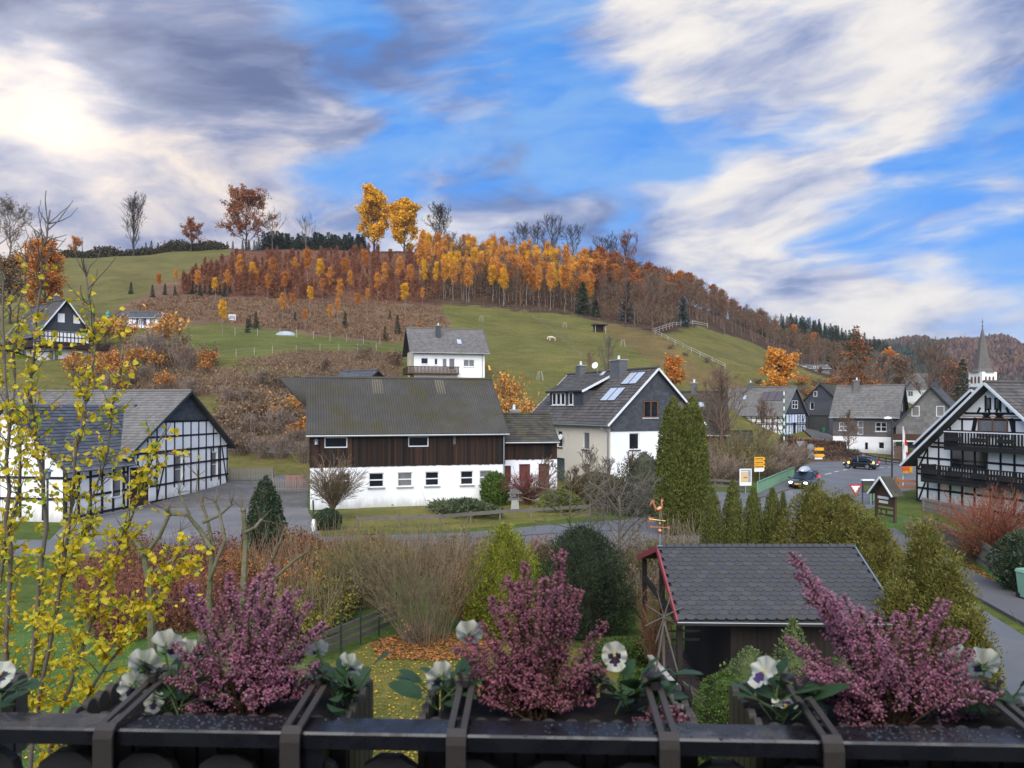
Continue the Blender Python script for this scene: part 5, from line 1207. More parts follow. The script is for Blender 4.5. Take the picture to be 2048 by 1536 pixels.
# small shed roof behind the barn ridge
sp = at(712, 96)
sh = House('hillside_shed', 'small shed with slate grey roof peeping over the barn ridge', 'shed', (sp.x - 3, sp.y), -.55, 5.2, 4.6, sp.z - .5, 3.2, 4.7, M_WOODB, M_WOODB, M_TILEB, ov=.4, og=.5, fascia=M_FASD)
sh.walls().gables().roof()

# ---------- hillside farmhouse, upper left
Yf = 108; pc = W(80, 700, Yf); pr = W(178, 700, Yf + 5); zf = 13.6
fd = Vector((pr.x - pc.x, pr.y - pc.y, 0)); Df = fd.length; fa = math.atan2(fd.y, fd.x)
Of = Vector((pc.x, pc.y, 0)) + Vector((-math.sin(fa), math.cos(fa), 0)) * 0
LF = 14.0; O_ = Vector((pc.x, pc.y, 0)) + Vector((-math.sin(fa), math.cos(fa), 0)) * 0 - Vector((-math.sin(fa), math.cos(fa), 0)) * 0
# local x towards the gable (right-front), y along the gable
gdir = fa - math.pi / 2; O_ = Vector((pc.x, pc.y, 0)) - Vector((math.cos(gdir), math.sin(gdir), 0)) * LF
ff = House('hillside_farmhouse', 'half timbered farmhouse with dark slate gable and white bargeboards on the slope', 'house', O_, gdir, LF, Df, zf, 4.6, 9.2, M_WHITE2, M_SLATE, M_TILE, tile=(.32, .34), ov=.8, og=.7, fascia=M_FASW, foot=4)
for a in (1.2, 4.2): ff.win('R', a, .3, 1.3, 1.5, nv=1)
for a in (.8, 3.6, 6.5, 9.5): ff.win('F', a, .4, 1.2, 1.6, nv=1); ff.win('F', a, 3.0, 1.0, 1.1, nv=1)
ff.walls().gables().roof()
for a in (2.3, 4.4): ff.win('R', a, 5.9, .9, 1.3, nv=0, hole=False, out=.08, glass=M_FRAME)
for z in (2.3, 3.0, 3.75, 4.5):
    ff.beam('R', 0, z, Df, z, .12); ff.beam('F', 0, z, LF, z, .12)
for i in range(14): ff.beam('R', Df * i / 13, 2.3, Df * i / 13, 4.55, .11)
for i in range(20): ff.beam('F', LF * i / 19, 2.3, LF * i / 19, 4.55, .11)
MB().box(LF, LF + 1.4, -.5, Df + 2.5, 2.0, 2.15).box(LF + 1.35, LF + 1.4, -.5, Df + 2.5, 2.15, 2.95).build('balcony', M_WOODD, ff.root)
MB().box(-1, LF + 1.4, -1.4, 0, 2.0, 2.15).box(-1, LF + 1.4, -1.4, -1.35, 2.15, 2.95).build('balcony', M_WOODD, ff.root)
ff.on_roof('skylight', LF - 6.2, LF - 5.2, .42, .56, M_SOLAR); ff.chimney(LF - 3.4, Df * .5, 8.6, 10.1)
# ---------- little hut and wayside shrine above it
ph = gp(287, 656, 110)
ht = House('garden_hut', 'tiny half timbered hut with blue shutters and a porch on the hillside', 'hut', (ph.x - 2.9, ph.y), .12, 5.6, 3.0, ph.z - .4, 2.5, 3.5, M_WHITE2, M_WOODB, M_TILEB, tile=(.4, .3), ov=.35, og=.5, fascia=M_FASW)
ht.win('F', 1.9, 1.0, .8, 1.1, nv=1, hole=False, out=.06)
M_SHUT = mat('blue_shutter', (.02, .04, .16), .6, .2, 4)
for a in (1.45, 2.72): _m = MB(); ht.hex(_m, 'F', a, a + .4, .95, 2.15, .01, .06); _m.build('shutter', M_SHUT, ht.root)
ht.win('F', 3.9, .9, .7, 1.2, nv=1, frame=M_FRAMEB, hole=False, out=.06); ht.walls().gables().roof()
for z in (.3, 1.0, 2.4): ht.beam('F', 0, z, 5.6, z, .09); ht.beam('R', 0, z, 3, z, .09)
for i in range(8): ht.beam('F', i * .8, 0, i * .8, 2.45, .09)
for i in range(5): ht.beam('R', i * .75, 0, i * .75, 2.45, .09)
for a in (-1.6, -.2): MB().box(a, a + .1, -.1, 0, -.6, 2.3).build('porch_post', M_FASW, ht.root)
ht.slope((-1.9, -.35, 2.5), (-.4, -.35, 2.5), (-.4, 1.5, 3.6), (-1.9, 1.5, 3.6), name='porch_roof')
for i in range(9): MB().box(-1.7 + i * .2, -1.62 + i * .2, -.15, -.1, -.4, .7).build('porch_baluster', M_WOODB, ht.root)
tag(MB().lathe([(.5, 0), (.62, .2), (.62, .9), (.5, 1.0), (.05, 1.02)], 12).build('water_tank', mat('teal_plastic', (.03, .22, .18), .5, .15, 3), None, (ph.x + 3.5, ph.y - .6, ph.z - .3)), 'round teal water tank beside the little hut', 'tank')
psr = gp(216, 655, 110); so = thing('wayside_shrine', 'small white wayside shrine with green copper onion roof on the slope', 'shrine', psr)
MB().box(-.55, .55, -.45, .45, -.3, 1.5).prism([(-.65, -.5, 1.5), (.65, -.5, 1.5), (0, -.5, 2.1)], (0, 1.0, 0)).build('body', M_WHITE2, so)
MB().lathe([(.45, 0), (.5, .15), (.35, .35), (.45, .6), (.42, .85), (.15, 1.05), (.02, 1.4)], 10, (0, 0, 1.9)).build('onion_roof', mat('copper_green', (.08, .28, .22), .7, .2, 3), so)
MB().prism([(-.25, -.47, .2), (.25, -.47, .2), (.25, -.47, .9), (.12, -.47, 1.1), (-.12, -.47, 1.1), (-.25, -.47, .9)], (0, .01, 0)).build('niche', M_FASD, so)
# white crate and covered pile on the fallow
pb_ = gp(465, 640, 110); tag(MB().box(-.7, .7, -.5, .5, -.2, 1.1).box(-.6, .6, -.52, -.5, .2, .9, 1).build('bee_hive', [M_FASW, M_GLASSC], None, pb_, .2), 'white box shaped bee house on the brown fallow', 'bee house')
pp_ = gp(571, 670, 100); mbq = MB(); mbq.lathe([(1.9, 0), (1.8, .35), (1.2, .7), (.4, .85), (.02, .86)], 14, (0, 0, -.2), sy=.5); tag(mbq.build('covered_pile', mat('grey_tarp', (.33, .38, .42), .5, .3, 2, .5), None, pp_), 'long low pile under a pale grey sheet at the meadow edge', 'pile')
# ---------- big half-timbered house at the right
Cc = Vector((30.2, 56.0, 0)); gd = Vector((.28, -.96, 0)).normalized(); Wg = 12.8
# local y runs along the gable from far-left to near-right reversed: use L wall facing the camera side
Lr = 16.0
# local x points from the gable into the body (to the right); the gable is wall L; its left end (seen) is s=0 -> y=D
xr = Vector((-gd.y, gd.x, 0)); ra = math.atan2(xr.y, xr.x)
Or = Cc + gd * Wg                                 # near-right corner of the gable = local origin (y=0)
rh = House('timbered_guesthouse', 'big half timbered house with two black balconies and white bargeboards', 'house', Or, ra, Lr, Wg, 0, 3.2, 8.55, M_WHITE2, M_WHITE2, M_TILE, tile=(.32, .34), ov=.75, og=.8, fascia=M_FASW)
rh.win('L', 6.05, .02, 1.15, 2.05, nv=0, frame=M_TIMBER, kind='door', panel=mat('cream_door', (.42, .39, .34), .6, .1, 3))
rh.walls().gables(M_WHITE2, which='LR', t=.02)
rh.roof()
# upper-floor glazing sits on the gable, above the eaves
def zg_(a):
    return 3.2 + (8.55 - 3.2) * (a / (Wg / 2) if a < Wg / 2 else (Wg - a) / (Wg / 2))
rh.win('L', 3.1, 2.75, 2.9, 1.55, nv=2, frame=M_FRAMED, hole=False, out=.1)
rh.win('L', 5.3, 5.05, 2.2, 1.25, nv=1, frame=M_FRAMEB, hole=False, out=.1, glass=M_GLASSC)
rh.win('L', 5.85, 6.85, .42, .8, nv=0, frame=M_TIMBER, hole=False, out=.1, glass=M_GLASSC); rh.win('L', 6.55, 6.85, .42, .8, nv=0, frame=M_TIMBER, hole=False, out=.1, glass=M_GLASSC)
for z, lo in ((.1, 0), (1.05, 0), (2.1, 0), (2.45, 0), (3.3, .2), (4.15, 1.3), (4.45, 1.6), (5.35, 2.7), (6.2, 3.7), (6.6, 4.2)):
    rh.beam('L', lo, z, Wg - lo, z, .15)
for z, lo in ((2.28, .1), (4.3, 1.5), (6.4, 4.0)): rh.beam('L', lo, z, Wg - lo, z, .10, .03, mat('pink_beam', (.45, .30, .24), .8, .1, 3))
a = .07
while a < Wg:
    zt = min(zg_(a) - .1, 6.2)
    hs = [h for h in ((6.05, 7.2, .0, 2.1), (3.1, 6.0, 2.75, 4.3), (5.3, 7.5, 5.05, 6.3)) if h[0] - .1 < a < h[1] + .1]
    if not hs: rh.beam('L', a, 0, a, zt, .14)
    else:
        zs = 0
        for h in sorted(hs, key=lambda q: q[2]):
            if h[2] > zs + .1: rh.beam('L', a, zs, a, h[2], .14)
            zs = h[3]
        if zt > zs + .1: rh.beam('L', a, zs, a, zt, .14)
    a += .985
rh.beam('L', .2, .1, 1.1, 2.1, .13); rh.beam('L', .2, 2.5, 1.05, 4.0, .13)
for sgn in (-1, 1):   # carved ornament under the ridge
    for q in ((.25, 6.65, .95, 7.55), (1.15, 6.65, 1.6, 7.0)):
        rh.beam('L', Wg / 2 + sgn * q[0] * 1.0, q[1], Wg / 2 + sgn * q[2] * .6, q[3], .16)
    rh.beam('L', Wg / 2 + sgn * .2, 6.25, Wg / 2 + sgn * .75, 6.6, .2); rh.beam('L', Wg / 2 + sgn * .2, 6.6, Wg / 2 + sgn * .75, 6.25, .2)
    rh.beam('L', Wg / 2 + sgn * 1.5, 5.4, Wg / 2 + sgn * 1.3, 6.3, .3); rh.beam('L', Wg / 2 + sgn * .55, 6.7, Wg / 2 + sgn * .55, 7.8, .14)
def balcony(H, w, a0, a1, z, dep, hgt=.95):
    r_ = MB(); H.hex(r_, w, a0, a1, z - .28, z, 0, dep); fl = r_.build('balcony', M_RAILB, H.root)
    q = MB(); H.hex(q, w, a0, a1, z + hgt, z + hgt + .07, dep - .1, dep + .02); q.build('handrail', M_FASW if z > 4 else M_RAILB, fl)
    q = MB(); H.hex(q, w, a0, a1, z + .08, z + .2, dep - .08, dep); q.build('bottom_rail', M_RAILB, fl)
    q = MB(); H.hex(q, w, a0, a0 + .1, z, z + hgt, 0, dep); q.build('side_panel', M_RAILB, fl)
    n = int((a1 - a0) / .22); me = None
    for i in range(n):
        p = MB(); b = a0 + (i + .3) * (a1 - a0) / n
        H.hex(p, w, b, b + .13, z + .1, z + hgt, dep - .06, dep - .03); p.build('baluster', M_RAILB, fl)
    for i in range(int((a1 - a0) / 2)):
        p = MB(); b = a0 + .3 + i * 2.0; H.hex(p, w, b, b + 1.1, z + .35, z + .62, dep, dep + .22); p.build('flower_trough', M_RAILB, fl)
balcony(rh, 'L', 1.7, Wg - .3, 1.95, 1.3); balcony(rh, 'L', 3.6, Wg - 2.4, 4.35, 1.2)
_m = MB(); rh.hex(_m, 'L', 0, Wg, -.5, .05, .0, .06); _m.build('plinth', M_SLATE, rh.root)
# wing with a parallel gable just behind
w2o = Or + xr * 2.2 + gd * (-7.2)
rw = House('guesthouse_wing', 'second half timbered gable with white bargeboard rising behind the big timbered house', 'house', w2o + gd * 2.2, ra, 9, 9.0, 0, 4.6, 8.2, M_WHITE2, M_WHITE2, M_TILE, ov=.6, og=.7, fascia=M_FASW)
rw.walls().gables(which='LR').roof()
for z, lo in ((.1, 0), (1.2, 0), (2.3, 0), (3.4, 0), (4.5, 0), (5.3, 1.0), (6.1, 2.0), (6.9, 3.0), (7.5, 3.8)): rw.beam('L', lo, z, 9 - lo, z, .13)
for i in range(10): a = .07 + i * .98; rw.beam('L', a, 0, a, 4.6 + 3.6 * (a / 4.5 if a < 4.5 else (9 - a) / 4.5) - .2, .13)

# ---------- grey shingled house with balcony over the garage
g0 = W(1792, 905, 104); gz = hz(g0.x, 104) - .2
# gable faces the street: turn the ridge by a quarter
gh = House('grey_shingled_house', 'grey shingled gable house with white shutters, balcony and garage below', 'house', (g0.x + 7.05, 99.1), rad(55), 12, 8.6, gz, 4.7, 9.9, M_SLATEG, M_SLATEG, M_TILE, ov=.6, og=.5, fascia=M_FASD)
gh.win('L', .9, 3.2, .9, 1.2, nv=0, glass=M_FRAME); gh.win('L', 3.7, 3.1, .9, 1.2, nv=0)
gh.win('L', 2.4, .1, 2.6, 2.1, nv=1, frame=M_FRAMED, kind='garage_door', panel=M_GLASS); gh.win('L', 5.6, .6, 1.4, 1.3, nv=1)
gh.walls({'L': [(-2, 2.6, M_SLATE), (2.6, 4.7, M_SLATEG)]}).gables().roof()
for a in (1.95, 4.9): gh.win('L', a, 5.9, .95, 1.4, nv=0, hole=False, out=.06, glass=M_FRAME)
gh.shingle_gable('L', M_SLATEG, z0=2.7, cw=.5, ch=.4)
_m = MB(); gh.hex(_m, 'L', -.3, 6.4, 2.45, 2.62, 0, 1.6); fl = _m.build('balcony', M_FASW, gh.root); _m = MB(); gh.hex(_m, 'L', -.3, 6.4, 2.62, 3.5, 1.5, 1.56); _m.build('balcony_parapet', M_WOODB, fl)
for a in (-.1, 3.9): _m = MB(); gh.hex(_m, 'L', a, a + .3, -.5, 2.45, 1.2, 1.5); _m.build('balcony_post', M_FASW, gh.root)
gh.chimney(4.5, 4.3, 9.3, 10.7, 1.6, .8, M_SLATE, False)
# ---------- grey house with white basement
b0 = W(1666, 880, 112); bz = .55
bh = House('brown_clad_house', 'brown shingled house with white basement and wide grey roof above the junction', 'house', (b0.x, 112), rad(-36), 8.6, 8.0, bz, 5.5, 9.6, M_SLATEB, M_SLATE, M_TILEG, ov=.6, og=.45, fascia=M_FASD)
bh.win('F', .85, 3.05, 1.25, 1.2, nv=1, nh=1, sill=M_FRAME); bh.win('F', 5.8, 3.0, 1.45, 1.3, nv=1, nh=1, sill=M_FRAME); bh.win('F', 3.4, 2.5, .75, 1.95, nv=0, nh=1, kind='door', panel=M_GLASSC)
bh.win('F', 4.4, .35, .4, 1.0, nv=0, frame=M_FRAMED); bh.win('F', 6.2, .5, .75, .95, nv=0)
bh.walls({'F': [(-3, 2.2, M_WHITE2), (2.2, 5.5, M_SLATEB)], 'R': [(-3, 2.2, M_CONC), (2.2, 4.1, M_WHITE), (4.1, 5.5, M_SLATE)]}).gables(M_SLATE).roof()
for z in (2.25, 3.2, 4.1): bh.beam('R', 0, z, 8.2, z, .13)
for i in range(9): bh.beam('R', i * 1.02, 2.25, i * 1.02, 4.1, .12)
bh.win('R', 3.5, 5.9, 1.0, 1.3, nv=1, hole=False, out=.06); bh.chimney(2.6, 3.4, 8.4, 10.5, .8, .7, M_SLATEG)
# ---------- slate garage house
s0 = W(1613, 850, 128); sz = hz(s0.x, 128) - .1
gg = House('slate_garage', 'dark slate clad house with open black garage and mossy roof', 'garage', (s0.x + 4.0, 125.0), rad(50), 8, 5.4, sz, 5.0, 7.6, M_SLATE, M_SLATE, M_TILEM, ov=.4, og=.4)
gg.win('L', .55, .0, 3.5, 2.3, nv=0, frame=M_FRAMED, kind='garage_opening', panel=M_FASD)
gg.win('L', .9, 3.3, .7, 1.2, nv=0)
gg.walls({'L': [(-2, 5.0, M_SLATE)], 'F': [(-2, 1.2, M_CONC), (1.2, 2.8, M_WHITE), (2.8, 5.0, M_SLATE)]}).gables().roof()
gg.win('L', 1.5, 5.5, .6, .9, nv=0, hole=False, out=.06); gg.win('F', 2.0, 3.4, .7, .9, nv=0, hole=False, out=.06)
for i in range(9): gg.beam('F', i, 1.2, i, 2.8, .1)
# ---------- blue and white timbered house
q0 = W(1566, 870, 121.0); bz = 2.5; bang = rad(42)
ld = Vector((-math.sin(bang), math.cos(bang), 0)); LB, DB = 16.5, 7.6
Ob = Vector((q0.x, q0.y, 0)) + ld * LB
bl = House('blue_timbered_house', 'half timbered house with pale blue panelled gable, slate top and solar panels', 'house', Ob, bang - math.pi / 2, LB, DB, bz, 3.5, 7.8, M_WHITE2, M_SLATE, M_TILEG, ov=.4, og=.4, fascia=M_METAL, foot=3)
for a in (.6, 1.9, 4.9, 6.1):
    for z in (.35, 2.05): bl.win('R', a, z, .8, 1.15, nv=1, nh=1, fw=.1)
bl.win('R', 3.3, .05, 1.05, 1.9, nv=0, frame=M_TIMBER, kind='door', panel=M_FRAMED)
for a in (1.5, 4.0): bl.win('F', a, 2.1, 1.0, 1.1, nv=1); bl.win('F', a, .4, 1.0, 1.2, nv=1, frame=mat('blue_frame', (.10, .22, .6), .6, .1, 3))
bl.walls({'R': [(-3, 3.5, M_BLUEW)], 'F': [(-3, 3.5, M_WHITE2)]}).gables().roof()
for z in (.05, 1.7, 1.95, 3.45): bl.beam('R', 0, z, DB, z, .13); bl.beam('F', 8.0, z, LB, z, .13)
for i in range(9): bl.beam('R', i * DB / 8, 0, i * DB / 8, 3.45, .12)
for i in range(10): bl.beam('F', 8.0 + i * (LB - 8) / 9, 0, 8.0 + i * (LB - 8) / 9, 3.45, .12)
for z in (.85, 2.7): bl.beam('F', 8.0, z, LB, z, .1)
for a0, a1 in ((8.2, 9.4), (11.5, 12.6), (13.2, 12.3), (15, 14.0), (16.3, 15.3)): bl.beam('F', a0, .1, a1, 1.7, .1); bl.beam('F', a0, 2.0, a1, 3.4, .1)
for a0, a1 in ((6.6, 7.5), (.2, .6)): bl.beam('R', a0, .1, a1, 1.7, .1); bl.beam('R', a0, 2.0, a1, 3.4, .1)
bl.win('R', 2.85, 4.3, 1.9, 1.35, nv=1, nh=1, hole=False, out=.08)
for i in range(3): bl.on_roof('solar_panel', 11.3 + i * 1.35, 12.6 + i * 1.35, .5, .82, mat('solar_dark', (.10, .085, .09), .3, .2, 3), lift=.12)
bl.chimney(8.5, 3.8, 7.4, 8.7); bl.on_roof('skylight', 8.0, 8.6, .55, .7, M_SOLAR)
_m = MB(); bl.hex(_m, 'F', 0, 7.8, 1.75, 3.45, 0.002, .05); _m.build('slate_cladding', M_SLATE, bl.root)
# ---------- house behind with dark red barn
e0 = at(1334, 84)
eh = House('dark_roofed_house', 'low house with big dark tiled roof behind the chimneyed house', 'house', (e0.x, e0.y - 2), rad(-12), 5.8, 8, e0.z - .3, 4.0, 8.2, M_SLATE, M_SLATE, M_TILEM, ov=.5, og=.4)
eh.win('F', 3.4, 1.2, 1.0, 1.3, nv=1); eh.walls({'F': [(-2, 4.0, mat('red_boards', (.10, .035, .025), .8, .3, 3))]}).gables().roof(); eh.chimney(2.6, 4.0, 7.8, 9.3, .7, .6, M_STONE); eh.on_roof('skylight', 3.0, 3.7, .62, .74, M_SOLAR)
r0_ = at(1404, 84); rg_ = House('red_garage', 'low dark red garage with brown roof beside the blue bin', 'garage', (r0_.x, r0_.y), rad(-18), 5.0, 5.5, r0_.z - .2, 2.6, 4.0, mat('red_boards', (.1, .03, .02)), M_WOODB, M_TILEM, ov=.4, og=.4)
rg_.win('F', .6, .1, 2.3, 2.1, nv=0, frame=M_FASW, kind='garage_door', panel=M_WOODB); rg_.walls().gables().roof()
# ---------- far houses
for i, (a, Y, zt, lab) in enumerate([(1808, 190, 748, 'white gabled house half hidden behind the grey leafless tree'), (1622, 200, 730, 'small dark roofed house at the foot of the spruce hill'), (1680, 205, 750, 'tiny white house behind the rusty larch')]):
    p = at(a, Y); zz = CZ - (zt - HZ) / F * Y; hh_ = zz - p.z
    fh = House('village_house', lab, 'house', (p.x - 3.5, p.y), rad([-30, -10, 30][i]), 8, 7, p.z, hh_ * .55, hh_, M_WHITE if i != 1 else M_SLATEG, M_WHITE if i != 1 else M_SLATEG, M_TILEG, ov=.4, og=.4)
    fh.win('F', 1, hh_ * .25, 1.1, 1.3, nv=1); fh.win('F', 4, hh_ * .25, 1.1, 1.3, nv=1); fh.win('L', 2, hh_ * .25, 1.1, 1.3, nv=1); fh.win('R', 2, hh_ * .25, 1.1, 1.3, nv=1)
    fh.walls().gables().roof(); fh.win('R', 3, hh_ * .6, 1, 1.1, nv=1, hole=False, out=.05)
# ---------- church
cp = Vector(((1965 - 1024) / F * 225, 225, 0)); ch = thing('church', 'church with white tower and tall grey slate spire with cross', 'church', cp, rad(12))
MB().box(-2.55, 2.55, -2.55, 2.55, -1, 17.6).build('tower', M_WHITE, ch)
sp_ = []; spm = MB()
N8 = 8
for r_, z_ in ((3.3, 17.5), (2.55, 18.6), (1.75, 22.5), (.95, 27.0), (.06, 31.3)):
    sp_.append([(r_ * math.cos(rad(22.5 + 45 * k)) * 1.0, r_ * math.sin(rad(22.5 + 45 * k)), z_) for k in range(8)])
vv = [q for r in sp_ for q in r]; spm.add(vv, [[l * 8 + k, l * 8 + (k + 1) % 8, (l + 1) * 8 + (k + 1) % 8, (l + 1) * 8 + k] for l in range(4) for k in range(8)])
spr = spm.build('spire', mat('spire_slate', (.115, .105, .095), .8, .3, 1.2, .3), ch)
MB().path([(0, 0, 31.2), (0, 0, 33.6)], .06, n=6).box(-.5, .5, -.05, .05, 32.6, 32.75).ball((0, 0, 31.5), .22).build('cross', M_FASD, spr)
for dxx in (-1.3, 0, 1.3):
    for sgn in (-1, 1):
        pr_ = [(dxx - .35, sgn * 2.57, 14.2), (dxx + .35, sgn * 2.57, 14.2), (dxx + .35, sgn * 2.57, 15.9), (dxx + .2, sgn * 2.57, 16.2), (dxx, sgn * 2.57, 16.3), (dxx - .2, sgn * 2.57, 16.2), (dxx - .35, sgn * 2.57, 15.9)]
        MB().prism(pr_, (0, -sgn * .05, 0)).build('belfry_opening', M_FRAMEB, ch)
        MB().prism([(sgn * 2.57, q[0], q[2]) for q in pr_], (-sgn * .05, 0, 0)).build('belfry_opening', M_FRAMEB, ch)
MB().box(2.5, 22, -5, 5, -1, 7).prism([(2.5, -5.4, 7), (2.5, 5.4, 7), (2.5, 0, 13)], (19.5, 0, 0), 1).build('nave', [M_WHITE, M_TILEB], ch)

# ================================================================== STREET THINGS
M_GREENP = mat('green_paint', (.16, .30, .20), .55, .2, 4, wear=((.24, .26, .2), 3, .62, .75))
M_BLACKP = mat('black_paint', (.012, .012, .013), .25, .15, 4, spec=.5, coat=.6)
M_CARGL = mat('car_glass', (.02, .03, .045), .05, .1, 2, spec=.8)
M_TYRE = mat('tyre', (.015, .015, .015), .9, .2, 5)
M_RIM = mat('rim', (.45, .46, .48), .35, .1, 4, metal=.8)
M_YSIGN = mat('yellow_sign', (.75, .36, .015), .5, .1, 4)
M_SIGNBACK = mat('sign_back', (.26, .28, .30), .5, .15, 4, metal=.5)
M_SIGNW = mat('sign_white', (.75, .75, .74), .5, .05, 4)
M_SIGNR = mat('sign_red', (.42, .015, .02), .5, .1, 4)
M_HEAD = mat('headlight_lit', (.9, .9, .85), .2, .0, 1, emit=((1, .93, .8), 5.0))
M_BLINK = mat('indicator_lit', (.8, .25, .03), .2, .0, 1, emit=((1, .35, .04), 2.2))
M_TAIL = mat('tail_lamp', (.4, .02, .02), .2, .0, 1, emit=((1, .05, .03), .5))
M_SILVER = mat('silver_plastic', (.50, .52, .60), .25, .1, 3, metal=.3, coat=.3)
def car(label, loc, rz, Lc, Wc, Hc, paint, hatch, lamps, plate, group=None):
    """x forward"""
    o = thing('car', label, 'car', loc, rz, group)
    hl = Lc / 2; n = 20
    def loft(st, m, name, par, nseg=18, k=3.2):
        mb = MB(); rings = []
        for x, hw, z0, z1 in st:
            zc, hh_ = (z0 + z1) / 2, (z1 - z0) / 2
            rings.append([(x, hw * math.copysign(abs(math.cos(t)) ** (2 / k), math.cos(t)), zc + hh_ * math.copysign(abs(math.sin(t)) ** (2 / k), math.sin(t))) for t in [2 * math.pi * i / nseg for i in range(nseg)]])
        v = [q for r in rings for q in r]
        mb.add(v, [[a * nseg + i, a * nseg + (i + 1) % nseg, (a + 1) * nseg + (i + 1) % nseg, (a + 1) * nseg + i] for a in range(len(st) - 1) for i in range(nseg)])
        mb.poly(rings[0]); mb.poly(rings[-1][::-1]); return mb.build(name, m, par, smooth=True)
    hw = Wc / 2; hd = Hc * .60
    body = loft([(-hl, hw * .75, .38, hd * .82), (-hl + .08, hw * .92, .26, hd * .98), (-hl + .5, hw, .2, hd * 1.04), (-.3, hw, .2, hd * 1.02), (hl * .42, hw, .2, hd * 1.0), (hl * .72, hw * .98, .2, hd * .90), (hl - .2, hw * .90, .24, hd * .74), (hl, hw * .72, .32, hd * .62)], paint, 'body', o)
    rear = -hl + (.12 if hatch else .75)
    roof_st = [(rear, hw * .70, hd * .9, hd * 1.02), (rear + .45, hw * .80, hd * .9, Hc * .93), (rear + 1.0, hw * .80, hd * .9, Hc), (.1, hw * .80, hd * .9, Hc), (.55, hw * .78, hd * .9, Hc * .95), (hl * .52, hw * .74, hd * .9, hd * 1.02)]
    loft(roof_st, M_CARGL, 'windows', o, k=3.6)
    loft([(rear + .5, hw * .70, Hc * .93, Hc * .96), (rear + 1.0, hw * .76, Hc * .95, Hc * 1.012), (.05, hw * .76, Hc * .95, Hc * 1.012), (.5, hw * .70, Hc * .93, Hc * .965)], paint, 'roof', o)
    for sx_ in (-1, 1):
        for xx in (.05, -1.15): MB().beam((xx - .15 * (xx < 0), sx_ * hw * .80, Hc * .97), (xx - .1, sx_ * hw * .97, hd * .98), .07, .04).build('pillar', paint, o)
        MB().ball((hl * .42, sx_ * (hw + .12), hd * 1.05), .12, sx=.6, sy=1, sz=.8).build('mirror', paint, o)
    for xx in (hl * .62, -hl * .60):
        for sy_ in (-1, 1):
            w = MB().lathe([(.20, -.1), (.31, -.09), (.33, -.04), (.33, .04), (.31, .09), (.20, .1)], 18).build('wheel', M_TYRE, o); w.location = (xx, sy_ * (hw - .1), .33); w.rotation_euler = (rad(90), 0, 0)
            r_ = MB().lathe([(.02, -.115), (.10, -.12), (.21, -.105), (.21, .105), (.10, .12), (.02, .115)], 12).build('rim', M_RIM, w)
    for sy_ in (-1, 1):
        MB().ball((hl - .12, sy_ * hw * .68, hd * .66), .14, sx=.7, sy=1.2, sz=.62).build('headlight', M_HEAD if lamps == 'head' else M_FRAME, o)
        MB().ball((-hl + .1, sy_ * hw * .78, hd * .9), .13, sx=.6, sy=.8, sz=1.3).build('tail_light', M_BLINK if (lamps == 'blink' and sy_ == 1) else M_TAIL, o)
    if lamps == 'blink': MB().ball((hl * .55, hw * .98, hd * .8), .12).build('indicator', M_BLINK, o)
    MB().box(hl - .04, hl + .02, -.26, .26, .42, .53).build('number_plate', M_YSIGN if plate == 'y' else M_SIGNW, o); MB().box(-hl - .03, -hl + .1, -.26, .26, .55, .66).build('number_plate', M_YSIGN if plate == 'y' else M_SIGNW, o)
    return o
c1 = G(1609, 975); car1 = car('dark car with lit headlights and a silver roof box driving towards the garden', (c1.x, c1.y, .03), math.atan2(-.85, -.6), 4.5, 1.8, 1.42, mat('dark_car_paint', (.035, .037, .042), .25, .1, 3, spec=.6, metal=.4, coat=.7), True, 'head', 'y')
rbx = MB(); rings = []
for x, hw_, z1 in ((-1.15, .12, .12), (-1.0, .33, .24), (-.5, .44, .36), (.2, .45, .38), (.8, .36, .28), (1.1, .16, .12), (1.16, .02, .04)): rings.append([(x, hw_ * math.cos(t), .0 + z1 * max(math.sin(t), -.25)) for t in [2 * math.pi * i / 14 for i in range(14)]])
rbx.add([q for r in rings for q in r], [[a * 14 + i, a * 14 + (i + 1) % 14, (a + 1) * 14 + (i + 1) % 14, (a + 1) * 14 + i] for a in range(6) for i in range(14)])
rb_ = rbx.build('roof_box', M_SILVER, None, smooth=True); rb_.location = Vector((c1.x, c1.y, .03 + 1.475)); rb_.rotation_euler = (0, 0, math.atan2(-.85, -.6)); tag(rb_, 'rounded silver roof box on the dark car', 'roof box')
for dx_ in (-.5, .5):
    pass
c2 = G(1722, 938); car('small black hatchback with its indicator lit turning at the junction', (c2.x, c2.y, .03), rad(128), 3.7, 1.68, 1.46, M_BLACKP, True, 'blink', 'w')
def post(mb, x, y, z0, z1, r=.035, n=8): return mb.path([(x, y, z0), (x, y, z1)], r, n=n)
# direction sign by the bridge
p = G(1519, 978); o = thing('direction_sign', 'post with stacked yellow direction arrows by the green bridge railing', 'sign', p, rad(10))
post(MB(), 0, 0, 0, 2.75).build('post', M_SIGNBACK, o)
for i in range(3): MB().prism([(-.5, -.05, 2.45 - i * .33), (.38, -.05, 2.45 - i * .33), (.52, -.05, 2.6 - i * .33), (.38, -.05, 2.75 - i * .33), (-.5, -.05, 2.75 - i * .33)], (0, .03, 0)).build('arrow_board', M_YSIGN, o)
for i in range(3):
    t_ = MB()
    for k in range(5): t_.box(-.4 + k * .15, -.29 + k * .15, -.056, -.051, 2.55 - i * .33, 2.65 - i * .33)
    t_.build('lettering', M_FASD, o)
MB().prism([(-.5, -.05, 1.5), (.3, -.05, 1.5), (.45, -.05, 1.68), (.3, -.05, 1.86), (-.5, -.05, 1.86)], (0, .03, 0)).build('white_board', M_SIGNW, o)
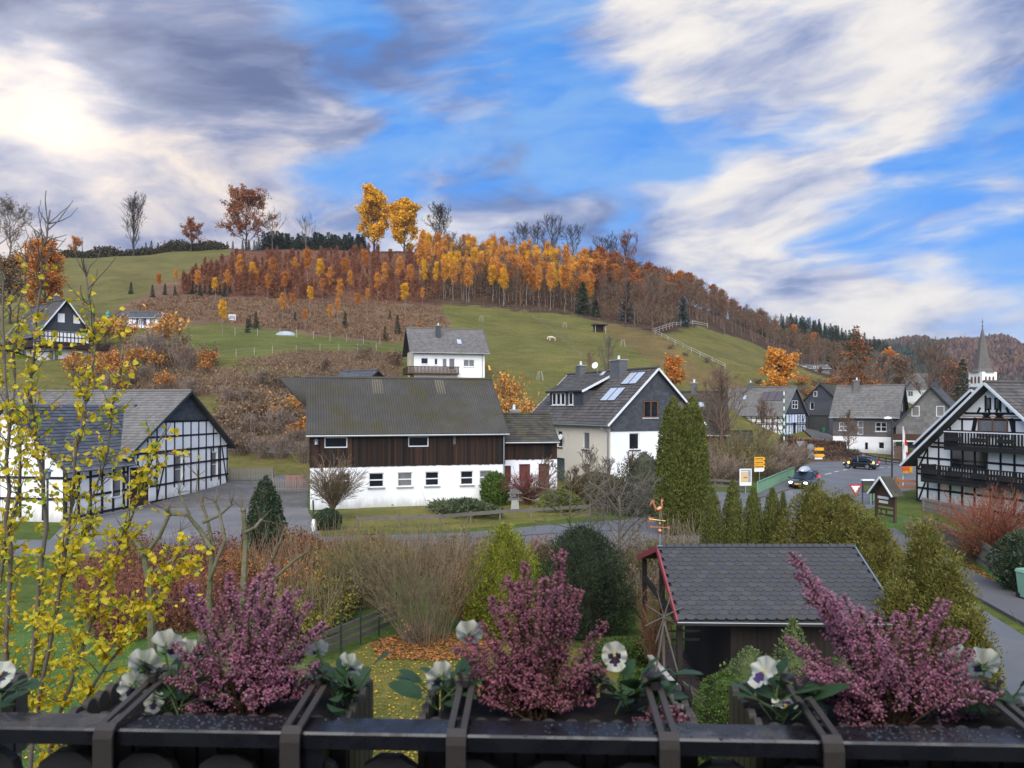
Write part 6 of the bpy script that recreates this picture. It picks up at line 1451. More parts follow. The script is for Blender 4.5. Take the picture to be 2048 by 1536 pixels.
# poster board
p = G(1491, 988); o = thing('poster_board', 'white framed poster board with beige map print beside the green railing', 'sign', p, rad(12)); o.scale = (.72, .72, .8)
post(MB(), 0, 0, 0, 1.0, .06).build('post', M_SIGNBACK, o); MB().box(-.72, .72, -.06, .06, .85, 2.55).build('board', M_SIGNW, o)
MB().box(-.62, .25, -.072, -.062, 1.2, 2.25).build('print', mat('poster_beige', (.55, .43, .22), .6, .15, 4), o); MB().box(.28, .62, -.072, -.062, 1.2, 2.3).build('print', mat('poster_grey', (.26, .27, .28), .6, .4, 9), o)
MB().box(-.62, .62, -.072, -.062, 2.32, 2.46).build('print', mat('poster_blue', (.25, .33, .45), .6, .2, 9), o)
MB().box(-.3, .2, -.078, -.073, 1.62, 1.74).build('lettering', mat('poster_red', (.6, .10, .03), .6, .2, 4), o)
# railings of the bridge
def railing(label, a, b, h=1.05, n=5):
    a = Vector(a); b = Vector(b); o = thing('bridge_railing', label, 'railing', a, math.atan2(b.y - a.y, b.x - a.x)); Lg = (b - a).length
    MB().box(-.03, Lg + .03, -.045, .045, h - .06, h + .03).build('handrail', M_GREENP, o); MB().box(0, Lg, -.025, .025, .1, .16).build('bottom_rail', M_GREENP, o)
    for i in range(n + 1): MB().box(Lg * i / n - .035, Lg * i / n + .035, -.035, .035, -.1, h - .06).build('post', M_GREENP, o)
    me = MB().box(-.012, .012, -.012, .012, .16, h - .06).mesh('bar', M_GREENP); k = int(Lg / .12)
    for i in range(k):
        if i % max(1, k // n) != 0: put('bar', me, o, (Lg * i / k, 0, 0))
railing('pale green bridge railing beside the yellow direction sign', G(1515, 990), G(1588, 955)); railing('pale green railing behind the roofed wooden sign', G(1742, 1010), G(1767, 980))
# pavement over the bridge
sheet('bridge_pavement', gpoly((1500, 995), (1585, 958), (1600, 958), (1605, 972), (1540, 992), (1510, 1000)), M_PAVE, .13)
# yield sign facing us
p = G(1711, 1048); o = thing('yield_sign', 'red bordered triangular yield sign above the golden conifer hedge', 'sign', p)
s_ = 13.5 / F * p.y; zt = CZ - (969 - HZ) / F * p.y; tri = lambda k, y, cz: [(-s_ * k, y, cz + .29 * s_ * 2 * k), (s_ * k, y, cz + .29 * s_ * 2 * k), (0, y, cz - .577 * s_ * 2 * k)]
zc = zt - .29 * s_ * 2
post(MB(), 0, .05, 0, zt - .1).build('post', M_SIGNBACK, o); MB().prism(tri(1, -.01, zc), (0, .02, 0)).build('red_border', M_SIGNR, o); MB().prism(tri(.66, -.022, zc), (0, .008, 0)).build('white_field', M_SIGNW, o)
# signs on the far side, seen from behind
for i, (a, b, typ, lab) in enumerate([(1601, 937, 'tri', 'triangular sign seen from its grey back beyond the junction'), (1609, 938, 'small', 'slim sign post with a small dark plate at the junction grass'), (1621, 941, 'round', 'round sign seen from the grey back with yellow arrows beside it')]):
    p = G(a, b); o = thing('traffic_sign', lab, 'sign', p); post(MB(), 0, 0, 0, [3.1, 1.7, 2.9][i]).build('post', M_SIGNBACK, o)
    if typ == 'tri': MB().prism([(-.5, .03, 3.15), (.5, .03, 3.15), (0, .03, 2.3)], (0, .02, 0)).build('plate', M_SIGNBACK, o)
    elif typ == 'small': MB().box(-.35, -.02, -.05, -.03, .9, 1.6).build('plate', M_SIGNBACK, o)
    else:
        d_ = MB().lathe([(.02, -.01), (.38, -.01), (.38, .01), (.02, .01)], 20).build('plate', M_SIGNBACK, o); d_.location = (0, -.04, 2.6); d_.rotation_euler = (rad(90), 0, 0)
        d_ = MB().lathe([(.02, -.01), (.38, -.01), (.38, .01), (.02, .01)], 20).build('plate', M_SIGNBACK, o); d_.location = (0, -.04, 1.75); d_.rotation_euler = (rad(90), 0, 0)
        for k in range(2): MB().prism([(.42, -.05, 2.2 - k * .36), (1.4, -.05, 2.2 - k * .36), (1.6, -.05, 2.04 - k * .36), (1.4, -.05, 1.87 - k * .36), (.42, -.05, 1.87 - k * .36)] if k else [(.42, -.05, 2.55), (1.45, -.05, 2.55), (1.45, -.05, 2.22), (.42, -.05, 2.22)], (0, .03, 0)).build('arrow_board', M_YSIGN, o)
        MB().box(.45, 1.3, -.05, -.03, 1.25, 1.45).build('white_board', M_SIGNW, o)
# street lamp
p = G(1784, 985); o = thing('street_lamp', 'dark street lamp post with flat white head at the junction', 'lamp', p)
post(MB(), 0, 0, 0, 6.0, .07).build('post', M_FASD, o); MB().lathe([(.02, 0), (.2, .02), (.34, .08), (.3, .2), (.05, .26)], 12, (-.35, 0, 6.0), sy=.6).build('lamp_head', M_SIGNW, o)
# maypole
p = W(1568, 905, 95); p.z = hz(p.x, 95); o = thing('maypole', 'slim green and white striped maypole in front of the blue timbered house', 'pole', p)
H_ = CZ - (783 - HZ) / F * 95 - p.z; M_GSTR = mat('green_stripe', (.02, .20, .08), .6, .1, 3)
for i in range(14):
    z0, z1 = H_ * (.25 + .75 * i / 14), H_ * (.25 + .75 * (i + 1) / 14); MB().path([(0, 0, z0), (0, 0, z1)], .08, n=8).build('band', M_SIGNW if i % 2 else M_GSTR, o)
MB().path([(0, 0, 0), (0, 0, H_ * .25)], .09, n=8).build('foot', M_GSTR, o)
# flag pole with red white flag
p = G(1806, 972); o = thing('flag_pole', 'white flag pole with a limp red and white flag beside the timbered house', 'flag', p); H_ = CZ - (853 - HZ) / F * p.y
post(MB(), 0, 0, 0, H_, .04).build('pole', M_SIGNW, o)
fl = []; nz = 16
for i in range(nz + 1):
    z = H_ * (.97 - .60 * i / nz); w_ = .12 + .40 * (i / nz) ** .8
    for j in range(5): fl.append((.03 + w_ * j / 4, .10 * math.sin(j * 1.7 + i * .6), z - .05 * j))
mi = [1 if (j >= 2 and (i < 7 or i > 9)) else 0 for i in range(nz) for j in range(4)]
MB().add(fl, [[i * 5 + j, i * 5 + j + 1, i * 5 + j + 6, i * 5 + j + 5] for i in range(nz) for j in range(4)], mi).build('flag_cloth', [M_SIGNW, mat('flag_red', (.6, .02, .02), .7, .1, 4)], o)
# works barrier with lamps and orange planks
M_ORP = mat('orange_plank', (.45, .18, .07), .7, .2, 4)
p = G(1790, 985); o = thing('plank_barrier', 'orange brown wooden plank barrier beside the timbered house', 'barrier', p, rad(-8))
for x in (0, 2.4): MB().box(x, x + .28, -.1, .1, 0, 1.25).build('post', M_ORP, o)
for z in (.35, .85): MB().box(.1, 2.6, -.16, -.1, z, z + .24).build('plank', M_ORP, o)
p = G(1804, 972); o = thing('warning_lamps', 'pair of round red warning lamps with yellow bodies on the barrier', 'lamp', (p.x, p.y - .4, 1.25))
for i in range(2):
    l_ = MB().lathe([(.02, -.06), (.2, -.05), (.22, 0), (.2, .05), (.02, .06)], 14).build('lens', mat('red_lens', (.75, .10, .04), .3, .1, 3), o); l_.location = (i * .42, 0, .35); l_.rotation_euler = (rad(90), 0, 0)
MB().box(-.15, .6, -.02, .2, -.05, .15).box(.4, .68, -.1, .12, 0, .5).build('battery_box', mat('lamp_yellow', (.7, .34, .02), .5, .1, 3), o)
# roofed wooden sign board
pa, pb = G(1753, 1040), G(1790, 1047); o = thing('village_sign', 'roofed brown wooden sign board with white lettering on the lawn corner', 'sign', pa, math.atan2(pb.y - pa.y, pb.x - pa.x)); Ls = (pb - pa).length
M_SGN = mat('sign_wood', (.075, .042, .03), .8, .3, 4, .3)
for x in (0, Ls): MB().box(x - .07, x + .07, -.07, .07, 0, 1.95).build('post', M_SGN, o)
MB().box(.07, Ls - .07, -.03, .03, .95, 1.75).build('board', M_SGN, o); MB().box(.07, Ls - .07, -.03, .03, .35, .5).box(.07, Ls - .07, -.03, .03, .72, .82).build('crossbar', M_SGN, o)
for x in (.4, .8): MB().box(x - .04, x + .04, -.035, .035, .5, .72).build('stay', M_SGN, o)
MB().prism([(-.1, 0, 1.75), (Ls + .1, 0, 1.75), (Ls / 2, 0, 2.55)], (0, .05, 0)).build('gable_board', M_SGN, o)
for sg in (0, 1):
    xa, xb = (-.25, Ls / 2) if sg == 0 else (Ls + .25, Ls / 2)
    MB().prism([(xa, -.45, 1.62), (xb, -.45, 2.72), (xb, .45, 2.72), (xa, .45, 1.62)], (0, 0, .06)).build('roof', M_TILEM, o)
    MB().beam((xa, -.47, 1.64), (xb, -.47, 2.74), .05, .10).build('bargeboard', M_SIGNW, o)
lt = MB(); rr = random.Random(8)
for row, (z, n, x0) in enumerate(((1.38, 9, .14), (1.12, 8, .24))):
    x = x0
    for k in range(n):
        w_ = rr.uniform(.05, .09); lt.box(x, x + w_, -.045, -.034, z, z + .16); x += w_ + .03
lt.build('lettering', M_SIGNW, o)
# info case on the lane corner, bins
p = G(1735, 1010); o = thing('notice_case', 'small dark notice case on posts beside the green railing', 'notice case', p, .1); MB().box(-.4, .4, -.08, .08, .9, 1.75).build('case', M_FASD, o); MB().box(-.3, .3, -.09, -.081, 1.0, 1.4).build('notice', M_GREENL, o); MB().box(-.45, .45, -.14, .14, 1.75, 1.85).build('roof', M_SIGNW, o)
for x in (-.37, .37): MB().box(x - .03, x + .03, -.03, .03, 0, .9).build('post', M_FASD, o)
def wheelie(label, loc, rz, m, group=None):
    o = thing('wheelie_bin', label, 'bin', loc, rz, group)
    MB().hexa([(-.22, -.25, .06), (.22, -.25, .06), (.22, .25, .06), (-.22, .25, .06), (-.28, -.33, .95), (.28, -.33, .95), (.28, .33, .95), (-.28, .33, .95)]).build('body', m, o)
    MB().hexa([(-.3, -.36, .95), (.3, -.36, .95), (.3, .36, .95), (-.3, .36, .95), (-.26, -.3, 1.04), (.26, -.3, 1.04), (.26, .34, 1.06), (-.26, .34, 1.06)]).build('lid', m, o)
    for x in (-.2, .2): w = MB().lathe([(.02, -.03), (.1, -.03), (.1, .03), (.02, .03)], 12).build('wheel', M_TYRE, o); w.location = (x, .28, .1); w.rotation_euler = (0, rad(90), 0)
M_BINB = mat('bin_blue', (.02, .10, .45), .5, .1, 3); M_BING = mat('bin_green', (.03, .13, .07), .5, .1, 3); M_BINP = mat('bin_pale_green', (.20, .36, .27), .5, .1, 3)
p = at(1406, 80); wheelie('blue wheeled bin beside the dark red barn wall', p, .3, M_BINB); p = at(1646, 126); wheelie('green wheeled bin outside the slate garage', p, 0, M_BING)
p = G(2046, 1205); wheelie('pale green wheeled bin at the picket fence by the lane', (p.x + .25, p.y, .12), .2, M_BINP)
# stone lantern on pillar in front of annex
p = G(1030, 1022); o = thing('stone_lantern', 'grey stone bird table with pitched roof on the grass before the annex', 'bird table', p)
MB().hexa([(-.3, -.25, 0), (.3, -.25, 0), (.3, .25, 0), (-.3, .25, 0), (-.22, -.2, .85), (.22, -.2, .85), (.22, .2, .85), (-.22, .2, .85)]).build('pillar', M_CONC, o)
MB().box(-.3, .3, -.26, .26, .85, .92).box(-.27, -.2, -.22, .22, .92, 1.15).box(.2, .27, -.22, .22, .92, 1.15).box(-.3, .3, -.26, .26, 1.15, 1.22).build('feeding_box', M_SLATEG, o)
MB().prism([(-.5, -.36, 1.2), (.5, -.36, 1.2), (0, -.36, 1.52)], (0, .72, 0)).build('roof', M_SLATEG, o)
# long plank fence along the barn lawn
def plank_fence(name, label, pts, h, rails, m, post_step=2.2, w=.18, cat='fence'):
    o = thing(name, label, cat, pts[0])
    b = Vector(pts[0])
    for i in range(len(pts) - 1):
        a_, c_ = Vector(pts[i]) - b, Vector(pts[i + 1]) - b; n = max(1, round((c_ - a_).length / post_step))
        for k in range(n + (1 if i == len(pts) - 2 else 0)):
            q = a_.lerp(c_, k / n); MB().box(q.x - .05, q.x + .05, q.y - .05, q.y + .05, q.z - .2, q.z + h).build('post', m, o)
        for k in range(n):
            q0_, q1_ = a_.lerp(c_, k / n), a_.lerp(c_, (k + 1) / n)
            for z in rails: MB().beam(q0_ + Vector((0, -.06, z)), q1_ + Vector((0, -.06, z)), .035, w).build('rail', m, o)
    return o
M_FENCE = mat('weathered_wood', (.135, .120, .105), .95, .3, 5, .4)
M_FENCEP = mat('pale_wood', (.36, .34, .30), .95, .25, 4, .3)
plank_fence('plank_fence', 'long low weathered plank fence along the lawn before the barn', [G(715, 1058), G(880, 1052), G(1000, 1042), G(1180, 1030)], .75, (.58,), M_FENCE, w=.22)
def pickets(name, label, pts, h, m, step=.13, w=.07, zoff=0.0):
    o = thing(name, label, 'fence', pts[0]); b = Vector(pts[0])
    me = MB().prism([(-w / 2, 0, .05), (w / 2, 0, .05), (w / 2, 0, h - .06), (0, 0, h), (-w / 2, 0, h - .06)], (0, .02, 0)).mesh('picket', m); tot = 0
    for i in range(len(pts) - 1):
        a_, c_ = Vector(pts[i]) - b, Vector(pts[i + 1]) - b; Lg = (c_ - a_).length; rz = math.atan2(c_.y - a_.y, c_.x - a_.x); n = int(Lg / step)
        for z in (h * .25, h * .75): MB().beam(a_ + Vector((0, .05, z)), c_ + Vector((0, .05, z)), .04, .08).build('rail', m, o)
        for k in range(n):
            tot += 1
            if tot < 300: put('picket', me, o, a_.lerp(c_, (k + .5) / n), rz)
        for k in range(int(Lg / 2) + 1): q = a_.lerp(c_, min(k * 2 / Lg, 1)); MB().box(q.x - .05, q.x + .05, q.y + .06, q.y + .16, q.z - .2, q.z + h * .95).build('post', m, o)
    return o
M_PICK = mat('grey_picket', (.20, .185, .175), .95, .3, 5, .3)
pickets('picket_fence', 'grey picket fence closing the yard between the two barns', [gp(458, 962), gp(545, 962), gp(545, 985), gp(617, 985)], 1.15, M_PICK)
pickets('picket_fence', 'grey picket fence along the foot of the big timbered house', [G(1848, 1022), G(1900, 1035), G(1985, 1060), G(2120, 1095)], .95, M_PICK)
pickets('picket_fence', 'tall weathered paling fence below the red leafless shrub', [G(1850, 1072), G(1900, 1100), G(1950, 1125), G(2012, 1160)], 1.1, M_FENCE)
pickets('picket_fence', 'short pale picket fence behind the pale green bin', [G(2015, 1172), G(2110, 1205)], .95, M_FENCEP, .16, .1)
# barrels behind the fence
M_TERRA = mat('terracotta', (.30, .14, .10), .8, .15, 4)
for i in range(3):
    p = gp(578 + i * 12, 975); o = tag(MB().lathe([(.26, 0), (.3, .1), (.31, .9), (.28, .95), (.02, .96)], 12).build('barrel', M_TERRA, None, p), ['terracotta barrel first of three behind the yard fence, farthest from the barn', 'terracotta barrel in the middle of three behind the yard fence', 'terracotta barrel last of three behind the yard fence, next to the barn'][i], 'barrel', 'barrels behind the yard fence')
# yard lantern on post at the timbered barn
p = Vector((-26.4 * .93, 42.2, 0)); p = W(95, 1060, 42.5); o = thing('yard_lantern', 'dark lamp post with grey hooded lantern beside the timbered barn', 'lamp', (p.x, p.y, 0))
zt = CZ - (940 - HZ) / F * 42.5; post(MB(), 0, 0, 0, zt - .5, .06).build('post', M_FASD, o); MB().lathe([(.1, -.5), (.14, -.45), (.2, -.12), (.34, -.08), (.2, .02), (.03, .1)], 8, (0, 0, zt)).build('lantern', M_METAL, o)
# post wrapped in white foil
p = G(628, 1062); o = thing('wrapped_post', 'dark slanting post with its foot wrapped in white foil beside the round box shrub', 'post', p)
MB().path([(0, 0, 0), (-.05, 0, 1.75)], .05, n=6).build('post', M_FASD, o); MB().lathe([(.1, 0), (.16, .25), (.15, .5), (.06, .68)], 9, (0, -.02, 0)).build('foil_wrap', M_SIGNW, o)
# ---------- hillside fences, tree guards, shelter, pony
def wire_posts(label, px, step, h, m, ymin=90):
    o = thing('wire_fence', label, 'fence', gp(*px[0], ymin)); b = Vector(o.location); prev = None
    for i in range(len(px) - 1):
        n = max(1, int(math.hypot(px[i + 1][0] - px[i][0], px[i + 1][1] - px[i][1]) / step))
        for k in range(n):
            t = k / n; q = gp(px[i][0] + (px[i + 1][0] - px[i][0]) * t, px[i][1] + (px[i + 1][1] - px[i][1]) * t, ymin) - b
            MB().path([(q.x, q.y, q.z - .2), (q.x, q.y, q.z + h)], .045, n=5).build('post', m, o)
            if prev is not None:
                for z in (h * .5, h * .9): MB().path([prev + Vector((0, 0, z)), q + Vector((0, 0, z))], .012, n=3).build('wire', M_METAL, o)
            prev = q
wire_posts('post and wire fence under the birch wood along the meadow top', [(885, 612), (1000, 618), (1130, 630), (1230, 650), (1300, 672)], 16, 1.2, M_FENCE, 150)
wire_posts('post and wire fence running down across the pony meadow', [(1050, 628), (1090, 655), (1130, 690), (1180, 730)], 13, 1.1, M_FENCE, 100)
wire_posts('short pale posts of the paddock by the shelter', [(1080, 645), (1120, 655), (1150, 662)], 14, 1.2, M_FENCE, 100)
wire_posts('short pale posts below the pony', [(1120, 680), (1150, 685), (1180, 690)], 15, 1.2, M_FENCE, 100)
wire_posts('white posts along the lower edge of the brown fallow', [(470, 672), (560, 672), (660, 682), (760, 690), (800, 694)], 32, 1.5, M_FENCEP, 90)
wire_posts('thin posts above the brown bank behind the barn', [(436, 718), (545, 708), (640, 702), (790, 700)], 33, 1.2, M_FENCEP, 90)
fo = plank_fence('rail_fence', 'pale wooden rail fence around the spur meadow corner', [gp(a, b, 120) for a, b in ((1305, 668), (1345, 655), (1385, 650), (1415, 656))], 1.3, (.6, 1.1), M_FENCEP, 3.0, .12)
fo = plank_fence('rail_fence', 'pale wooden rail fence running down the spur meadow', [gp(a, b, 110) for a, b in ((1310, 670), (1350, 690), (1400, 715), (1450, 738))], 1.2, (.6, 1.05), M_FENCEP, 3.5, .10)
for i, (a, b, n) in enumerate([(963, 644, 4), (1130, 657, 4), (1246, 694, 4), (1080, 762, 5), (1150, 760, 0)]):
    if n == 0: continue
    p = gp(a, b, 80); o = thing('tree_guard', ['white pole guard standing alone high in the meadow', 'white pole guard near the wooden shelter', 'white pole guard under the shelter on the steep meadow', 'white pole guard low in the meadow above the solar roof'][i], 'tree guard', p)
    for k in range(n):
        an = k * 6.283 / n + .4; MB().path([(math.cos(an) * .7, math.sin(an) * .7, -.1), (math.cos(an) * .3, math.sin(an) * .3, 1.5)], .035, n=5).build('pole', M_FENCEP, o)
p = gp(1199, 665, 120); o = thing('field_shelter', 'small wooden animal shelter with flat roof on the meadow', 'shelter', p, .2)
for x in (-1.3, 1.2):
    for y in (-.8, .8): MB().box(x, x + .12, y, y + .12, -.3, 1.6).build('post', M_FENCEP, o)
MB().box(-1.3, 1.3, .8, .9, .2, 1.5).build('back_wall', M_WOODB, o); MB().hexa([(-1.7, -1.2, 1.65), (1.7, -1.2, 1.65), (1.7, 1.2, 1.5), (-1.7, 1.2, 1.5), (-1.7, -1.2, 1.85), (1.7, -1.2, 1.85), (1.7, 1.2, 1.7), (-1.7, 1.2, 1.7)]).build('roof', M_FASD, o)
# pony grazing
p = gp(1104, 683, 100); o = thing('pony', 'cream coloured pony with brown patches grazing on the meadow', 'pony', p, rad(200))
me = bpy.data.meshes.new('body'); vs = [(-.62, 0, .92), (-.2, 0, .88), (.25, 0, .90), (.58, 0, 1.0), (.85, 0, .95), (1.05, 0, .6), (1.2, 0, .25), (1.28, 0, .10),
      (.5, .16, .6), (.52, .17, .3), (.5, .17, .03), (.5, -.16, .6), (.56, -.17, .3), (.58, -.17, .03), (-.6, .16, .62), (-.68, .17, .34), (-.62, .17, .03), (-.6, -.16, .62), (-.7, -.17, .34), (-.68, -.17, .03), (-.8, 0, .75), (-.86, 0, .35)]
es = [(0, 1), (1, 2), (2, 3), (3, 4), (4, 5), (5, 6), (6, 7), (3, 8), (8, 9), (9, 10), (3, 11), (11, 12), (12, 13), (0, 14), (14, 15), (15, 16), (0, 17), (17, 18), (18, 19), (0, 20), (20, 21)]
me.from_pydata(vs, es, []); po = put('body', me, o); me.materials.append(mat('pony_coat', (.55, .46, .34), .9, .1, 2, wear=((.12, .06, .03), 1.3, .52, .58)))
md = po.modifiers.new('skin', 'SKIN'); rad_s = [.26, .28, .27, .25, .17, .12, .11, .07, .10, .06, .055, .10, .06, .055, .13, .06, .055, .13, .06, .055, .06, .04]
for i, r_ in enumerate(rad_s): me.skin_vertices[0].data[i].radius = (r_, r_)
me.skin_vertices[0].data[0].use_root = True; po.modifiers.new('sub', 'SUBSURF').levels = 1
# ================================================================== VILLAGE PLANTS
hedge_m = mat('leaf_hornbeam_hedge', (.085, .050, .035), .9, .3, .8, island=.5, hue=(.13, .075, .045), trans=.1)
def hedge(label, a, b, w, h, n, m, seed, L=.12, Wd=.09, group=None):
    g = np.random.default_rng(seed); a = Vector(a); b = Vector(b); o = thing('hedge', label, 'hedge', a, 0, group); ax_ = np.array((b - a)[:]); Lg = np.linalg.norm(ax_); u = ax_ / Lg; v = np.array([-u[1], u[0], 0])
    s = g.uniform(0, Lg, n); t = g.uniform(-1, 1, n); z = h * g.uniform(0, 1, n) ** .6
    edge = np.maximum(np.abs(t) > .7, z > h * .8); k = edge | (g.random(n) < .4)
    P = (s[:, None] * u + t[:, None] * v * w / 2 + z[:, None] * np.array([0, 0, 1]))[k] * 1.0
    P += g.normal(size=P.shape) * .07
    MB().leaves(P, g.normal(size=P.shape) + [0, 0, .5], g.uniform(.6, 1.3, len(P)) * L, g.uniform(.7, 1.3, len(P)) * Wd, g).build('foliage', [m], o)
    q = MB(); q.hexa([(-v * w * .33 + [0, 0, -.1]), (ax_ - v * w * .33 + [0, 0, -.1]), (ax_ + v * w * .33 + [0, 0, -.1]), (v * w * .33 + [0, 0, -.1]), (-v * w * .33 + [0, 0, h * .8]), (ax_ - v * w * .33 + [0, 0, h * .8]), (ax_ + v * w * .33 + [0, 0, h * .8]), (v * w * .33 + [0, 0, h * .8])]); q.build('branches', [M_BARKB], o)
    return o
hedge('tall clipped brown hedge behind the traffic sign backs', at(1560, 104), at(1690, 104), 1.6, 2.0, 9000, hedge_m, 1, .2, .15)
hedge('low clipped dark brown hedge along the junction kerb', at(1588, 97), at(1718, 98), 1.5, 1.0, 6000, mat('leaf_dark_hedge', (.052, .032, .026), .9, .3, .8, island=.5, hue=(.08, .05, .035)), 2, .16, .12)
for i, (a, Y, h, m) in enumerate([(1616, 112, 1.9, 0), (1640, 112, 1.7, 0), (1655, 113, 1.6, 0), (1590, 110, 1.8, 1), (1575, 111, 2.0, 2)]):
    p = at(a, Y); g = np.random.default_rng(60 + i); o = thing('grass_clump' if m == 0 else 'garden_shrub', ['pale pink plumed grass clump first in the hedge bed', 'pale plumed grass clump in the middle of the bed', 'small pale plumed grass clump by the side road', 'orange brown low shrub behind the tall hedge', 'dark green low shrub below the blue gable'][i], 'plant', p)
    n = 900; D = g.normal(size=(n, 3)) * [.5, .5, .1] + [0, 0, 1]; P = g.normal(size=(n, 3)) * [.35, .35, 0]
    MB().leaves(P, D, g.uniform(.6, 1.1, n) * h, .07 if m == 0 else .16, g).build('blades', [[mat('plume_grass', (.42, .27, .18), .9, .2, 1, island=.4, hue=(.30, .17, .11), trans=.2), M_ORNG, M_HOLLY][m]], o)
# bare roadside trees and thickets before the blue house
def bare(name, label, loc, H, seed, bark, leaf=None, keep=.3, **kw):
    o = thing(name, label, 'tree' if H > 3.5 else 'shrub', loc, seed * .7); k_ = dict(start=.15, n1=24, ang=46, l1=.36, n2=8, n3=6, shape='round', up=.4); k_.update(kw)
    mr = k_.pop('minr', (.05, .03, .018, .012)); per = k_.pop('per', 1); L_ = k_.pop('L', .12); sp_ = k_.pop('spread', .15)
    T, P, D = skeleton(seed, H, H * .018, **k_); add_skel(MB(), T, 0, mr).build('trunk', [bark], o)
    if leaf is not None: g = np.random.default_rng(seed); kk_ = g.random(len(P)) < keep; mb = MB(); scatter_leaves(mb, g, P[kk_], D[kk_], per, sp_, L_, L_ * .75, 0); mb.build('leaves', [leaf], o)
    return o
bare('bare_tree', 'large leafless tree in front of the blue timbered house', at(1442, 80), 9.6, 601, M_BARKB, n1=28, n2=9, n3=8, l1=.34)
bare('bare_tree', 'slender leafless tree leaning beside the timbered wall', at(1527, 84), 6.8, 602, M_BARKB, ang=38, l1=.3)
bare('bare_tree', 'small leafless tree before the brown shingled house', at(1697, 103), 5.5, 603, M_BARKB, l1=.3)
M_SCRUB = mat('leaf_scrub', (.11, .095, .04), .9, .25, .8, island=.45, hue=(.16, .11, .05), trans=.2)
for i, (a, Y, h, lf) in enumerate([(1420, 70, 3.6, 0), (1455, 72, 4.4, 1), (1490, 74, 5.0, 1), (1520, 75, 4.6, 1), (1545, 77, 4.0, 0), (1580, 79, 3.8, 0), (1440, 66, 3.0, 0), (1470, 68, 3.0, 0), (1505, 70, 3.4, 1), (1565, 76, 3.0, 0), (1400, 72, 3.2, 0), (1535, 72, 2.6, 0), (1595, 82, 3.2, 0), (1425, 76, 4.2, 1)]):
    twiggy('roadside_shrub', ['brown leafless shrub in the roadside thicket before the village', 'olive leaved shrub in the roadside thicket before the village'][lf], 'shrub', at(a, Y), h, 1.5 + .15 * h, 70, [M_TWIGD, M_TWIGG][lf], 620 + i, leaf=[M_BROWN, M_SCRUB][lf], nleaf=[220, 700][lf], L=.14, Wd=.1, group=['leafless roadside shrubs', 'olive roadside shrubs'][lf], n2=6, minr=.012, r0=.03)
p = G(1640, 952)
# grass island and bench at the junction
sheet('verge', [G(1560, 972), G(1590, 955), G(1640, 946), G(1605, 938), G(1575, 925), G(1520, 930), G(1400, 945), G(1400, 985), G(1505, 985)], mat('verge_grass', (.075, .10, .022), .95, .35, 2, .5), .05)
hedge('dark low conifer beside the grey house garden', at(1795, 98), at(1806, 99), 1.4, 2.4, 2600, M_HOLLY, 5, .16, .06)
hedge('yellowing shrub under the grey house balcony', at(1815, 96), at(1826, 96), 1.4, 1.6, 2200, M_THUJAG, 6, .16, .08)
hedge('dark shrub row at the white basement', at(1700, 103), at(1712, 101), 1.2, 1.1, 1600, M_HOLLY, 7, .14, .08)
plank_fence('plank_fence', 'low brown rail fence sloping beside the hill road', [at(1722, 101), at(1745, 96), at(1772, 92), at(1800, 89)], .9, (.4, .75), M_WOODB, 2.5, .12)
plank_fence('plank_fence', 'weathered rail fence behind the clipped thujas', [G(1395, 985), G(1430, 980), G(1490, 985)], 1.0, (.4, .85), M_FENCE, 2.0, .2)

# ================================================================== PLANTS BETWEEN THE STREET AND THE BARNS
evergreen('holly_bush', 'dark green cone shaped holly beside the yard', 'shrub', G(531, 1112), [(.9, .05), (1.05, .5), (1.0, 1.2), (.8, 2.0), (.5, 2.9), (.2, 3.5), (.02, 3.75)], 7000, .13, .07, M_HOLLY, 701, amp=.16)
twiggy('willow_shrub', 'leafless bushy willow in front of the barn wall', 'shrub', G(665, 1040), 4.0, 2.0, 120, M_TWIG, 702, trunk_h=.8, trunk_r=.12, n2=6, minr=.011, r0=.025)
evergreen('box_ball', 'round dark green box ball beside the wrapped post', 'shrub', G(656, 1060), [(.5, .02), (.75, .35), (.72, .8), (.45, 1.1), (.02, 1.22)], 3000, .09, .05, M_HOLLY, 703, amp=.05)
def jun(mb, g):
    n = 2600; az = g.uniform(0, 6.28, n); r = g.uniform(0, 1.0, n) ** .6 * 2.4; mb.leaves(np.stack([np.cos(az) * r * 1.3, np.sin(az) * r * .6, .35 + .5 * (1 - r / 2.4) + g.normal(size=n) * .1], 1), np.stack([np.cos(az), np.sin(az), .5 + 0 * az], 1) + g.normal(size=(n, 3)) * .3, g.uniform(.15, .4, n), .10, g)
evergreen('creeping_juniper', 'spreading grey green juniper on the barn lawn', 'shrub', G(930, 1030), [(1.9, .1), (1.7, .5), (.9, .85), (.02, 1.0)], 2600, .22, .09, mat('needle_juniper', (.06, .085, .045), .85, .2, 1.5, island=.4, hue=(.11, .13, .06), trans=.15), 704, amp=.2, extra=jun)
evergreen('laurel_bush', 'fresh green round bush at the barn corner', 'shrub', G(990, 1010), [(.8, .05), (1.1, .8), (.95, 1.6), (.4, 2.2), (.02, 2.35)], 2600, .2, .12, M_BOX, 705, amp=.2)
twiggy('dogwood_shrub', 'dark red leafless dogwood before the annex', 'shrub', G(1055, 1010), 2.6, 2.2, 150, M_TWIGR, 706, n2=6, minr=.010, r0=.018)
evergreen('weeping_conifer', 'low olive green weeping conifer by the plank fence', 'shrub', G(1120, 1022), [(1.2, .05), (1.3, .5), (.9, 1.0), (.3, 1.35), (.02, 1.45)], 2600, .28, .07, M_THUJA, 707, upb=.1, amp=.2)
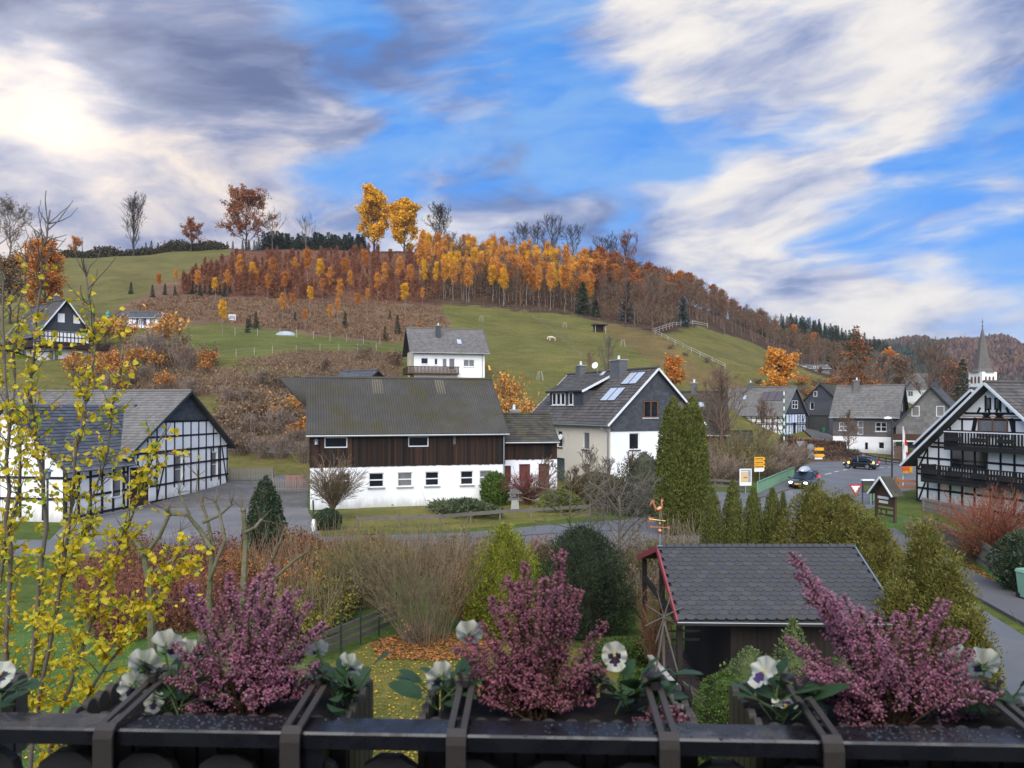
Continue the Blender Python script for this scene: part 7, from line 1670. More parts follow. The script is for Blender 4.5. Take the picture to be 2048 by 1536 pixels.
for i, (a, b, h) in enumerate([(1095, 1015, 3.0), (1180, 1020, 3.6), (1215, 1030, 3.2), (1260, 1030, 3.6), (1150, 1012, 2.4)]):
    bare('garden_tree', ['thin leafless whip before the annex door', 'leafless fruit tree before the cream wall', 'tall thin leafless tree at the house corner', 'leafless spreading tree before the white gable', 'low leafless bush before the teal door'][i], G(a, b), h, 710 + i, [M_BARKB, M_BARK, M_BARK, M_BARKB, M_BARKB][i], ang=42, l1=.34, n1=18, n2=7, n3=5, minr=(.03, .018, .012, .009))
evergreen('ivy_mound', 'olive ivy covered shrub mass below the cream house', 'shrub', G(1190, 1010), [(2.2, .05), (2.6, .7), (2.2, 1.5), (1.0, 2.1), (.02, 2.3)], 5200, .2, .12, M_SCRUB, 716, amp=.25)
evergreen('ivy_mound', 'grey green shrub mass below the white gable wall', 'shrub', G(1290, 1030), [(1.9, .05), (2.2, 1.0), (1.9, 2.4), (1.0, 3.6), (.02, 4.1)], 5200, .16, .08, mat('leaf_greyish', (.055, .065, .04), .9, .2, 1, island=.45, hue=(.10, .10, .06)), 717, amp=.3)
# twin column cypress
def col_prof(h, w): return [(w * .75, .05), (w * .95, h * .15), (w, h * .35), (w * .92, h * .6), (w * .7, h * .8), (w * .38, h * .93), (.03, h)]
b_ = G(1348, 1068); evergreen('column_thuja', 'tall thick column of olive green thuja, shorter twin beside the white gable', 'tree', (b_.x - .05, b_.y, 0), col_prof(7.5, .95), 17000, .17, .055, M_THUJA, 720, upb=.75, amp=.07)
b_ = G(1383, 1068); evergreen('column_thuja', 'tall thick column of olive green thuja, twin nearer the road', 'tree', (b_.x + .02, b_.y, 0), col_prof(7.55, .95), 17000, .17, .055, M_THUJA, 721, upb=.75, amp=.07)
for i, (a, top, w) in enumerate([(1424, 976, .43), (1466, 962, .45), (1507, 978, .42), (1545, 978, .43), (1566, 985, .22)]):
    Y = 25.2; p = at(a, Y); H = CZ - (top - HZ) / F * Y
    evergreen('clipped_thuja', ['first clipped thuja column of the row behind the shed, next to the twin columns', 'tallest clipped thuja column of the row behind the shed', 'third clipped thuja column of the row behind the shed', 'fourth clipped thuja column of the row behind the shed, with a side shoot', 'slim side thuja at the end of the clipped row'][i], 'tree', p, col_prof(H, w), 9000 if i < 4 else 3500, .085, .028, M_THUJA, 730 + i, upb=.8, amp=.05, group='clipped thuja row')
# bushy golden conifers
def fan(mb, g, n=500, R=1.4, H=4.2):
    t = g.uniform(.05, 1, n); az = g.uniform(0, 6.28, n); r = R * np.interp(t, [0, .3, .7, 1], [.85, 1.0, .75, .12]); 
    P = np.stack([np.cos(az) * r, np.sin(az) * r, t * H], 1); D = np.stack([np.cos(az) * .6, np.sin(az) * .6, .9 + 0 * az], 1)
    for k in range(7): mb.leaves(P + nrm(D) * (.05 * k) + g.normal(size=(n, 3)) * .035, D + g.normal(size=(n, 3)) * .4, .10, .028, g)
for i, (a, Y, top, w) in enumerate([(1628, 24.0, 975, 1.05), (1690, 23.4, 992, 1.1), (1740, 22.4, 1040, .95)]):
    p = at(a, Y); H = CZ - (top - HZ) / F * Y
    evergreen('golden_conifer', ['bushy golden conifer next to the clipped row', 'bushy golden conifer in front of the yield sign', 'shorter bushy golden conifer nearest the sign board lawn'][i], 'tree', p, [(w * .8, .05), (w, H * .25), (w * .98, H * .55), (w * .8, H * .75), (w * .42, H * .93), (.03, H)], 17000, .13, .03, M_THUJAG, 740 + i, upb=.45, amp=.2, thick=.5, extra=lambda mb, g, w=w, H=H: fan(mb, g, 520, w, H))
for i, (a, Y, top, w) in enumerate([(1850, 17.2, 1055, .72), (1895, 16.2, 1130, .62), (1800, 16.6, 1180, .5), (1935, 15.4, 1240, .5)]):
    p = at(a, Y); H = CZ - (top - HZ) / F * Y
    evergreen('golden_conifer', ['loose golden conifer peak beside the shed gable', 'golden conifer by the lane, behind the heather', 'low golden conifer shoulder against the shed roof', 'small golden conifer at the lane edge'][i], 'tree', p, [(w * .8, .05), (w, H * .3), (w * .95, H * .5), (w * .72, H * .75), (w * .35, H * .93), (.03, H)], 16000, .11, .024, M_THUJAG, 750 + i, upb=.4, amp=.22, thick=.5, extra=lambda mb, g, w=w, H=H: fan(mb, g, 560, w, H))
evergreen('yew_bush', 'broad dark yew left of the garden shed', 'shrub', G(1165, 1268), [(1.15, .05), (1.32, .6), (1.35, 1.3), (1.2, 2.1), (.85, 2.8), (.4, 3.15), (.03, 3.3)], 22000, .10, .022, M_YEW, 760, upb=.5, amp=.30, thick=.5, m_core=M_YEW, extra=lambda mb, g: fan(mb, g, 600, 1.3, 3.15))
def limefan(mb, g): fan(mb, g, 900, 1.12, 3.1)
evergreen('lime_thuja', 'bright lime green thuja in front of the dark yew', 'shrub', G(1008, 1268), [(1.0, .05), (1.2, .5), (1.1, 1.2), (.85, 1.9), (.5, 2.6), (.18, 3.15), (.02, 3.4)], 14000, .10, .030, M_LIME, 761, upb=.5, amp=.26, thick=.5, extra=limefan)
evergreen('box_bush', 'clipped domed box bush beside the brick path', 'shrub', (3.58, 12.6, 0), [(.42, .05), (.52, .6), (.53, 1.4), (.48, 2.0), (.3, 2.4), (.02, 2.55)], 16000, .045, .022, M_BOX, 762, upb=.4, amp=.06, thick=.3)
evergreen('low_hedge_bush', 'bright green low clipped hedge left of the brick path', 'shrub', G(1245, 1330), [(.5, .03), (.62, .3), (.55, .62), (.02, .72)], 5000, .05, .028, M_BOX, 763, upb=.4, amp=.08, sx=1.5)
evergreen('low_hedge_bush', 'green low hedge end against the lattice screen', 'shrub', G(1285, 1395), [(.4, .03), (.5, .3), (.42, .55), (.02, .62)], 4000, .05, .028, M_BOX, 764, upb=.4, amp=.08, sx=1.3)
# leafless and autumn shrubs of the garden
twiggy('spirea_shrub', 'large tangled leafless shrub in the middle of the garden', 'shrub', G(850, 1285), 3.7, 2.1, 105, M_TWIG, 770, leaf=M_SCRUB, nleaf=900, L=.07, Wd=.05, n2=9, minr=.0045, r0=.012, arch=-.1, base=.7)
twiggy('spirea_shrub', 'leafless tan shrub behind the wire fence', 'shrub', G(735, 1215), 2.6, 1.6, 150, M_TWIGG, 771, leaf=M_SCRUB, nleaf=500, L=.07, Wd=.05, n2=7, minr=.006, r0=.013, arch=.5, base=.35)
twiggy('forsythia_shrub', 'small shrub with bright orange yellow leaves beside the lime thuja', 'shrub', G(928, 1262), 1.9, .55, 36, M_TWIG, 772, leaf=M_YELL, nleaf=900, L=.085, Wd=.05, n2=6, minr=.006, r0=.012)
twiggy('dry_bush', 'knee high dark twiggy bush on the leaf covered lawn', 'shrub', G(828, 1290), .8, .45, 60, M_TWIGD, 773, leaf=M_GOLD, nleaf=40, L=.07, Wd=.05, n2=4, minr=.005, r0=.01)
bare('apple_tree', 'old leafless apple tree with hanging twigs beside the yew', G(1238, 1190), 3.7, 774, M_BARK, ang=62, l1=.46, n1=16, n2=9, n3=9, up=-.12, minr=(.05, .02, .008, .005), start=.35)
bare('apple_tree', 'bent leafless apple tree over the street edge', G(1140, 1120), 3.6, 775, M_MOSSB, ang=70, l1=.5, n1=12, n2=7, n3=6, up=-.05, minr=(.05, .025, .009, .006), start=.35)
# pollarded trees with mossy stubs
def pollard(label, pts_list, Y, seed):
    o = thing('pollard_tree', label, 'tree', (W(*pts_list[0], Y).x, Y, 0)); b = Vector(o.location); tr = MB(); g = np.random.default_rng(seed); tips = []
    for i, (pts, r0, r1) in enumerate([(q[:-1], q[-1][0], q[-1][1]) for q in [list(p) for p in pts_list[1:]]]):
        pp = [W(a, c, Y + g.normal() * .12) - b for a, c in pts]; tr.path(pp, r0, r1, 8); tips.append(pp[-1]); tr.ball(tuple(pp[-1]), r1 * 1.5, 7, 4)
    tr.build('trunk', [M_MOSSB], o)
    sh = MB(); P0, P1 = [], []
    for t in tips:
        for k in range(7):
            d_ = nrm(g.normal(size=3) * .5 + [0, 0, .7]); P0.append(np.array(t)); P1.append(np.array(t) + d_ * g.uniform(.2, .7))
    sh.segs(P0, P1, .010, .005, 4); sh.build('shoots', [M_TWIG], o)
Yp = 21.5
pollard('mossy pollarded tree with forked stubs beside the holly', [(415, 1330), ((425, 1330), (418, 1200), (425, 1090), (.11, .07)), ((425, 1100), (400, 1060), (375, 1030), (340, 1028), (.07, .045)), ((425, 1090), (415, 1040), (405, 1010), (.055, .04)), ((405, 1045), (440, 1030), (462, 1010), (.05, .03)), ((418, 1160), (450, 1080), (438, 1020), (430, 1002), (.06, .035)), ((380, 1030), (365, 1000), (358, 985), (.04, .025)), ((405, 1020), (392, 985), (395, 952), (.03, .015))], Yp, 1)
pollard('low pollarded tree with short sawn arms near the yellow tree', [(300, 1310), ((305, 1310), (300, 1180), (288, 1110), (.12, .08)), ((288, 1110), (270, 1080), (262, 1068), (.06, .05)), ((290, 1110), (320, 1070), (338, 1030), (333, 1020), (.06, .045)), ((300, 1150), (345, 1120), (362, 1090), (360, 1062), (.05, .04))], Yp - .6, 2)
pollard('straight mossy pollard stub beside the holly cone', [(485, 1320), ((478, 1320), (485, 1200), (492, 1080), (488, 1040), (487, 1020), (.10, .06)), ((490, 1065), (510, 1055), (522, 1040), (.05, .04)), ((485, 1250), (540, 1130), (560, 1085), (568, 1060), (.06, .03)), ((510, 1190), (590, 1120), (612, 1105), (.05, .03))], Yp - .3, 3)
tag(MB().box(-.09, .09, -.06, .06, 0, 1.35).build('grey_post', mat('grey_plastic', (.30, .33, .42), .5, .1, 4), None, (W(421, 1215, 14).x, 14.0, W(421, 1215, 14).z - .5)), 'grey square plastic post rising behind the heather', 'post') if False else None

# bramble and fallen-leaf thicket between street and lawn
g = np.random.default_rng(77)
M_BRAM = mat('leaf_bramble', (.17, .075, .03), .85, .25, .8, island=.5, hue=(.28, .14, .03), trans=.25)
M_BRAMY = mat('leaf_bramble_yellow', (.26, .20, .035), .85, .25, .8, island=.5, hue=(.16, .17, .04), trans=.25)
M_BRAMR = mat('leaf_bramble_rust', (.125, .055, .032), .85, .25, .8, island=.5, hue=(.19, .08, .035), trans=.2)
def thicket(name, label, poly, n, m, h, seed, L=.09, Wd=.065, tw=None, ntw=0):
    g = np.random.default_rng(seed); q = in_poly(poly, n, g); P = np.array([G(a, b) for a, b in q]); top = (.35 + .65 * (np.sin(P[:, 0] * 1.7 + P[:, 1] * .9) * .5 + .5)) * h
    P[:, 2] = top * g.uniform(.05, 1.05, n); P += g.normal(size=P.shape) * .12; P[:, 2] = np.abs(P[:, 2])
    mb = MB().leaves(P, g.normal(size=P.shape) + [0, 0, .4], g.uniform(.6, 1.4, n) * L, g.uniform(.7, 1.3, n) * Wd, g)
    if ntw:
        q = in_poly(poly, ntw, g); B = np.array([G(a, b) for a, b in q]); E = B + np.array([0, 0, 1.0]) * g.uniform(.5, 1.25, (ntw, 1)) * h * 1.25 + g.normal(size=(ntw, 3)) * [.35, .35, .05]
        mid = (B + E) / 2 + g.normal(size=B.shape) * .08; mb.segs(np.vstack([B, mid]), np.vstack([mid, E]), .009, .006, 3, 1)
    return tag(mb.build(name, [m] + ([tw] if tw else [])), label, 'undergrowth', kind='stuff')
thicket('bramble_thicket', 'rust brown brambles below the pollarded trees', [(200, 1300), (140, 1150), (230, 1110), (500, 1105), (700, 1105), (640, 1180), (560, 1210), (420, 1260)], 26000, M_BRAMR, 1.1, 1, .12, .085, tw=M_TWIGR, ntw=900)
thicket('bramble_thicket', 'orange leaved brambles along the street edge', [(440, 1180), (520, 1110), (700, 1108), (780, 1130), (700, 1180), (560, 1230)], 13000, M_BRAM, 1.3, 2, .12, .085, tw=M_TWIG, ntw=500)
thicket('bramble_thicket', 'yellow green brambles behind the wire fence', [(560, 1290), (520, 1230), (640, 1160), (760, 1180), (700, 1240), (640, 1290)], 14000, M_BRAMY, 1.2, 3, .12, .085, tw=M_TWIG, ntw=400)
thicket('bramble_thicket', 'brown stalky weeds along the street', [(640, 1110), (960, 1110), (1060, 1130), (900, 1160), (700, 1150)], 6000, M_BRAM, 1.0, 4, .11, .08, tw=M_TWIG, ntw=1200)
thicket('bramble_thicket', 'low red stemmed weeds at the end of the lawn', [(1230, 1120), (1380, 1100), (1560, 1110), (1700, 1130), (1560, 1170), (1270, 1180)], 5000, M_SCRUB, 1.4, 5, tw=M_TWIGD, ntw=600)
# lawns with fallen leaves
M_LAWN = mat('lawn', (.115, .115, .020), .95, .35, 2.5, .6, 30, col2=(.15, .125, .026))
M_LAWNG = mat('lawn_green', (.055, .115, .020), .95, .3, 2.5, .6, 30, col2=(.08, .13, .025))
sheet('lawn', gpoly((640, 1700), (660, 1330), (740, 1285), (960, 1275), (1180, 1300), (1290, 1330), (1330, 1480), (1350, 1700)), M_LAWN, .012)
sheet('lawn', gpoly((-500, 1700), (-500, 1250), (60, 1240), (330, 1242), (480, 1300), (620, 1330), (620, 1700)), M_LAWNG, .012)
sheet('lawn', [(19.4, 30, 0), (17.3, 20, 0), (17.0, 15, 0), (27, 15, 0), (27, 40, 0), (25, 50, 0), (21.3, 50, 0), (21.2, 42, 0)], M_LAWNG, .014)
sheet('lawn', gpoly((640, 1064), (700, 1062), (900, 1060), (1090, 1044), (1180, 1032), (1180, 1005), (900, 1000), (625, 1026)), M_LAWN, .034)
def litter(name, label, polys, n, m, seed, L=.07, zz=.03, ht=.035):
    g = np.random.default_rng(seed); P = []
    for poly, k in zip(polys, n): P += [G(a, b) for a, b in in_poly(poly, k, g)]
    P = np.array(P); P[:, 2] = zz + g.uniform(0, ht, len(P)); D = g.normal(size=P.shape) * [1, 1, .18]
    N = len(P); D = nrm(D); up_ = nrm(np.array([0, 0, 1.0]) + g.normal(size=P.shape) * .25); X = nrm(np.cross(D, up_)); s = g.uniform(.6, 1.3, (N, 1)) * L
    v = np.stack([P - D * s * .5, P + X * s * .38 + up_ * s * .1, P + D * s * .5, P - X * s * .38 + up_ * s * .1], 1).reshape(-1, 3)
    return tag(MB().add(v, np.arange(4 * N).reshape(N, 4)).build(name, [m]), label, 'fallen leaves', kind='stuff')
M_LITY = mat('litter_yellow', (.55, .37, .03), .7, .2, 2, island=.4, hue=(.40, .24, .03))
M_LITO = mat('litter_orange', (.33, .125, .03), .8, .2, 2, island=.4, hue=(.24, .10, .04))
litter('fallen_leaves', 'yellow fallen leaves scattered over the lawn', [[(660, 1340), (745, 1290), (960, 1280), (1000, 1400), (1000, 1700), (640, 1700)]], [2000], M_LITY, 11)
litter('fallen_leaves', 'orange brown leaf litter under the tangled shrub', [[(740, 1290), (800, 1268), (960, 1270), (1000, 1300), (900, 1325), (760, 1320)]], [2600], M_LITO, 12, .09)
litter('fallen_leaves', 'rust brown leaves along the paling fence by the lane', [[(1880, 1095), (1920, 1110), (1990, 1160), (1990, 1172), (1930, 1135), (1880, 1105)]], [700], M_LITO, 13, .1)
litter('fallen_leaves', 'yellow leaves under the yellow tree', [[(-200, 1260), (330, 1250), (600, 1350), (500, 1700), (-400, 1700)]], [1800], M_LITY, 14)
# short grass blades on the near lawns
def blades(label, polys, n, m, seed, h=.07):
    g = np.random.default_rng(seed); P = []
    for poly, k in zip(polys, n): P += [G(a, b) for a, b in in_poly(poly, k, g)]
    P = np.array(P); P[:, 2] = .01; N = len(P)
    return tag(MB().leaves(P, g.normal(size=P.shape) * [.5, .5, .1] + [0, 0, 1], g.uniform(.5, 1.3, N) * h, .012, g, tri=True).build('grass', [m]), label, 'grass', kind='stuff')
M_BLADE = mat('grass_blade', (.13, .14, .026), .9, .3, .8, island=.4, hue=(.19, .15, .035), trans=.3)
M_BLADEG = mat('grass_blade_green', (.065, .13, .022), .9, .3, .8, island=.4, hue=(.10, .15, .03), trans=.3)
blades('short olive grass of the leaf strewn lawn', [[(650, 1340), (745, 1285), (1000, 1278), (1180, 1300), (1300, 1480), (1300, 1600), (640, 1600)]], [26000], M_BLADE, 21)
blades('green grass under the yellow tree', [[(-100, 1250), (330, 1244), (600, 1340), (600, 1600), (-200, 1600)]], [20000], M_BLADEG, 22)
blades('grass of the lane side lawn by the sign board', [[(1730, 1100), (1755, 1040), (1850, 1050), (1990, 1150), (1900, 1130)]], [9000], M_BLADEG, 23, .12)
# wire and plank fence in the garden
fa_, fb_ = G(640, 1325), G(792, 1258); o = thing('garden_fence', 'wire mesh and plank fence with dark green posts at the lawn edge', 'fence', fa_, math.atan2(fb_.y - fa_.y, fb_.x - fa_.x)); Lf_ = (fb_ - fa_).length
M_GPOST = mat('dark_green_post', (.02, .04, .03), .6, .2, 4)
for k in range(5): MB().path([(Lf_ * k / 4, 0, -.1), (Lf_ * k / 4, 0, 1.15)], .025, n=6).build('post', M_GPOST, o)
for z in (.2, .42, .64): MB().box(0, Lf_, .02, .05, z, z + .14).build('plank', M_FENCE, o)
wm = MB(); zz = np.arange(.05, 1.1, .07); wm.segs([(0, -.02, z) for z in zz], [(Lf_, -.02, z) for z in zz], .0022, .0022, 3); xx = np.arange(0, Lf_, .07); wm.segs([(x, -.02, .05) for x in xx], [(x, -.02, 1.08) for x in xx], .0022, .0022, 3)
wm.build('wire_mesh', M_GPOST, o)
# right side: shrubs over the lane fence
twiggy('red_shrub', 'large russet red leafless shrub before the timbered house', 'shrub', G(1985, 1130), 3.4, 2.6, 190, mat('twig_russet', (.22, .075, .045), .9, .3, 2, island=.3), 780, leaf=M_RUST, nleaf=900, L=.08, Wd=.05, n2=7, minr=.007, r0=.014)
twiggy('spirea_shrub', 'orange leaved low shrub against the paling fence', 'shrub', G(1942, 1125), 1.5, .8, 60, M_TWIG, 781, leaf=M_ORNG, nleaf=400, L=.07, Wd=.05, n2=6, minr=.006)
evergreen('rhododendron_bush', 'dark glossy evergreen bush behind the pale picket fence', 'shrub', G(2062, 1185), [(.8, .05), (1.2, .7), (1.15, 1.5), (.7, 2.1), (.02, 2.4)], 5000, .15, .06, M_HOLLY, 782, amp=.18)
twiggy('hazel_shrub', 'brown weeds on the corner lawn below the sign board', 'shrub', G(1828, 1075), 1.1, .9, 60, M_TWIG, 783, leaf=M_BROWN, nleaf=200, L=.08, Wd=.06, minr=.007)
twiggy('corkscrew_hazel', 'curly twigged hazel with a few yellow leaves beside the lane', 'shrub', (4.55, 6.6, 0), 4.9, 1.0, 46, M_TWIG, 784, leaf=M_YELL, nleaf=110, L=.10, Wd=.07, n2=7, minr=.004, r0=.012)
evergreen('sage_shrub', 'grey green leafy perennial before the shed wall', 'shrub', (4.95, 15.6, 0), [(.5, .03), (.8, .45), (.75, 1.1), (.45, 1.7), (.02, 2.0)], 5200, .08, .035, M_GREENL, 785, amp=.3, thick=.7)
evergreen('sage_shrub', 'grey green leafy perennial with yellow flowers under the shed eave', 'shrub', (5.85, 15.6, 0), [(.45, .03), (.75, .45), (.7, 1.1), (.4, 1.7), (.1, 2.4), (.02, 2.6)], 5200, .08, .035, M_GREENL, 786, amp=.3, thick=.7)
evergreen('sage_shrub', 'dark leafy perennial at the corner of the brick path', 'shrub', (4.25, 15.3, 0), [(.35, .03), (.5, .3), (.4, .6), (.02, .8)], 1500, .08, .035, M_HOLLY, 787, amp=.3, thick=.7)

evergreen('sage_shrub', 'tall grey green perennial at the far end of the shed wall', 'shrub', (6.85, 15.5, 0), [(.5, .03), (.8, .45), (.7, 1.0), (.4, 1.5), (.02, 1.9)], 4600, .08, .035, M_GREENL, 788, amp=.3, thick=.7)
for i, (a, b, h, w, k) in enumerate([(1000, 1150, 1.6, 1.3, 0), (1060, 1135, 1.4, 1.2, 1), (1130, 1130, 1.3, 1.2, 2), (1215, 1150, 1.7, 1.2, 0), (1270, 1170, 2.0, 1.3, 2), (1290, 1215, 1.6, 1.0, 0), (945, 1190, 1.3, 1.0, 1), (1235, 1230, 1.2, 1.0, 2), (690, 1170, 1.6, 1.4, 1), (600, 1200, 1.4, 1.2, 3), (520, 1180, 1.3, 1.2, 3), (640, 1240, 1.3, 1.1, 4), (760, 1160, 1.7, 1.3, 4), (450, 1220, 1.2, 1.2, 1), (350, 1200, 1.3, 1.3, 3), (1330, 1150, 1.7, 1.2, 4), (1420, 1140, 1.5, 1.2, 2)]):
    twiggy('garden_shrub', ['grey twiggy shrub in the wild hedge along the street', 'russet leaved shrub in the wild hedge along the street', 'olive leaved shrub in the wild hedge along the street', 'orange leaved shrub in the wild hedge along the street', 'yellow green leaved shrub in the wild hedge along the street'][k], 'shrub', G(a, b), h, w, 60, [M_TWIGD, M_TWIG, M_TWIGG, M_TWIG, M_TWIGG][k], 800 + i, leaf=[M_BROWN, M_RUST, M_SCRUB, M_ORNG, M_BRAMY][k], nleaf=[250, 900, 1300, 1200, 1500][k], L=.085, Wd=.06, n2=6, minr=.005, r0=.011, group=['grey shrubs', 'russet shrubs', 'olive shrubs', 'orange shrubs', 'yellow green shrubs'][k] + ' of the wild hedge', arch=.0, base=.5)
# ================================================================== GARDEN SHED
Ye, ze_, Yr_, zr_, Yb_, zb_ = 16.5, 7 - 425 / F * 16.5, 18.8, 7 - 278 / F * 18.8, 21.6, 7 - 296 / F * 21.6
XL, XR = 3.66, 8.55
shed = thing('garden_shed', 'dark wooden garden shed with scalloped slate grey shingles and red bargeboard', 'shed', (XL, Ye, 0))
def sv(x, y, z): return Vector((x - XL, y - Ye, z))
M_SHED = mat('shed_boards', (.028, .022, .018), .9, .35, 3, .4, stretch=(4, 4, .5)); M_RED = mat('red_fascia', (.30, .055, .065), .6, .2, 4)
M_SHING = mat('shed_shingle', (.056, .056, .060), .8, .12, 8, .25, 60, island=.0); M_SHING2 = mat('shed_shingle_pale', (.068, .067, .069), .8, .15, 8, .25, 60); M_SHING3 = mat('shed_shingle_brown', (.060, .056, .054), .8, .15, 8, .25, 60)
fr = MB().prism([sv(XL, Ye, ze_ - .03), sv(XR, Ye, ze_ - .03), sv(XR, Yr_, zr_ - .03), sv(XL, Yr_, zr_ - .03)], (0, 0, -.06)).build('roof', M_SHED, shed)
bk = MB().prism([sv(XL, Yb_, zb_ - .03), sv(XL, Yr_, zr_ - .03), sv(XR, Yr_, zr_ - .03), sv(XR, Yb_, zb_ - .03)], (0, 0, -.06)).build('roof', M_SHING, shed)
# scalloped shingles
sdv = (sv(XL, Yr_, zr_) - sv(XL, Ye, ze_)); Ls_ = sdv.length; sdn = sdv.normalized(); nn_ = Vector((1, 0, 0)).cross(sdn).normalized()
cols, rows_ = 22, 17; cw_ = (XR - XL) / cols; rh_ = Ls_ / rows_
prof = [(-.5, 1.25), (.5, 1.25), (.5, .45), (.44, .22), (.3, .07), (.1, .0), (-.1, .0), (-.3, .07), (-.44, .22), (-.5, .45)]
def shingle_geo():
    top = [Vector((a * cw_ * .985, 0, 0)) + Vector((0, b * rh_, 0)) for a, b in prof]; mb = MB()
    v = [(p.x, p.y, .016 - .011 * p.y / rh_) for p in top] + [(p.x, p.y, .001 - .004 * p.y / rh_) for p in top]; n = len(prof)
    mb.add(v, list(range(n))); b = 0
    mb.ch.append((np.zeros((0, 3)), np.array([[i, (i + 1) % n, n + (i + 1) % n, n + i] for i in range(2, 9)]), np.full(7, 0)))
    return mb
rot_m = Matrix((Vector((1, 0, 0)), sdn, nn_)).transposed().to_4x4()
meshes = [shingle_geo().mesh('shingle', m) for m in (M_SHING, M_SHING2, M_SHING3)]; rs = random.Random(5); cnt = 0; rest = MB(); rg = np.array([v for v in shingle_geo().ch[0][0]]); rf = [c[1] for c in shingle_geo().ch]
for j in range(rows_ - 1, -1, -1):
    pass
for j in range(rows_):
    for i in range(cols + (0 if j % 2 else 0)):
        x = (i + .5) * cw_ + (cw_ / 2 if j % 2 else 0) - cw_ * .25
        base = sv(XL, Ye, ze_) + Vector((x, 0, 0)) + sdn * (j * rh_ - .02) + nn_ * (.012 + rs.uniform(0, .006))
        if cnt < 296:
            o = bpy.data.objects.new('shingle', rs.choices(meshes, (6, 2, 2))[0]); COL.objects.link(o); o.parent = fr; o.matrix_local = Matrix.Translation(base) @ rot_m @ Matrix.Rotation(rs.uniform(-.01, .01), 4, 'Z'); cnt += 1
        else:
            m3 = np.array(rot_m.to_3x3()); v = rg @ m3.T + np.array(base); off = rest.n; k = rs.choices((0, 1, 2), (6, 2, 2))[0]
            rest.ch.append((v, rf[0] + off, np.full(len(rf[0]), k))); rest.ch.append((np.zeros((0, 3)), rf[1] + off, np.full(len(rf[1]), k))); rest.n += len(v)
tag(rest.build('upper_shingles', [M_SHING, M_SHING2, M_SHING3], fr), kind='stuff')
rcm = MB().prism([(-.12, -.10, -.045), (.12, -.10, -.045), (.12, 0, .012), (-.12, 0, .012)], (0, 0, .014)).prism([(-.12, .10, -.045), (-.12, 0, .012), (.12, 0, .012), (.12, .10, -.045)], (0, 0, .014)).mesh('ridge_shingle', M_SHING)
for i in range(24): put('ridge_shingle', rcm, shed, sv(XL + (i + .5) * (XR - XL) / 24, Yr_, zr_ + .045))
# red bargeboards at the open end, dark drip edge at the other
MB().beam(sv(XL - .03, Ye - .02, ze_ - .05), sv(XL - .03, Yr_, zr_ - .05), .04, .14).build('bargeboard', M_RED, shed); MB().beam(sv(XL - .03, Yr_, zr_ - .05), sv(XL - .03, Yb_, zb_ - .05), .04, .15).build('bargeboard', M_RED, shed)
MB().beam(sv(XR + .02, Ye - .02, ze_ - .02), sv(XR + .02, Yr_, zr_ - .0), .04, .10).build('bargeboard', M_METAL, shed)
gm = MB()
gm.path([sv(XL - .05, Ye - .08, ze_ - .05), sv((XL + XR) / 2, Ye - .08, ze_ - .075), sv(XR, Ye - .08, ze_ - .09)], .055, n=8); gm.build('gutter', M_FASD, shed); MB().path([sv(XL - .05, Ye - .14, ze_ - .02), sv((XL + XR) / 2, Ye - .14, ze_ - .045), sv(XR, Ye - .14, ze_ - .06)], .012, n=5).build('gutter_lip', M_METAL, shed)
# walls: closed room to the right, open porch to the left
xw = XL + 1.25
plank = MB().box(0, .145, -.012, .012, 0, ze_ - .12).mesh('wall_board', M_SHED)
for i in range(int((XR - .15 - xw) / .15)): put('wall_board', plank, shed, sv(xw + i * .15, Ye + .35 + (.006 if i % 2 else 0), 0))
MB().box(xw - XL, xw - XL + .05, .35, Yb_ - Ye - .3, 0, ze_ + .2).build('side_wall', M_SHED, shed); MB().box(xw - XL, XR - XL - .1, Yb_ - Ye - .4, Yb_ - Ye - .35, 0, zb_ - .1).build('back_wall', M_SHED, shed); MB().box(XR - XL - .15, XR - XL - .1, .35, Yb_ - Ye - .3, 0, ze_).build('side_wall', M_SHED, shed)
for x, y in ((XL + .1, Ye + .35), (XL + .1, Yr_), (XL + .1, Yb_ - .3)): MB().box(x - XL - .06, x - XL + .06, y - Ye - .06, y - Ye + .06, 0, (ze_ if y < Yr_ - .5 else zr_ if y < Yb_ - 1 else zb_) - .05).build('porch_post', M_SHED, shed)
MB().beam(sv(XL + .1, Ye + .35, ze_ - .15), sv(XL + .1, Yb_ - .3, ze_ - .15), .1, .12).build('tie_beam', M_SHED, shed)
for k in range(6): MB().beam(sv(XL + .3 + k * .02, Yr_ + .6, 1.0 + k * .22), sv(XL + 1.2, Yr_ + .6, 1.0 + k * .22), .02, .06).build('slat', M_FENCE, shed)
MB().box(-.1, xw - XL + .2, .2, Yb_ - Ye - .2, -.05, .05).build('porch_floor', M_SHED, shed)
# weathered screen at the left of the porch
o = thing('wooden_screen', 'weathered waist high board screen with climbing twigs at the shed porch', 'screen', (XL - .22, Ye - .9, 0), rad(96))
for i in range(12): MB().box(i * .16, i * .16 + .15, -.015, .015, 0, 1.15).build('board', M_FENCE, o)
MB().box(-.05, 2.0, -.06, .06, 1.15, 1.2).build('cap_rail', M_FENCEP, o)
twiggy('climbing_vine', 'leafless climbing vine hanging on the shed porch', 'vine', (XL - .1, Yr_ - .2, .2), 2.4, .35, 40, mat('twig_vine', (.17, .085, .05), .9, .3, 2, island=.3), 790, n2=5, minr=.006, r0=.01)
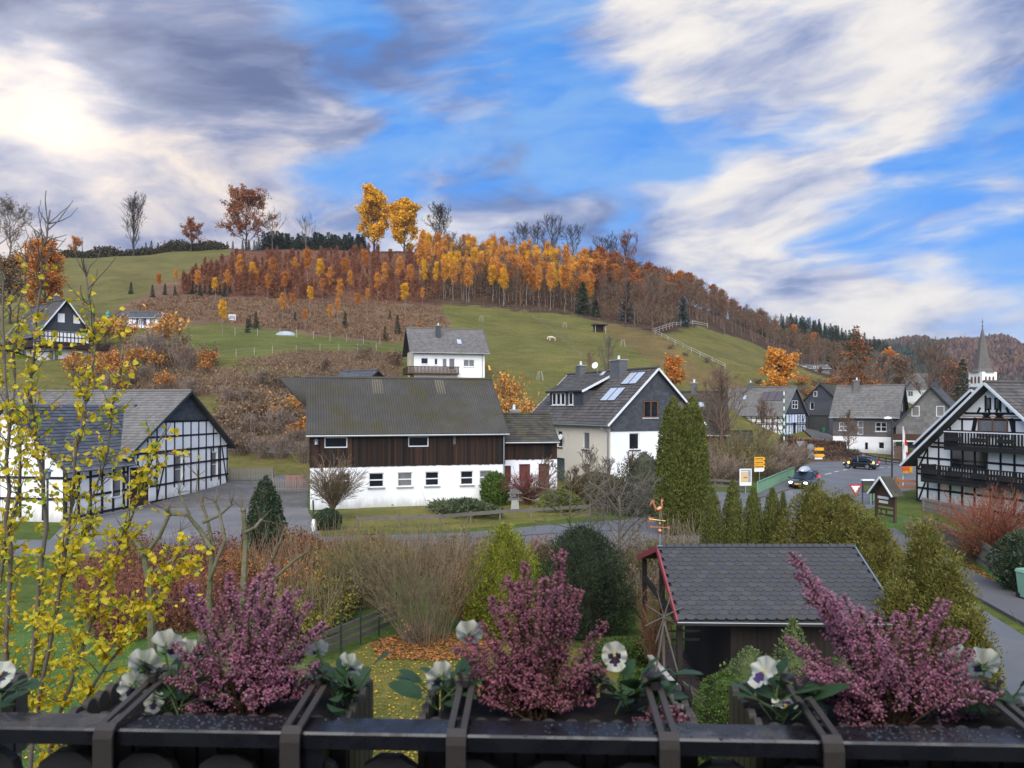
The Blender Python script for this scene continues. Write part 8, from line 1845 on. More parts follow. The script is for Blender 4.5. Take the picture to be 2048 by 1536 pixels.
# windmill of laths
o = thing('lath_windmill', 'garden windmill of crossed grey wooden laths leaning at the porch', 'windmill', (XL - .22, Ye + .35, 0), 0)
hub = Vector((-.06, -.1, 2.35)); MB().beam((.0, 0, 0), hub, .05, .05).build('post', M_FENCE, o); MB().ball(tuple(hub), .05, 8, 5).build('hub', M_FASD, o)
for k in range(4):
    an = rad(20 + 45 * k); dv = Vector((math.cos(an) * .45, .04 * (k % 2), math.sin(an) * .62)); MB().beam(hub - dv + Vector((0, -.06, 0)), hub + dv + Vector((0, -.06, 0)), .028, .012).build('lath', M_FENCE, o)
for dx_ in (-.25, .25): MB().beam(hub + Vector((0, -.04, -.1)), Vector((dx_, -.2, 1.1)), .04, .03).build('strut', M_FENCE, o)
# bench with iron armrests
o = thing('garden_bench', 'slatted wooden bench with dark iron armrests in front of the shed', 'bench', (XL + .75, Ye - .1, 0), rad(100))
for i in range(4): MB().box(0, 1.35, -.05 + i * .11, .035 + i * .11, .43, .46).build('seat_slat', M_FENCE, o)
for i in range(3): MB().beam((0, .42 + i * .04, .56 + i * .13), (1.35, .42 + i * .04, .56 + i * .13), .025, .1).build('back_slat', M_FENCE, o)
for x in (.05, 1.3): MB().path([(x, -.05, 0), (x, -.02, .43), (x, -.06, .62), (x, .1, .66), (x, .42, .62)], .022, n=6).path([(x, .5, 0), (x, .42, .43), (x, .54, .95)], .022, n=6).build('iron_side', M_FASD, o)
# weather vane: copper cock on arrow
p = W(1322, 1100, 18.6); o = thing('weather_vane', 'copper weathercock standing on an arrow above the shed ridge', 'weather vane', (p.x, 18.75, zr_ + .03), rad(-12))
M_COP = mat('copper', (.62, .26, .14), .38, .15, 6, metal=.85); M_COPM = mat('copper_matt', (.50, .20, .11), .5, .15, 6, metal=.7)
MB().path([(0, 0, 0), (0, 0, .30)], .028, n=8).path([(0, 0, .3), (0, 0, .95)], .012, n=8).box(-.07, .07, -.05, .05, -.01, .015).build('mast', M_METAL, o)
MB().ball((0, 0, .37), .062, 12, 8).ball((0, 0, .55), .035, 10, 6).build('ball', M_COP, o)
MB().path([(-.2, 0, .46), (.2, 0, .46)], .007, n=5).path([(0, -.2, .46), (0, .2, .46)], .007, n=5).build('compass_cross', M_COPM, o)
MB().box(-.24, -.19, -.004, .004, .43, .50).box(.19, .24, -.004, .004, .43, .49).build('compass_letter', M_COPM, o)
MB().path([(-.27, 0, .66), (.14, 0, .62)], .010, n=6).build('arrow_shaft', mat('brass', (.6, .45, .2), .35, .1, 5, metal=.8), o)
MB().prism([(-.30, 0, .72), (-.16, 0, .70), (-.12, 0, .65), (-.16, 0, .58), (-.31, 0, .60), (-.24, 0, .66)], (0, .012, 0)).build('arrow_fletching', M_COP, o)
cb = MB()
body = [(-.075, 0, .93, .045), (-.03, 0, .90, .062), (.02, 0, .91, .06), (.05, 0, .97, .045), (.05, 0, 1.05, .030), (.045, 0, 1.11, .030), (.06, 0, 1.14, .022)]
cb.path([b[:3] for b in body], .05, .022, 9); cb.ball((0, 0, .92), .07, 10, 6, sx=1.1, sy=.6); cb.build('cock_body', M_COP, o, smooth=True)
MB().path([(.0, .02, .88), (-.01, .02, .76), (.02, .02, .645)], .018, .009, 6).path([(.02, -.02, .88), (.04, -.02, .76), (.05, -.02, .64)], .018, .009, 6).build('cock_leg', M_COP, o)
MB().prism([(-.06, 0, .90), (-.14, 0, 1.08), (-.12, 0, 1.13), (-.17, 0, 1.15), (-.23, 0, 1.09), (-.25, 0, .98), (-.22, 0, 1.02), (-.17, 0, 1.07), (-.15, 0, 1.0), (-.10, 0, .86)], (0, .02, 0)).build('cock_tail', M_COPM, o)
MB().prism([(.035, 0, 1.13), (.03, 0, 1.18), (.05, 0, 1.165), (.055, 0, 1.19), (.07, 0, 1.165), (.085, 0, 1.17), (.078, 0, 1.14), (.11, 0, 1.12), (.07, 0, 1.11), (.065, 0, 1.08)], (0, .012, 0)).build('cock_comb', M_COPM, o)

# ================================================================== YELLOW TREE AT THE LEFT
yt = thing('yellow_leaf_tree', 'young multi stemmed tree with bright yellow leaves in front of the timbered barn', 'tree', (-3.35, 5.0, 0))
g = np.random.default_rng(31); stems = [([(20, 1900), (5, 1500), (20, 1100), (15, 800), (2, 600), (-15, 380)], 5.0, .020), ([(30, 1900), (40, 1500), (95, 1050), (62, 800), (78, 560), (100, 420)], 4.8, .019), ([(40, 1900), (60, 1500), (125, 1150), (165, 850), (188, 700), (172, 520)], 4.6, .015), ([(60, 1900), (100, 1480), (200, 1200), (270, 1010), (330, 860)], 4.9, .016), ([(60, 1900), (120, 1500), (210, 1330), (300, 1200), (370, 1100)], 4.5, .012), ([(10, 1900), (-20, 1500), (-10, 1200), (40, 950), (25, 700), (60, 480)], 5.3, .016), ([(20, 1900), (30, 1500), (90, 1300), (150, 1100), (215, 900), (245, 690)], 5.2, .015)]
yb = Vector((-3.35, 5.0, 0)); tk = MB(); tw0, tw1, tr0 = [], [], []; LPs, LDs = [], []
for pts, Y, r0 in stems:
    pp = [W(a, b, Y + g.normal() * .05) - yb for a, b in pts]; fine = []
    for i in range(len(pp) - 1):
        for k in range(5): fine.append(pp[i].lerp(pp[i + 1], k / 5) + Vector(g.normal(size=3) * .008))
    fine.append(pp[-1]); tk.path(fine, r0, .004, 7)
    for j in range(88 if r0 > .0145 else 50):
        t = g.uniform(.22, .97) * (len(fine) - 1); i = int(t); q = np.array(fine[i].lerp(fine[i + 1], t - i)); up_ = np.array((fine[i + 1] - fine[i]).normalized())
        d_ = nrm(up_ * .75 + g.normal(size=3) * .5); l = g.uniform(.07, .30); seg = [q]
        for k in range(3): d_ = nrm(d_ + g.normal(size=3) * .18 + [0, 0, .08]); seg.append(seg[-1] + d_ * l / 3)
        for k in range(3): tw0.append(seg[k]); tw1.append(seg[k + 1]); tr0.append(.004 - k * .0008)
        pyq = HZ - (seg[-1][2] + 0 - CZ) / (seg[-1][1] + 5.0) * F
        dens = 13 if pyq > 1040 else 5 if pyq > 620 else 1 if pyq > 520 else 0
        for k in range(dens + (g.integers(0, 2) if dens else 0)):
            s = g.uniform(.2, 1.05) * 3; i2 = min(int(s), 2); LPs.append(seg[i2] + (seg[i2 + 1] - seg[i2]) * (s - i2) + g.normal(size=3) * .015); LDs.append(nrm(d_ * .4 + g.normal(size=3) * .7 + [0, 0, -.5]))
tk.build('stems', [mat('sapling_bark', (.15, .125, .10), .9, .35, 9, .4)], yt, smooth=True); MB().segs(tw0, tw1, tr0, np.array(tr0) * .75, 4).build('twigs', [M_BARK], yt)
M_YLEAF = mat('yellow_lobed_leaf', (.78, .60, .035), .55, .12, 8, island=0, col2=(.62, .52, .04), trans=.4)
M_YLEAF2 = mat('yellow_ochre_leaf', (.58, .34, .02), .55, .12, 8, trans=.4)
M_YLEAF3 = mat('lime_leaf', (.38, .46, .04), .55, .12, 8, trans=.4)
half = [(0, 0), (.28, .02), (.46, .2), (.40, .38), (.52, .55), (.34, .62), (.24, .82), (0, 1.0)]
def leaf_mesh(nm, s, m, cup):
    out = [(x, y) for x, y in half] + [(-x, y) for x, y in half[-2:0:-1]]; v = [(x * s, y * s, cup * s * (x * x * 1.6 - .25 * y)) for x, y in out]; c = (0, .45 * s, -.06 * s * (1 if cup > 0 else -1)); n = len(out)
    mb = MB(); mb.add(v + [c], [[i, (i + 1) % n, n] for i in range(n)]); 
    mb.segs([(0, 0, 0)], [(0, -.45 * s, .05 * s)], .0012, .001, 3); return mb.mesh(nm, [m])
lms = [leaf_mesh('leaf', s, m, c) for s, m, c in ((.034, M_YLEAF, .55), (.041, M_YLEAF, -.6), (.029, M_YLEAF2, .7), (.036, M_YLEAF3, .5), (.024, M_YLEAF, .8))]
LPs = np.array(LPs); LDs = np.array(LDs); dist = LPs[:, 1]; order = np.argsort(dist); restL = MB()
for r_, i in enumerate(order):
    dd = Vector(LDs[i]); qn = dd.to_track_quat('Y', 'Z').to_matrix().to_4x4() @ Matrix.Rotation(g.uniform(0, 6.28), 4, 'Y'); M4 = Matrix.Translation(Vector(LPs[i])) @ qn @ Matrix.Scale(g.uniform(.75, 1.15), 4)
    if r_ < 290:
        o = bpy.data.objects.new('leaf', lms[g.choice(5, p=[.32, .28, .12, .16, .12])]); COL.objects.link(o); o.parent = yt; o.matrix_local = M4
    else:
        k = int(g.choice(5, p=[.32, .28, .12, .16, .12])); me = lms[k]; v = np.empty(len(me.vertices) * 3, np.float32); me.vertices.foreach_get('co', v); v = v.reshape(-1, 3); m3 = np.array(M4)
        v = v @ m3[:3, :3].T + m3[:3, 3]; n = len(half) * 2 - 2; restL.add(v[:n + 1], [[i_, (i_ + 1) % n, n] for i_ in range(n)], [0, 0, 1, 2, 0][k])
tag(restL.build('foliage', [M_YLEAF, M_YLEAF2, M_YLEAF3], yt), kind='stuff')
twiggy('dogwood_shrub', 'red stemmed dogwood twigs with yellow leaves below the yellow tree', 'shrub', (-3.3, 6.8, 0), 4.6, 1.5, 90, M_TWIGR, 795, leaf=M_YLEAF, nleaf=260, L=.07, Wd=.055, n2=6, minr=.0035, r0=.009, arch=.1, base=.4)
# ================================================================== BALCONY
# rail runs slightly turned: local frame with x along the rail
RZ = CZ - .60; r_ang = math.atan2(-.040 * 1.0, 1.0); rc = Vector((0, 1.405, 0))
ex = Vector((math.cos(r_ang), math.sin(r_ang), 0)); ey = Vector((-math.sin(r_ang), math.cos(r_ang), 0))
M_RAIL = mat('wet_dark_rail', (.012, .010, .011), .34, .25, 5, .10, 120, spec=.5, coat=.2)
_t = NT(M_RAIL.node_tree); _b = [q for q in _t.n if q.type == 'BSDF_PRINCIPLED'][0]; _t.set(_b.inputs['Roughness'], _t.range(_t.noise(_t.new('ShaderNodeTexCoord').outputs['Object'], 9, 6, .65), .42, .58, .06, .5))
M_RAILF = mat('dark_plastic', (.045, .040, .036), .55, .2, 8, .15, 90)
M_BRKT = mat('bracket_plastic', (.070, .058, .048), .5, .2, 8, .15, 90)
M_SOIL = mat('potting_soil', (.02, .014, .01), .95, .4, 40, .8, 90)
rail = thing('balcony_railing', 'wet dark brown balcony railing with a wide top rail', 'railing', (rc.x, rc.y, 0), r_ang)
tr_ = MB(); hw_, th_ = .036, .030; pr = [(-hw_, RZ - th_), (-hw_, RZ - .004), (-hw_ + .004, RZ), (hw_ - .004, RZ), (hw_, RZ - .004), (hw_, RZ - th_)]
tr_.prism([(-2.6, y, z) for y, z in pr], (5.2, 0, 0)); tr_.build('top_rail', M_RAIL, rail)
bm_ = MB().prism([(-.065, .0, RZ - 1.0), (.065, .0, RZ - 1.0), (.065, .0, RZ - .12), (.05, .0, RZ - .075), (.02, .0, RZ - .055), (-.02, .0, RZ - .055), (-.05, .0, RZ - .075), (-.065, .0, RZ - .12)], (0, .022, 0)).mesh('rail_board', M_RAILF)
for i in range(32): put('rail_board', bm_, rail, (-2.4 + i * .155, -.012, 0))
MB().box(-2.6, 2.6, -.06, -.015, RZ - .9, RZ - .83).build('lower_rail', M_RAIL, rail)
for x in (-1.9, -.38, 1.14): MB().box(x - .03, x + .03, -.03, .03, RZ - 1.0, RZ - th_).build('post', M_RAIL, rail)
# floor of the balcony and the house wall it hangs on (behind and below the view)
sheetb = MB().box(-3.5, 3.5, -1.6, 1.37, RZ - 1.12, RZ - 1.0); tag(sheetb.build('balcony_floor', M_CONC), kind='structure')
def picket_mesh(h, w=.036, t=.014):
    pts = [(-w / 2, 0, 0), (w / 2, 0, 0)] + [(w / 2 * math.cos(a), 0, h - w / 2 + w / 2 * math.sin(a)) for a in [math.pi * k / 10 for k in range(11)]]
    return MB().prism(pts, (0, t, 0)).mesh('picket', M_BRKT)
pk = picket_mesh(.175)
BX = [(-1.72, -1.13), (-.885, -.325), (-.175, .36), (.485, 1.06)]; Y0, Y1 = .055, .275; zb0 = RZ - .185
BL = ['slatted brown flower box at the railing end beside the yellow tree', 'slatted brown flower box holding the heather nearest the yellow tree', 'slatted brown flower box before the dark yew', 'slatted brown flower box before the garden shed']
boxes = []
for bi, (xa, xb) in enumerate(BX):
    bo = thing('flower_box', BL[bi], 'flower box', rc + ex * xa + ey * Y0 + Vector((0, 0, zb0)), r_ang); Lb_ = xb - xa; Db = Y1 - Y0
    n = int(Lb_ / .043)
    for i in range(n):
        x = (i + .5) * Lb_ / n; put('picket', pk, bo, (x, 0, 0)); put('picket', pk, bo, (x, Db, 0))
    for k in range(5):
        y = .02 + k * (Db - .03) / 4.4; put('picket', pk, bo, (0, y + .012, 0), rad(90)); put('picket', pk, bo, (Lb_, y + .012, 0), rad(90))
    MB().box(.012, Lb_ - .012, .016, Db - .004, 0.0, .135).build('trough', M_RAILF, bo)
    MB().box(.02, Lb_ - .02, .022, Db - .01, .136, .142).build('soil', M_SOIL, bo)
    boxes.append(bo)
def bracket(x, label):
    o = thing('bracket', label, 'bracket', rc + ex * x, r_ang, 'brackets holding the flower boxes'); w = .036; t = .006
    st = MB()
    for s0, s1 in ((-w / 2, -w / 2 + .012), (w / 2 - .012, w / 2)):
        st.hexa([(s0, -.03, RZ + .004), (s1, -.03, RZ + .004), (s1, .21, RZ + .030), (s0, .21, RZ + .030), (s0, -.03, RZ + .004 + t), (s1, -.03, RZ + .004 + t), (s1, .21, RZ + .030 + t), (s0, .21, RZ + .030 + t)])
    st.hexa([(-w / 2 + .012, .185, RZ + .0275), (w / 2 - .012, .185, RZ + .0275), (w / 2 - .012, .21, RZ + .030), (-w / 2 + .012, .21, RZ + .030), (-w / 2 + .012, .185, RZ + .0275 + t), (w / 2 - .012, .185, RZ + .0275 + t), (w / 2 - .012, .21, RZ + .030 + t), (-w / 2 + .012, .21, RZ + .030 + t)])
    st.prism([(-w / 2, -.03, RZ + .004), (-w / 2, -.042, RZ - .004), (-w / 2, -.046, RZ - .016), (-w / 2, -.046, RZ - .25), (-w / 2, -.052, RZ - .25), (-w / 2, -.052, RZ - .012), (-w / 2, -.047, RZ + .002), (-w / 2, -.034, RZ + .011), (-w / 2, -.03, RZ + .011)], (w, 0, 0))
    st.build('strap', M_BRKT, o)
    wn = MB().lathe([(.009, 0), (.009, .014), (.006, .016)], 8, (0, .13, RZ + .028)); wn.prism([(-.007, .128, RZ + .036), (-.020, .128, RZ + .056), (-.012, .128, RZ + .058), (-.003, .128, RZ + .042)], (0, .004, 0)).prism([(.007, .128, RZ + .036), (.003, .128, RZ + .042), (.012, .128, RZ + .058), (.020, .128, RZ + .056)], (0, .004, 0)); wn.build('wing_nut', M_RAILF, o)
for x, l in ((-.755, 'slotted bracket over the rail, left end of the box nearest the yellow tree'), (-.405, 'slotted bracket over the rail, right end of the box nearest the yellow tree'), (-.10, 'slotted bracket over the rail, left end of the box before the yew'), (.285, 'slotted bracket over the rail, right end of the box before the yew'), (.575, 'slotted bracket over the rail, left end of the box before the shed'), (.955, 'slotted bracket over the rail, right end of the box before the shed')): bracket(x, l)

# ------------------------------------------------------------------ heather
M_BELL = mat('heather_bell', (.52, .185, .29), .6, .12, 60, island=.5, hue=(.64, .32, .40), trans=.25)
M_BELLB = mat('heather_bell_fading', (.46, .19, .19), .65, .15, 60, island=.45, hue=(.50, .17, .27), trans=.2)
M_HNEED = mat('heather_needle', (.085, .10, .03), .8, .25, 60, island=.4, hue=(.10, .085, .03), trans=.15)
M_HSTEM = mat('heather_stem', (.09, .05, .03), .85, .25, 60)
def heather(label, base, spikes, seed, m_bell, filler, R, H):
    """spikes: (px,py) tips in the photograph at the depth of the plant"""
    g = np.random.default_rng(seed); o = thing('heather', label, 'heather', base); b0 = np.array(base[:])
    P0, P1, R0 = [], [], []; NP, ND, BP, BD = [], [], [], []
    tl = [np.array(W(a, c, base[1] + g.normal() * .035)[:]) - b0 for a, c in spikes]
    for k in range(filler):
        az = g.uniform(0, 6.283); rr_ = R * g.random() ** .5; tl.append(np.array([math.cos(az) * rr_ * 1.15, math.sin(az) * rr_ * .42, H * g.uniform(.15, .72) * (1 - .35 * rr_ / R)]))
    for ti, t in enumerate(tl):
        st = np.array([t[0] * .18 + g.normal() * .01, t[1] * .2 + g.normal() * .01, 0]); L = np.linalg.norm(t - st); nseg = 6; pts = [st]
        for k in range(1, nseg + 1):
            s = k / nseg; pts.append(st + (t - st) * s + np.array([0, 0, 1]) * L * .10 * math.sin(s * math.pi) + g.normal(size=3) * .003)
        pts = np.array(pts)
        for k in range(nseg): P0.append(pts[k]); P1.append(pts[k + 1]); R0.append(.0022 - .0002 * k)
        ns = int(L / .0028); s = g.uniform(.12, 1, ns) * nseg; i = np.minimum(s.astype(int), nseg - 1); q = pts[i] + (pts[i + 1] - pts[i]) * (s - i)[:, None]; dd = nrm(pts[i + 1] - pts[i])
        NP.append(q); ND.append(dd * .7 + g.normal(size=(ns, 3)) * .7)
        nb = int(L / .0012); f0 = .30 if ti < len(spikes) else .42
        s = (f0 + (1 - f0) * g.random(nb) ** .85) * nseg; i = np.minimum(s.astype(int), nseg - 1); q = pts[i] + (pts[i + 1] - pts[i]) * (s - i)[:, None]; dd = nrm(pts[i + 1] - pts[i])
        side = nrm(np.cross(dd, g.normal(size=(nb, 3)))); wd = (.003 + .011 * np.clip((nseg - s) / nseg * 1.6, .12, 1)) * g.uniform(.6, 1.25, nb)
        BP.append(q + side * wd[:, None]); BD.append(side * .8 - np.array([0, 0, .35]) + dd * .25)
        for k in range(5):   # side sprigs
            s_ = g.uniform(.35, .9) * nseg; i_ = int(s_); q_ = pts[i_] + (pts[i_ + 1] - pts[i_]) * (s_ - i_); d_ = nrm(nrm(pts[i_ + 1] - pts[i_]) * .9 + g.normal(size=3) * .55); l_ = L * g.uniform(.06, .14); e_ = q_ + d_ * l_
            P0.append(q_); P1.append(e_); R0.append(.0012); nb2 = int(l_ / .0017); u = g.uniform(.25, 1, nb2)[:, None]; sd = nrm(np.cross(np.repeat(d_[None], nb2, 0), g.normal(size=(nb2, 3))))
            BP.append(q_ + d_ * l_ * u + sd * g.uniform(.003, .011, (nb2, 1))); BD.append(sd * .8 + d_ * .2 - [0, 0, .3]); n2_ = nb2; NP.append(q_ + d_ * l_ * g.random((n2_, 1))); ND.append(np.repeat(d_[None], n2_, 0) + g.normal(size=(n2_, 3)) * .7)
    st_ = MB().segs(P0, P1, R0, np.array(R0) * .85, 4); st_.build('stems', [M_HSTEM], o)
    NP = np.vstack(NP); ND = np.vstack(ND); MB().leaves(NP, ND, g.uniform(.006, .011, len(NP)), .0022, g).build('needles', [M_HNEED], o)
    BP = np.vstack(BP); D = nrm(np.vstack(BD)); N = len(BP); A = nrm(np.cross(D, nrm(g.normal(size=(N, 3))))); B = np.cross(D, A); L = g.uniform(.0042, .0064, (N, 1)); r = L * .36
    v = [BP]
    for k in range(4): an = k * math.pi / 2; v.append(BP + D * L * .5 + (A * math.cos(an) + B * math.sin(an)) * r)
    for k in range(4): an = k * math.pi / 2; v.append(BP + D * L + (A * math.cos(an) + B * math.sin(an)) * r * .45)
    v = np.stack(v, 1).reshape(-1, 3); off = (np.arange(N) * 9)[:, None, None]
    t3 = (np.array([[0, 1 + k, 1 + (k + 1) % 4] for k in range(4)])[None] + off).reshape(-1, 3); t4 = (np.array([[1 + k, 5 + k, 5 + (k + 1) % 4, 1 + (k + 1) % 4] for k in range(4)])[None] + off).reshape(-1, 4)
    mb = MB(); mb.add(v, t3); mb.ch.append((np.zeros((0, 3)), t4, np.zeros(len(t4), int))); mb.ch.append((np.zeros((0, 3)), (np.array([[5, 6, 7, 8]])[None] + off).reshape(-1, 4), np.zeros(N, int)))
    mb.build('blossoms', [m_bell], o)
    return o
soil_z = zb0 + .142
def onbox(px, dy, z=soil_z):
    """a spot on the soil: photograph column, distance across the box"""
    Y = 1.405 + Y0 + dy; x = (px - 1024) / F * Y; return Vector((x, Y - .04 * x, z))
heather('full purple pink heather in the box nearest the yellow tree', onbox(485, .11), [(375, 1170), (395, 1200), (455, 1145), (470, 1180), (515, 1150), (545, 1130), (550, 1165), (575, 1185), (600, 1175), (625, 1200), (655, 1245), (400, 1235), (435, 1215), (345, 1290), (330, 1360), (320, 1420), (340, 1400), (640, 1330), (650, 1370), (590, 1240), (500, 1200), (530, 1210), (365, 1420), (420, 1430), (350, 1440), (610, 1380), (470, 1440), (520, 1420), (580, 1300)], 41, M_BELL, 44, .13, .27)
heather('tall purple pink heather fading to russet in the middle flower box', onbox(1075, .11), [(978, 1190), (1010, 1150), (1050, 1125), (1025, 1165), (1085, 1155), (1125, 1105), (1120, 1150), (1145, 1180), (1165, 1180), (1000, 1215), (1060, 1170), (1095, 1190), (1150, 1230), (1190, 1290), (1215, 1250), (1180, 1330), (930, 1280), (905, 1290), (940, 1320), (920, 1360), (960, 1250), (985, 1280), (1210, 1380), (1190, 1400), (960, 1400), (1040, 1200), (1110, 1220)], 42, M_BELLB, 48, .13, .28)
heather('wide spreading magenta heather in the box before the shed', onbox(1760, .11), [(1580, 1108), (1595, 1150), (1610, 1180), (1632, 1165), (1655, 1190), (1685, 1190), (1570, 1278), (1590, 1300), (1720, 1210), (1750, 1225), (1795, 1220), (1830, 1215), (1880, 1200), (1900, 1198), (1860, 1230), (1910, 1250), (1935, 1260), (1640, 1230), (1690, 1250), (1610, 1330), (1670, 1400), (1680, 1450), (1720, 1460), (1990, 1400), (2010, 1390), (1950, 1440), (1900, 1470), (1840, 1330), (1950, 1300), (1770, 1270)], 43, M_BELL, 50, .17, .25)
heather('low trailing pink heather at the right end of the middle box', onbox(1345, .06), [(1380, 1432), (1390, 1440), (1300, 1445), (1330, 1440), (1270, 1440)], 44, M_BELL, 6, .05, .07)

# ------------------------------------------------------------------ pansies
M_PETW = mat('pansy_white', (.80, .78, .62), .6, .06, 30, trans=.3, col2=(.82, .80, .70))
M_PETP = mat('pansy_purple', (.09, .045, .16), .6, .2, 30, trans=.15)
M_PETD = mat('pansy_dark', (.02, .008, .035), .6, .2, 30)
M_PLEAF = mat('pansy_leaf', (.045, .095, .038), .5, .2, 25, .2, 60, trans=.2, col2=(.06, .12, .05))
M_PSTEM = mat('pansy_stem', (.10, .16, .05), .6, .2, 25)
M_PYEL = mat('pansy_eye', (.7, .45, .03), .6, .1, 25)
def petal(L, Wd, blotch=None, wave=.1, seed=0):
    """rounded ruffled petal from the origin along +y, with a dark blotch near the base"""
    g = np.random.default_rng(seed); nr, na = 6, 13; v = []; m = []
    for i in range(nr + 1):
        t = i / nr
        for j in range(na):
            a = (j / (na - 1) - .5) * 2; wprof = math.sin(min(t * 1.25 + .12, 1.57)) ; edge = math.cos(a * 1.15)
            x = a * Wd * .5 * wprof * (1 if t < .7 else 1); y = L * t * (.55 + .45 * edge) if t > 0 else 0
            z = wave * L * (t ** 2) * math.sin(a * 5 + seed) * .5 + .10 * L * t * t - .05 * L * a * a * t
            v.append((x, y, z))
    f = [[i * na + j, i * na + j + 1, (i + 1) * na + j + 1, (i + 1) * na + j] for i in range(nr) for j in range(na - 1)]
    mi = [1 if (blotch and i / nr < blotch * (1 - .35 * abs((j + .5) / (na - 1) - .5) * 2 * (1 if j % 2 else 1.3))) else 0 for i in range(nr) for j in range(na - 1)]
    return v, f, mi
PM = {}
def petal_mesh(kind, k):
    if (kind, k) not in PM:
        L, Wd, bl = {'top': (.030, .034, None), 'side': (.027, .030, .42), 'low': (.032, .040, .55), 'sidep': (.027, .030, .0), 'lowp': (.032, .040, .62)}[kind]
        v, f, mi = petal(L, Wd, bl, .26, k); PM[(kind, k)] = MB().add(v, f, mi).mesh('petal', [M_PETW, M_PETD if kind in ('side', 'low') else M_PETP], True)
    return PM[(kind, k)]
def flower(par, loc, face, s=1.0, roll=0.0, k=0, dark=True):
    """face: direction the flower looks"""
    q = Vector(face).normalized().to_track_quat('Z', 'Y').to_matrix().to_4x4(); M = Matrix.Translation(loc) @ q @ Matrix.Rotation(roll, 4, 'Z') @ Matrix.Scale(s, 4)
    fo = MB().ball((0, 0, .001), .0035, 8, 5).build('flower', M_PYEL, par); fo.matrix_local = M
    for kind, an, zz in (('top', 24, -.003), ('top', -24, -.004), ('side' if dark else 'sidep', 92, .0), ('side' if dark else 'sidep', -92, .001), ('low' if dark else 'lowp', 180, .002)):
        p = put('petal', petal_mesh(kind, (k + int(an)) % 3), fo); p.matrix_local = Matrix.Translation((0, 0, zz)) @ Matrix.Rotation(rad(an), 4, 'Z') @ Matrix.Rotation(rad(8), 4, 'X')
    cal = MB()
    for j in range(5): a = rad(72 * j + 36); cal.poly([(0, 0, -.006), (math.cos(a + .3) * .005, math.sin(a + .3) * .005, -.008), (math.cos(a) * .017, math.sin(a) * .017, -.007), (math.cos(a - .3) * .005, math.sin(a - .3) * .005, -.008)])
    cal.path([(0, 0, -.004), (0, -.002, -.016)], .004, .003, 6); cal.build('sepals', M_PSTEM, fo)
    return fo
lf_half = [(0, 0), (.10, .05), (.24, .25), (.30, .48), (.26, .70), (.14, .90), (0, 1.0)]
def pleaf(L, seed):
    g = np.random.default_rng(seed); mb = MB(); out = []
    for i, (x, y) in enumerate(lf_half): out.append((x * (1 + .12 * (i % 2)), y))
    n = len(out); v = []
    for sgn in (-1, 0, 1):
        for x, y in out: v.append((sgn * x * L, y * L, (.10 * abs(sgn) * x - .35 * y * y) * L))
    mb.add(v, [[a * n + i, (a + 1) * n + i, (a + 1) * n + i + 1, a * n + i + 1] for a in range(2) for i in range(n - 1)]); return mb.mesh('leaf', [M_PLEAF], True)
PL = [pleaf(.058, 1), pleaf(.07, 2), pleaf(.048, 3)]
def pansy(label, base, flowers, seed, nl=12):
    """flowers: (px, py, Y, face vector, size, dark eye)"""
    g = np.random.default_rng(seed); o = thing('pansy', label, 'pansy', base); b = Vector(base)
    for i, (a, c, Y, face, s, dk) in enumerate(flowers):
        p = W(a, c, Y) - b; fo = flower(o, p, face, s, g.uniform(-.2, .2), i, dk); fv = Vector(face).normalized(); root = Vector((p.x * .35, p.y * .3, 0)); neck = p - fv * .014 * s
        MB().path([root, root.lerp(neck, .5) + Vector((0, 0, .02)), neck + Vector((0, 0, .012)), neck], .0022, .0016, 6).build('stem', M_PSTEM, o)
    for k in range(nl):
        az = g.uniform(0, 6.283); el = g.uniform(.2, 1.1); st = Vector((g.normal() * .02, g.normal() * .02, g.uniform(0, .05))); d_ = Vector((math.cos(az) * math.cos(el), math.sin(az) * math.cos(el), math.sin(el))); l = g.uniform(.02, .06)
        lo = put('leaf', PL[k % 3], o); lo.matrix_local = Matrix.Translation(st + d_ * l) @ (d_.to_track_quat('Y', 'Z').to_matrix().to_4x4()) @ Matrix.Rotation(g.uniform(-.5, .5), 4, 'Y') @ Matrix.Scale(g.uniform(.7, 1.15), 4)
        MB().path([st, st + d_ * l], .0016, n=5).build('leaf_stalk', M_PSTEM, o)
    return o
away = (0, 1, .25)
pansy('white pansies with violet backs left of the purple heather', onbox(345, .10), [(337, 1292, 1.60, (.1, .9, .35), 1.35, False), (288, 1330, 1.58, (-.15, .9, .3), 1.3, False), (378, 1305, 1.62, (.3, .9, .2), 1.1, False), (262, 1372, 1.58, (-.8, .4, -.1), 1.0, False), (395, 1330, 1.64, (.2, .8, .5), .95, False), (300, 1365, 1.60, (-.3, .85, .1), .9, False), (308, 1402, 1.54, (-.3, .6, -.6), .75, False), (352, 1345, 1.62, (.4, .6, .5), .9, False)], 61, 12)
pansy('white pansies with violet throats right of the purple heather', onbox(690, .12), [(634, 1300, 1.60, (-.25, .75, .55), .95, False), (700, 1330, 1.60, (.35, .8, .3), 1.0, False)], 62, 20)
pansy('white pansies turned away left of the tall heather', onbox(890, .13), [(938, 1268, 1.62, (.05, .9, .35), 1.15, False), (880, 1352, 1.58, (-.5, .75, .1), 1.1, False)], 63, 16)
pansy('white pansy with dark violet face between the tall heather and the path', onbox(1265, .12), [(1229, 1312, 1.62, (-.15, -.95, .3), 1.05, True), (1350, 1408, 1.56, (.75, .2, .55), .95, False)], 64, 24)
pansy('creamy white pansies at the left end of the box before the shed', onbox(1560, .10), [(1528, 1345, 1.56, (-.75, -.3, .45), 1.2, False), (1571, 1412, 1.52, (.1, .2, .95), 1.05, False), (1640, 1424, 1.55, (.2, .3, -.8), .5, False), (1560, 1335, 1.60, (.5, .5, .3), .6, False)], 65, 18)
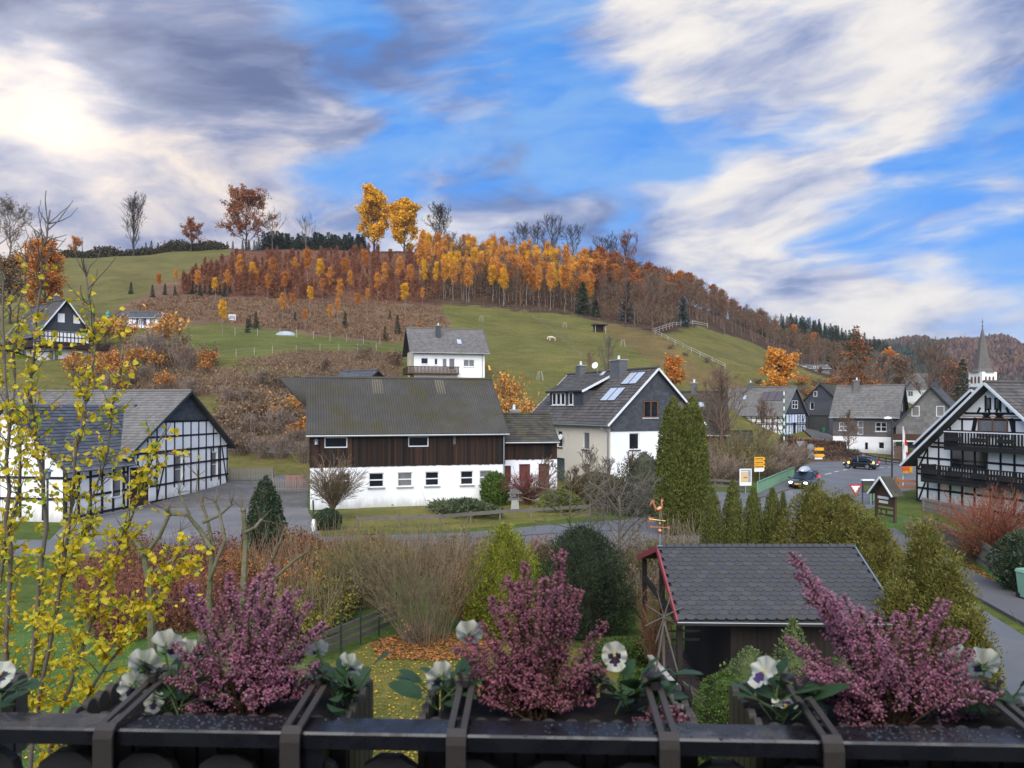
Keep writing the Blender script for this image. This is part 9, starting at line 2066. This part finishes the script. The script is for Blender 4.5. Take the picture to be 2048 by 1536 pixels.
pansy('white pansies with violet throats right of the magenta heather', onbox(1945, .14), [(1965, 1328, 1.58, (.35, .85, .3), 1.3, False), (1905, 1310, 1.64, (-.2, .85, .5), 1.0, False), (1895, 1335, 1.66, (-.5, .6, .4), .8, False)], 66, 12)
pansy('pale violet pansy in the box at the railing end', onbox(-25, .06), [(0, 1350, 1.62, (.3, -.5, .6), 1.1, True)], 67, 10)

# unseen house the balcony hangs on, added and sized to shade the foreground
M_OWN = mat('own_house_render', (.55, .52, .46), .9, .1, 1.5, .15, 40)
oh = thing('balcony_house', 'cream rendered house that carries the balcony, behind the viewer', 'house', (0, -1.6, 0))
MB().box(-5, 6, -9, 0, -.1, 9.2).build('wall', M_OWN, oh)
MB().prism([(-5.3, -9.3, 9.2), (-5.3, .3, 9.2), (-5.3, -4.5, 12)], (11.6, 0, 0)).build('roof', M_TILE, oh)
dr = MB().box(-.6, .6, 0, .06, 5.4, 7.55).build('balcony_door', M_FRAME, oh); MB().box(-.5, .5, .06, .075, 5.5, 7.45).build('pane', M_GLASS, dr)
# damp autumn air
hb = MB().box(-1500, 1500, -30, 1560, -8, 215).build('haze', [])
mh = bpy.data.materials.new('damp_air'); mh.use_nodes = True; th_ = NT(mh.node_tree); th_.n.clear()
pv = th_.new('ShaderNodeVolumePrincipled'); pv.inputs['Color'].default_value = (.80, .86, .95, 1); pv.inputs['Density'].default_value = .0001; pv.inputs['Anisotropy'].default_value = .2
th_.l.new(pv.outputs[0], th_.new('ShaderNodeOutputMaterial').inputs['Volume']); hb.data.materials.append(mh); tag(hb, kind='stuff')

g = np.random.default_rng(9); wd_ = MB()
for k in range(420):
    x = g.choice([-.62, -.5, .2, .33, .7, .85]) + g.normal() * .07; r_ = g.uniform(.0012, .0042); wd_.ball((x, g.uniform(-.032, .034), RZ), r_, 7, 4, sx=g.uniform(.8, 1.6), sz=.45)
mw = mat('water_drop', (.03, .03, .035), .03, .0, 5, spec=.9); tag(wd_.build('water_drops', mw, rail, smooth=True), kind='stuff')
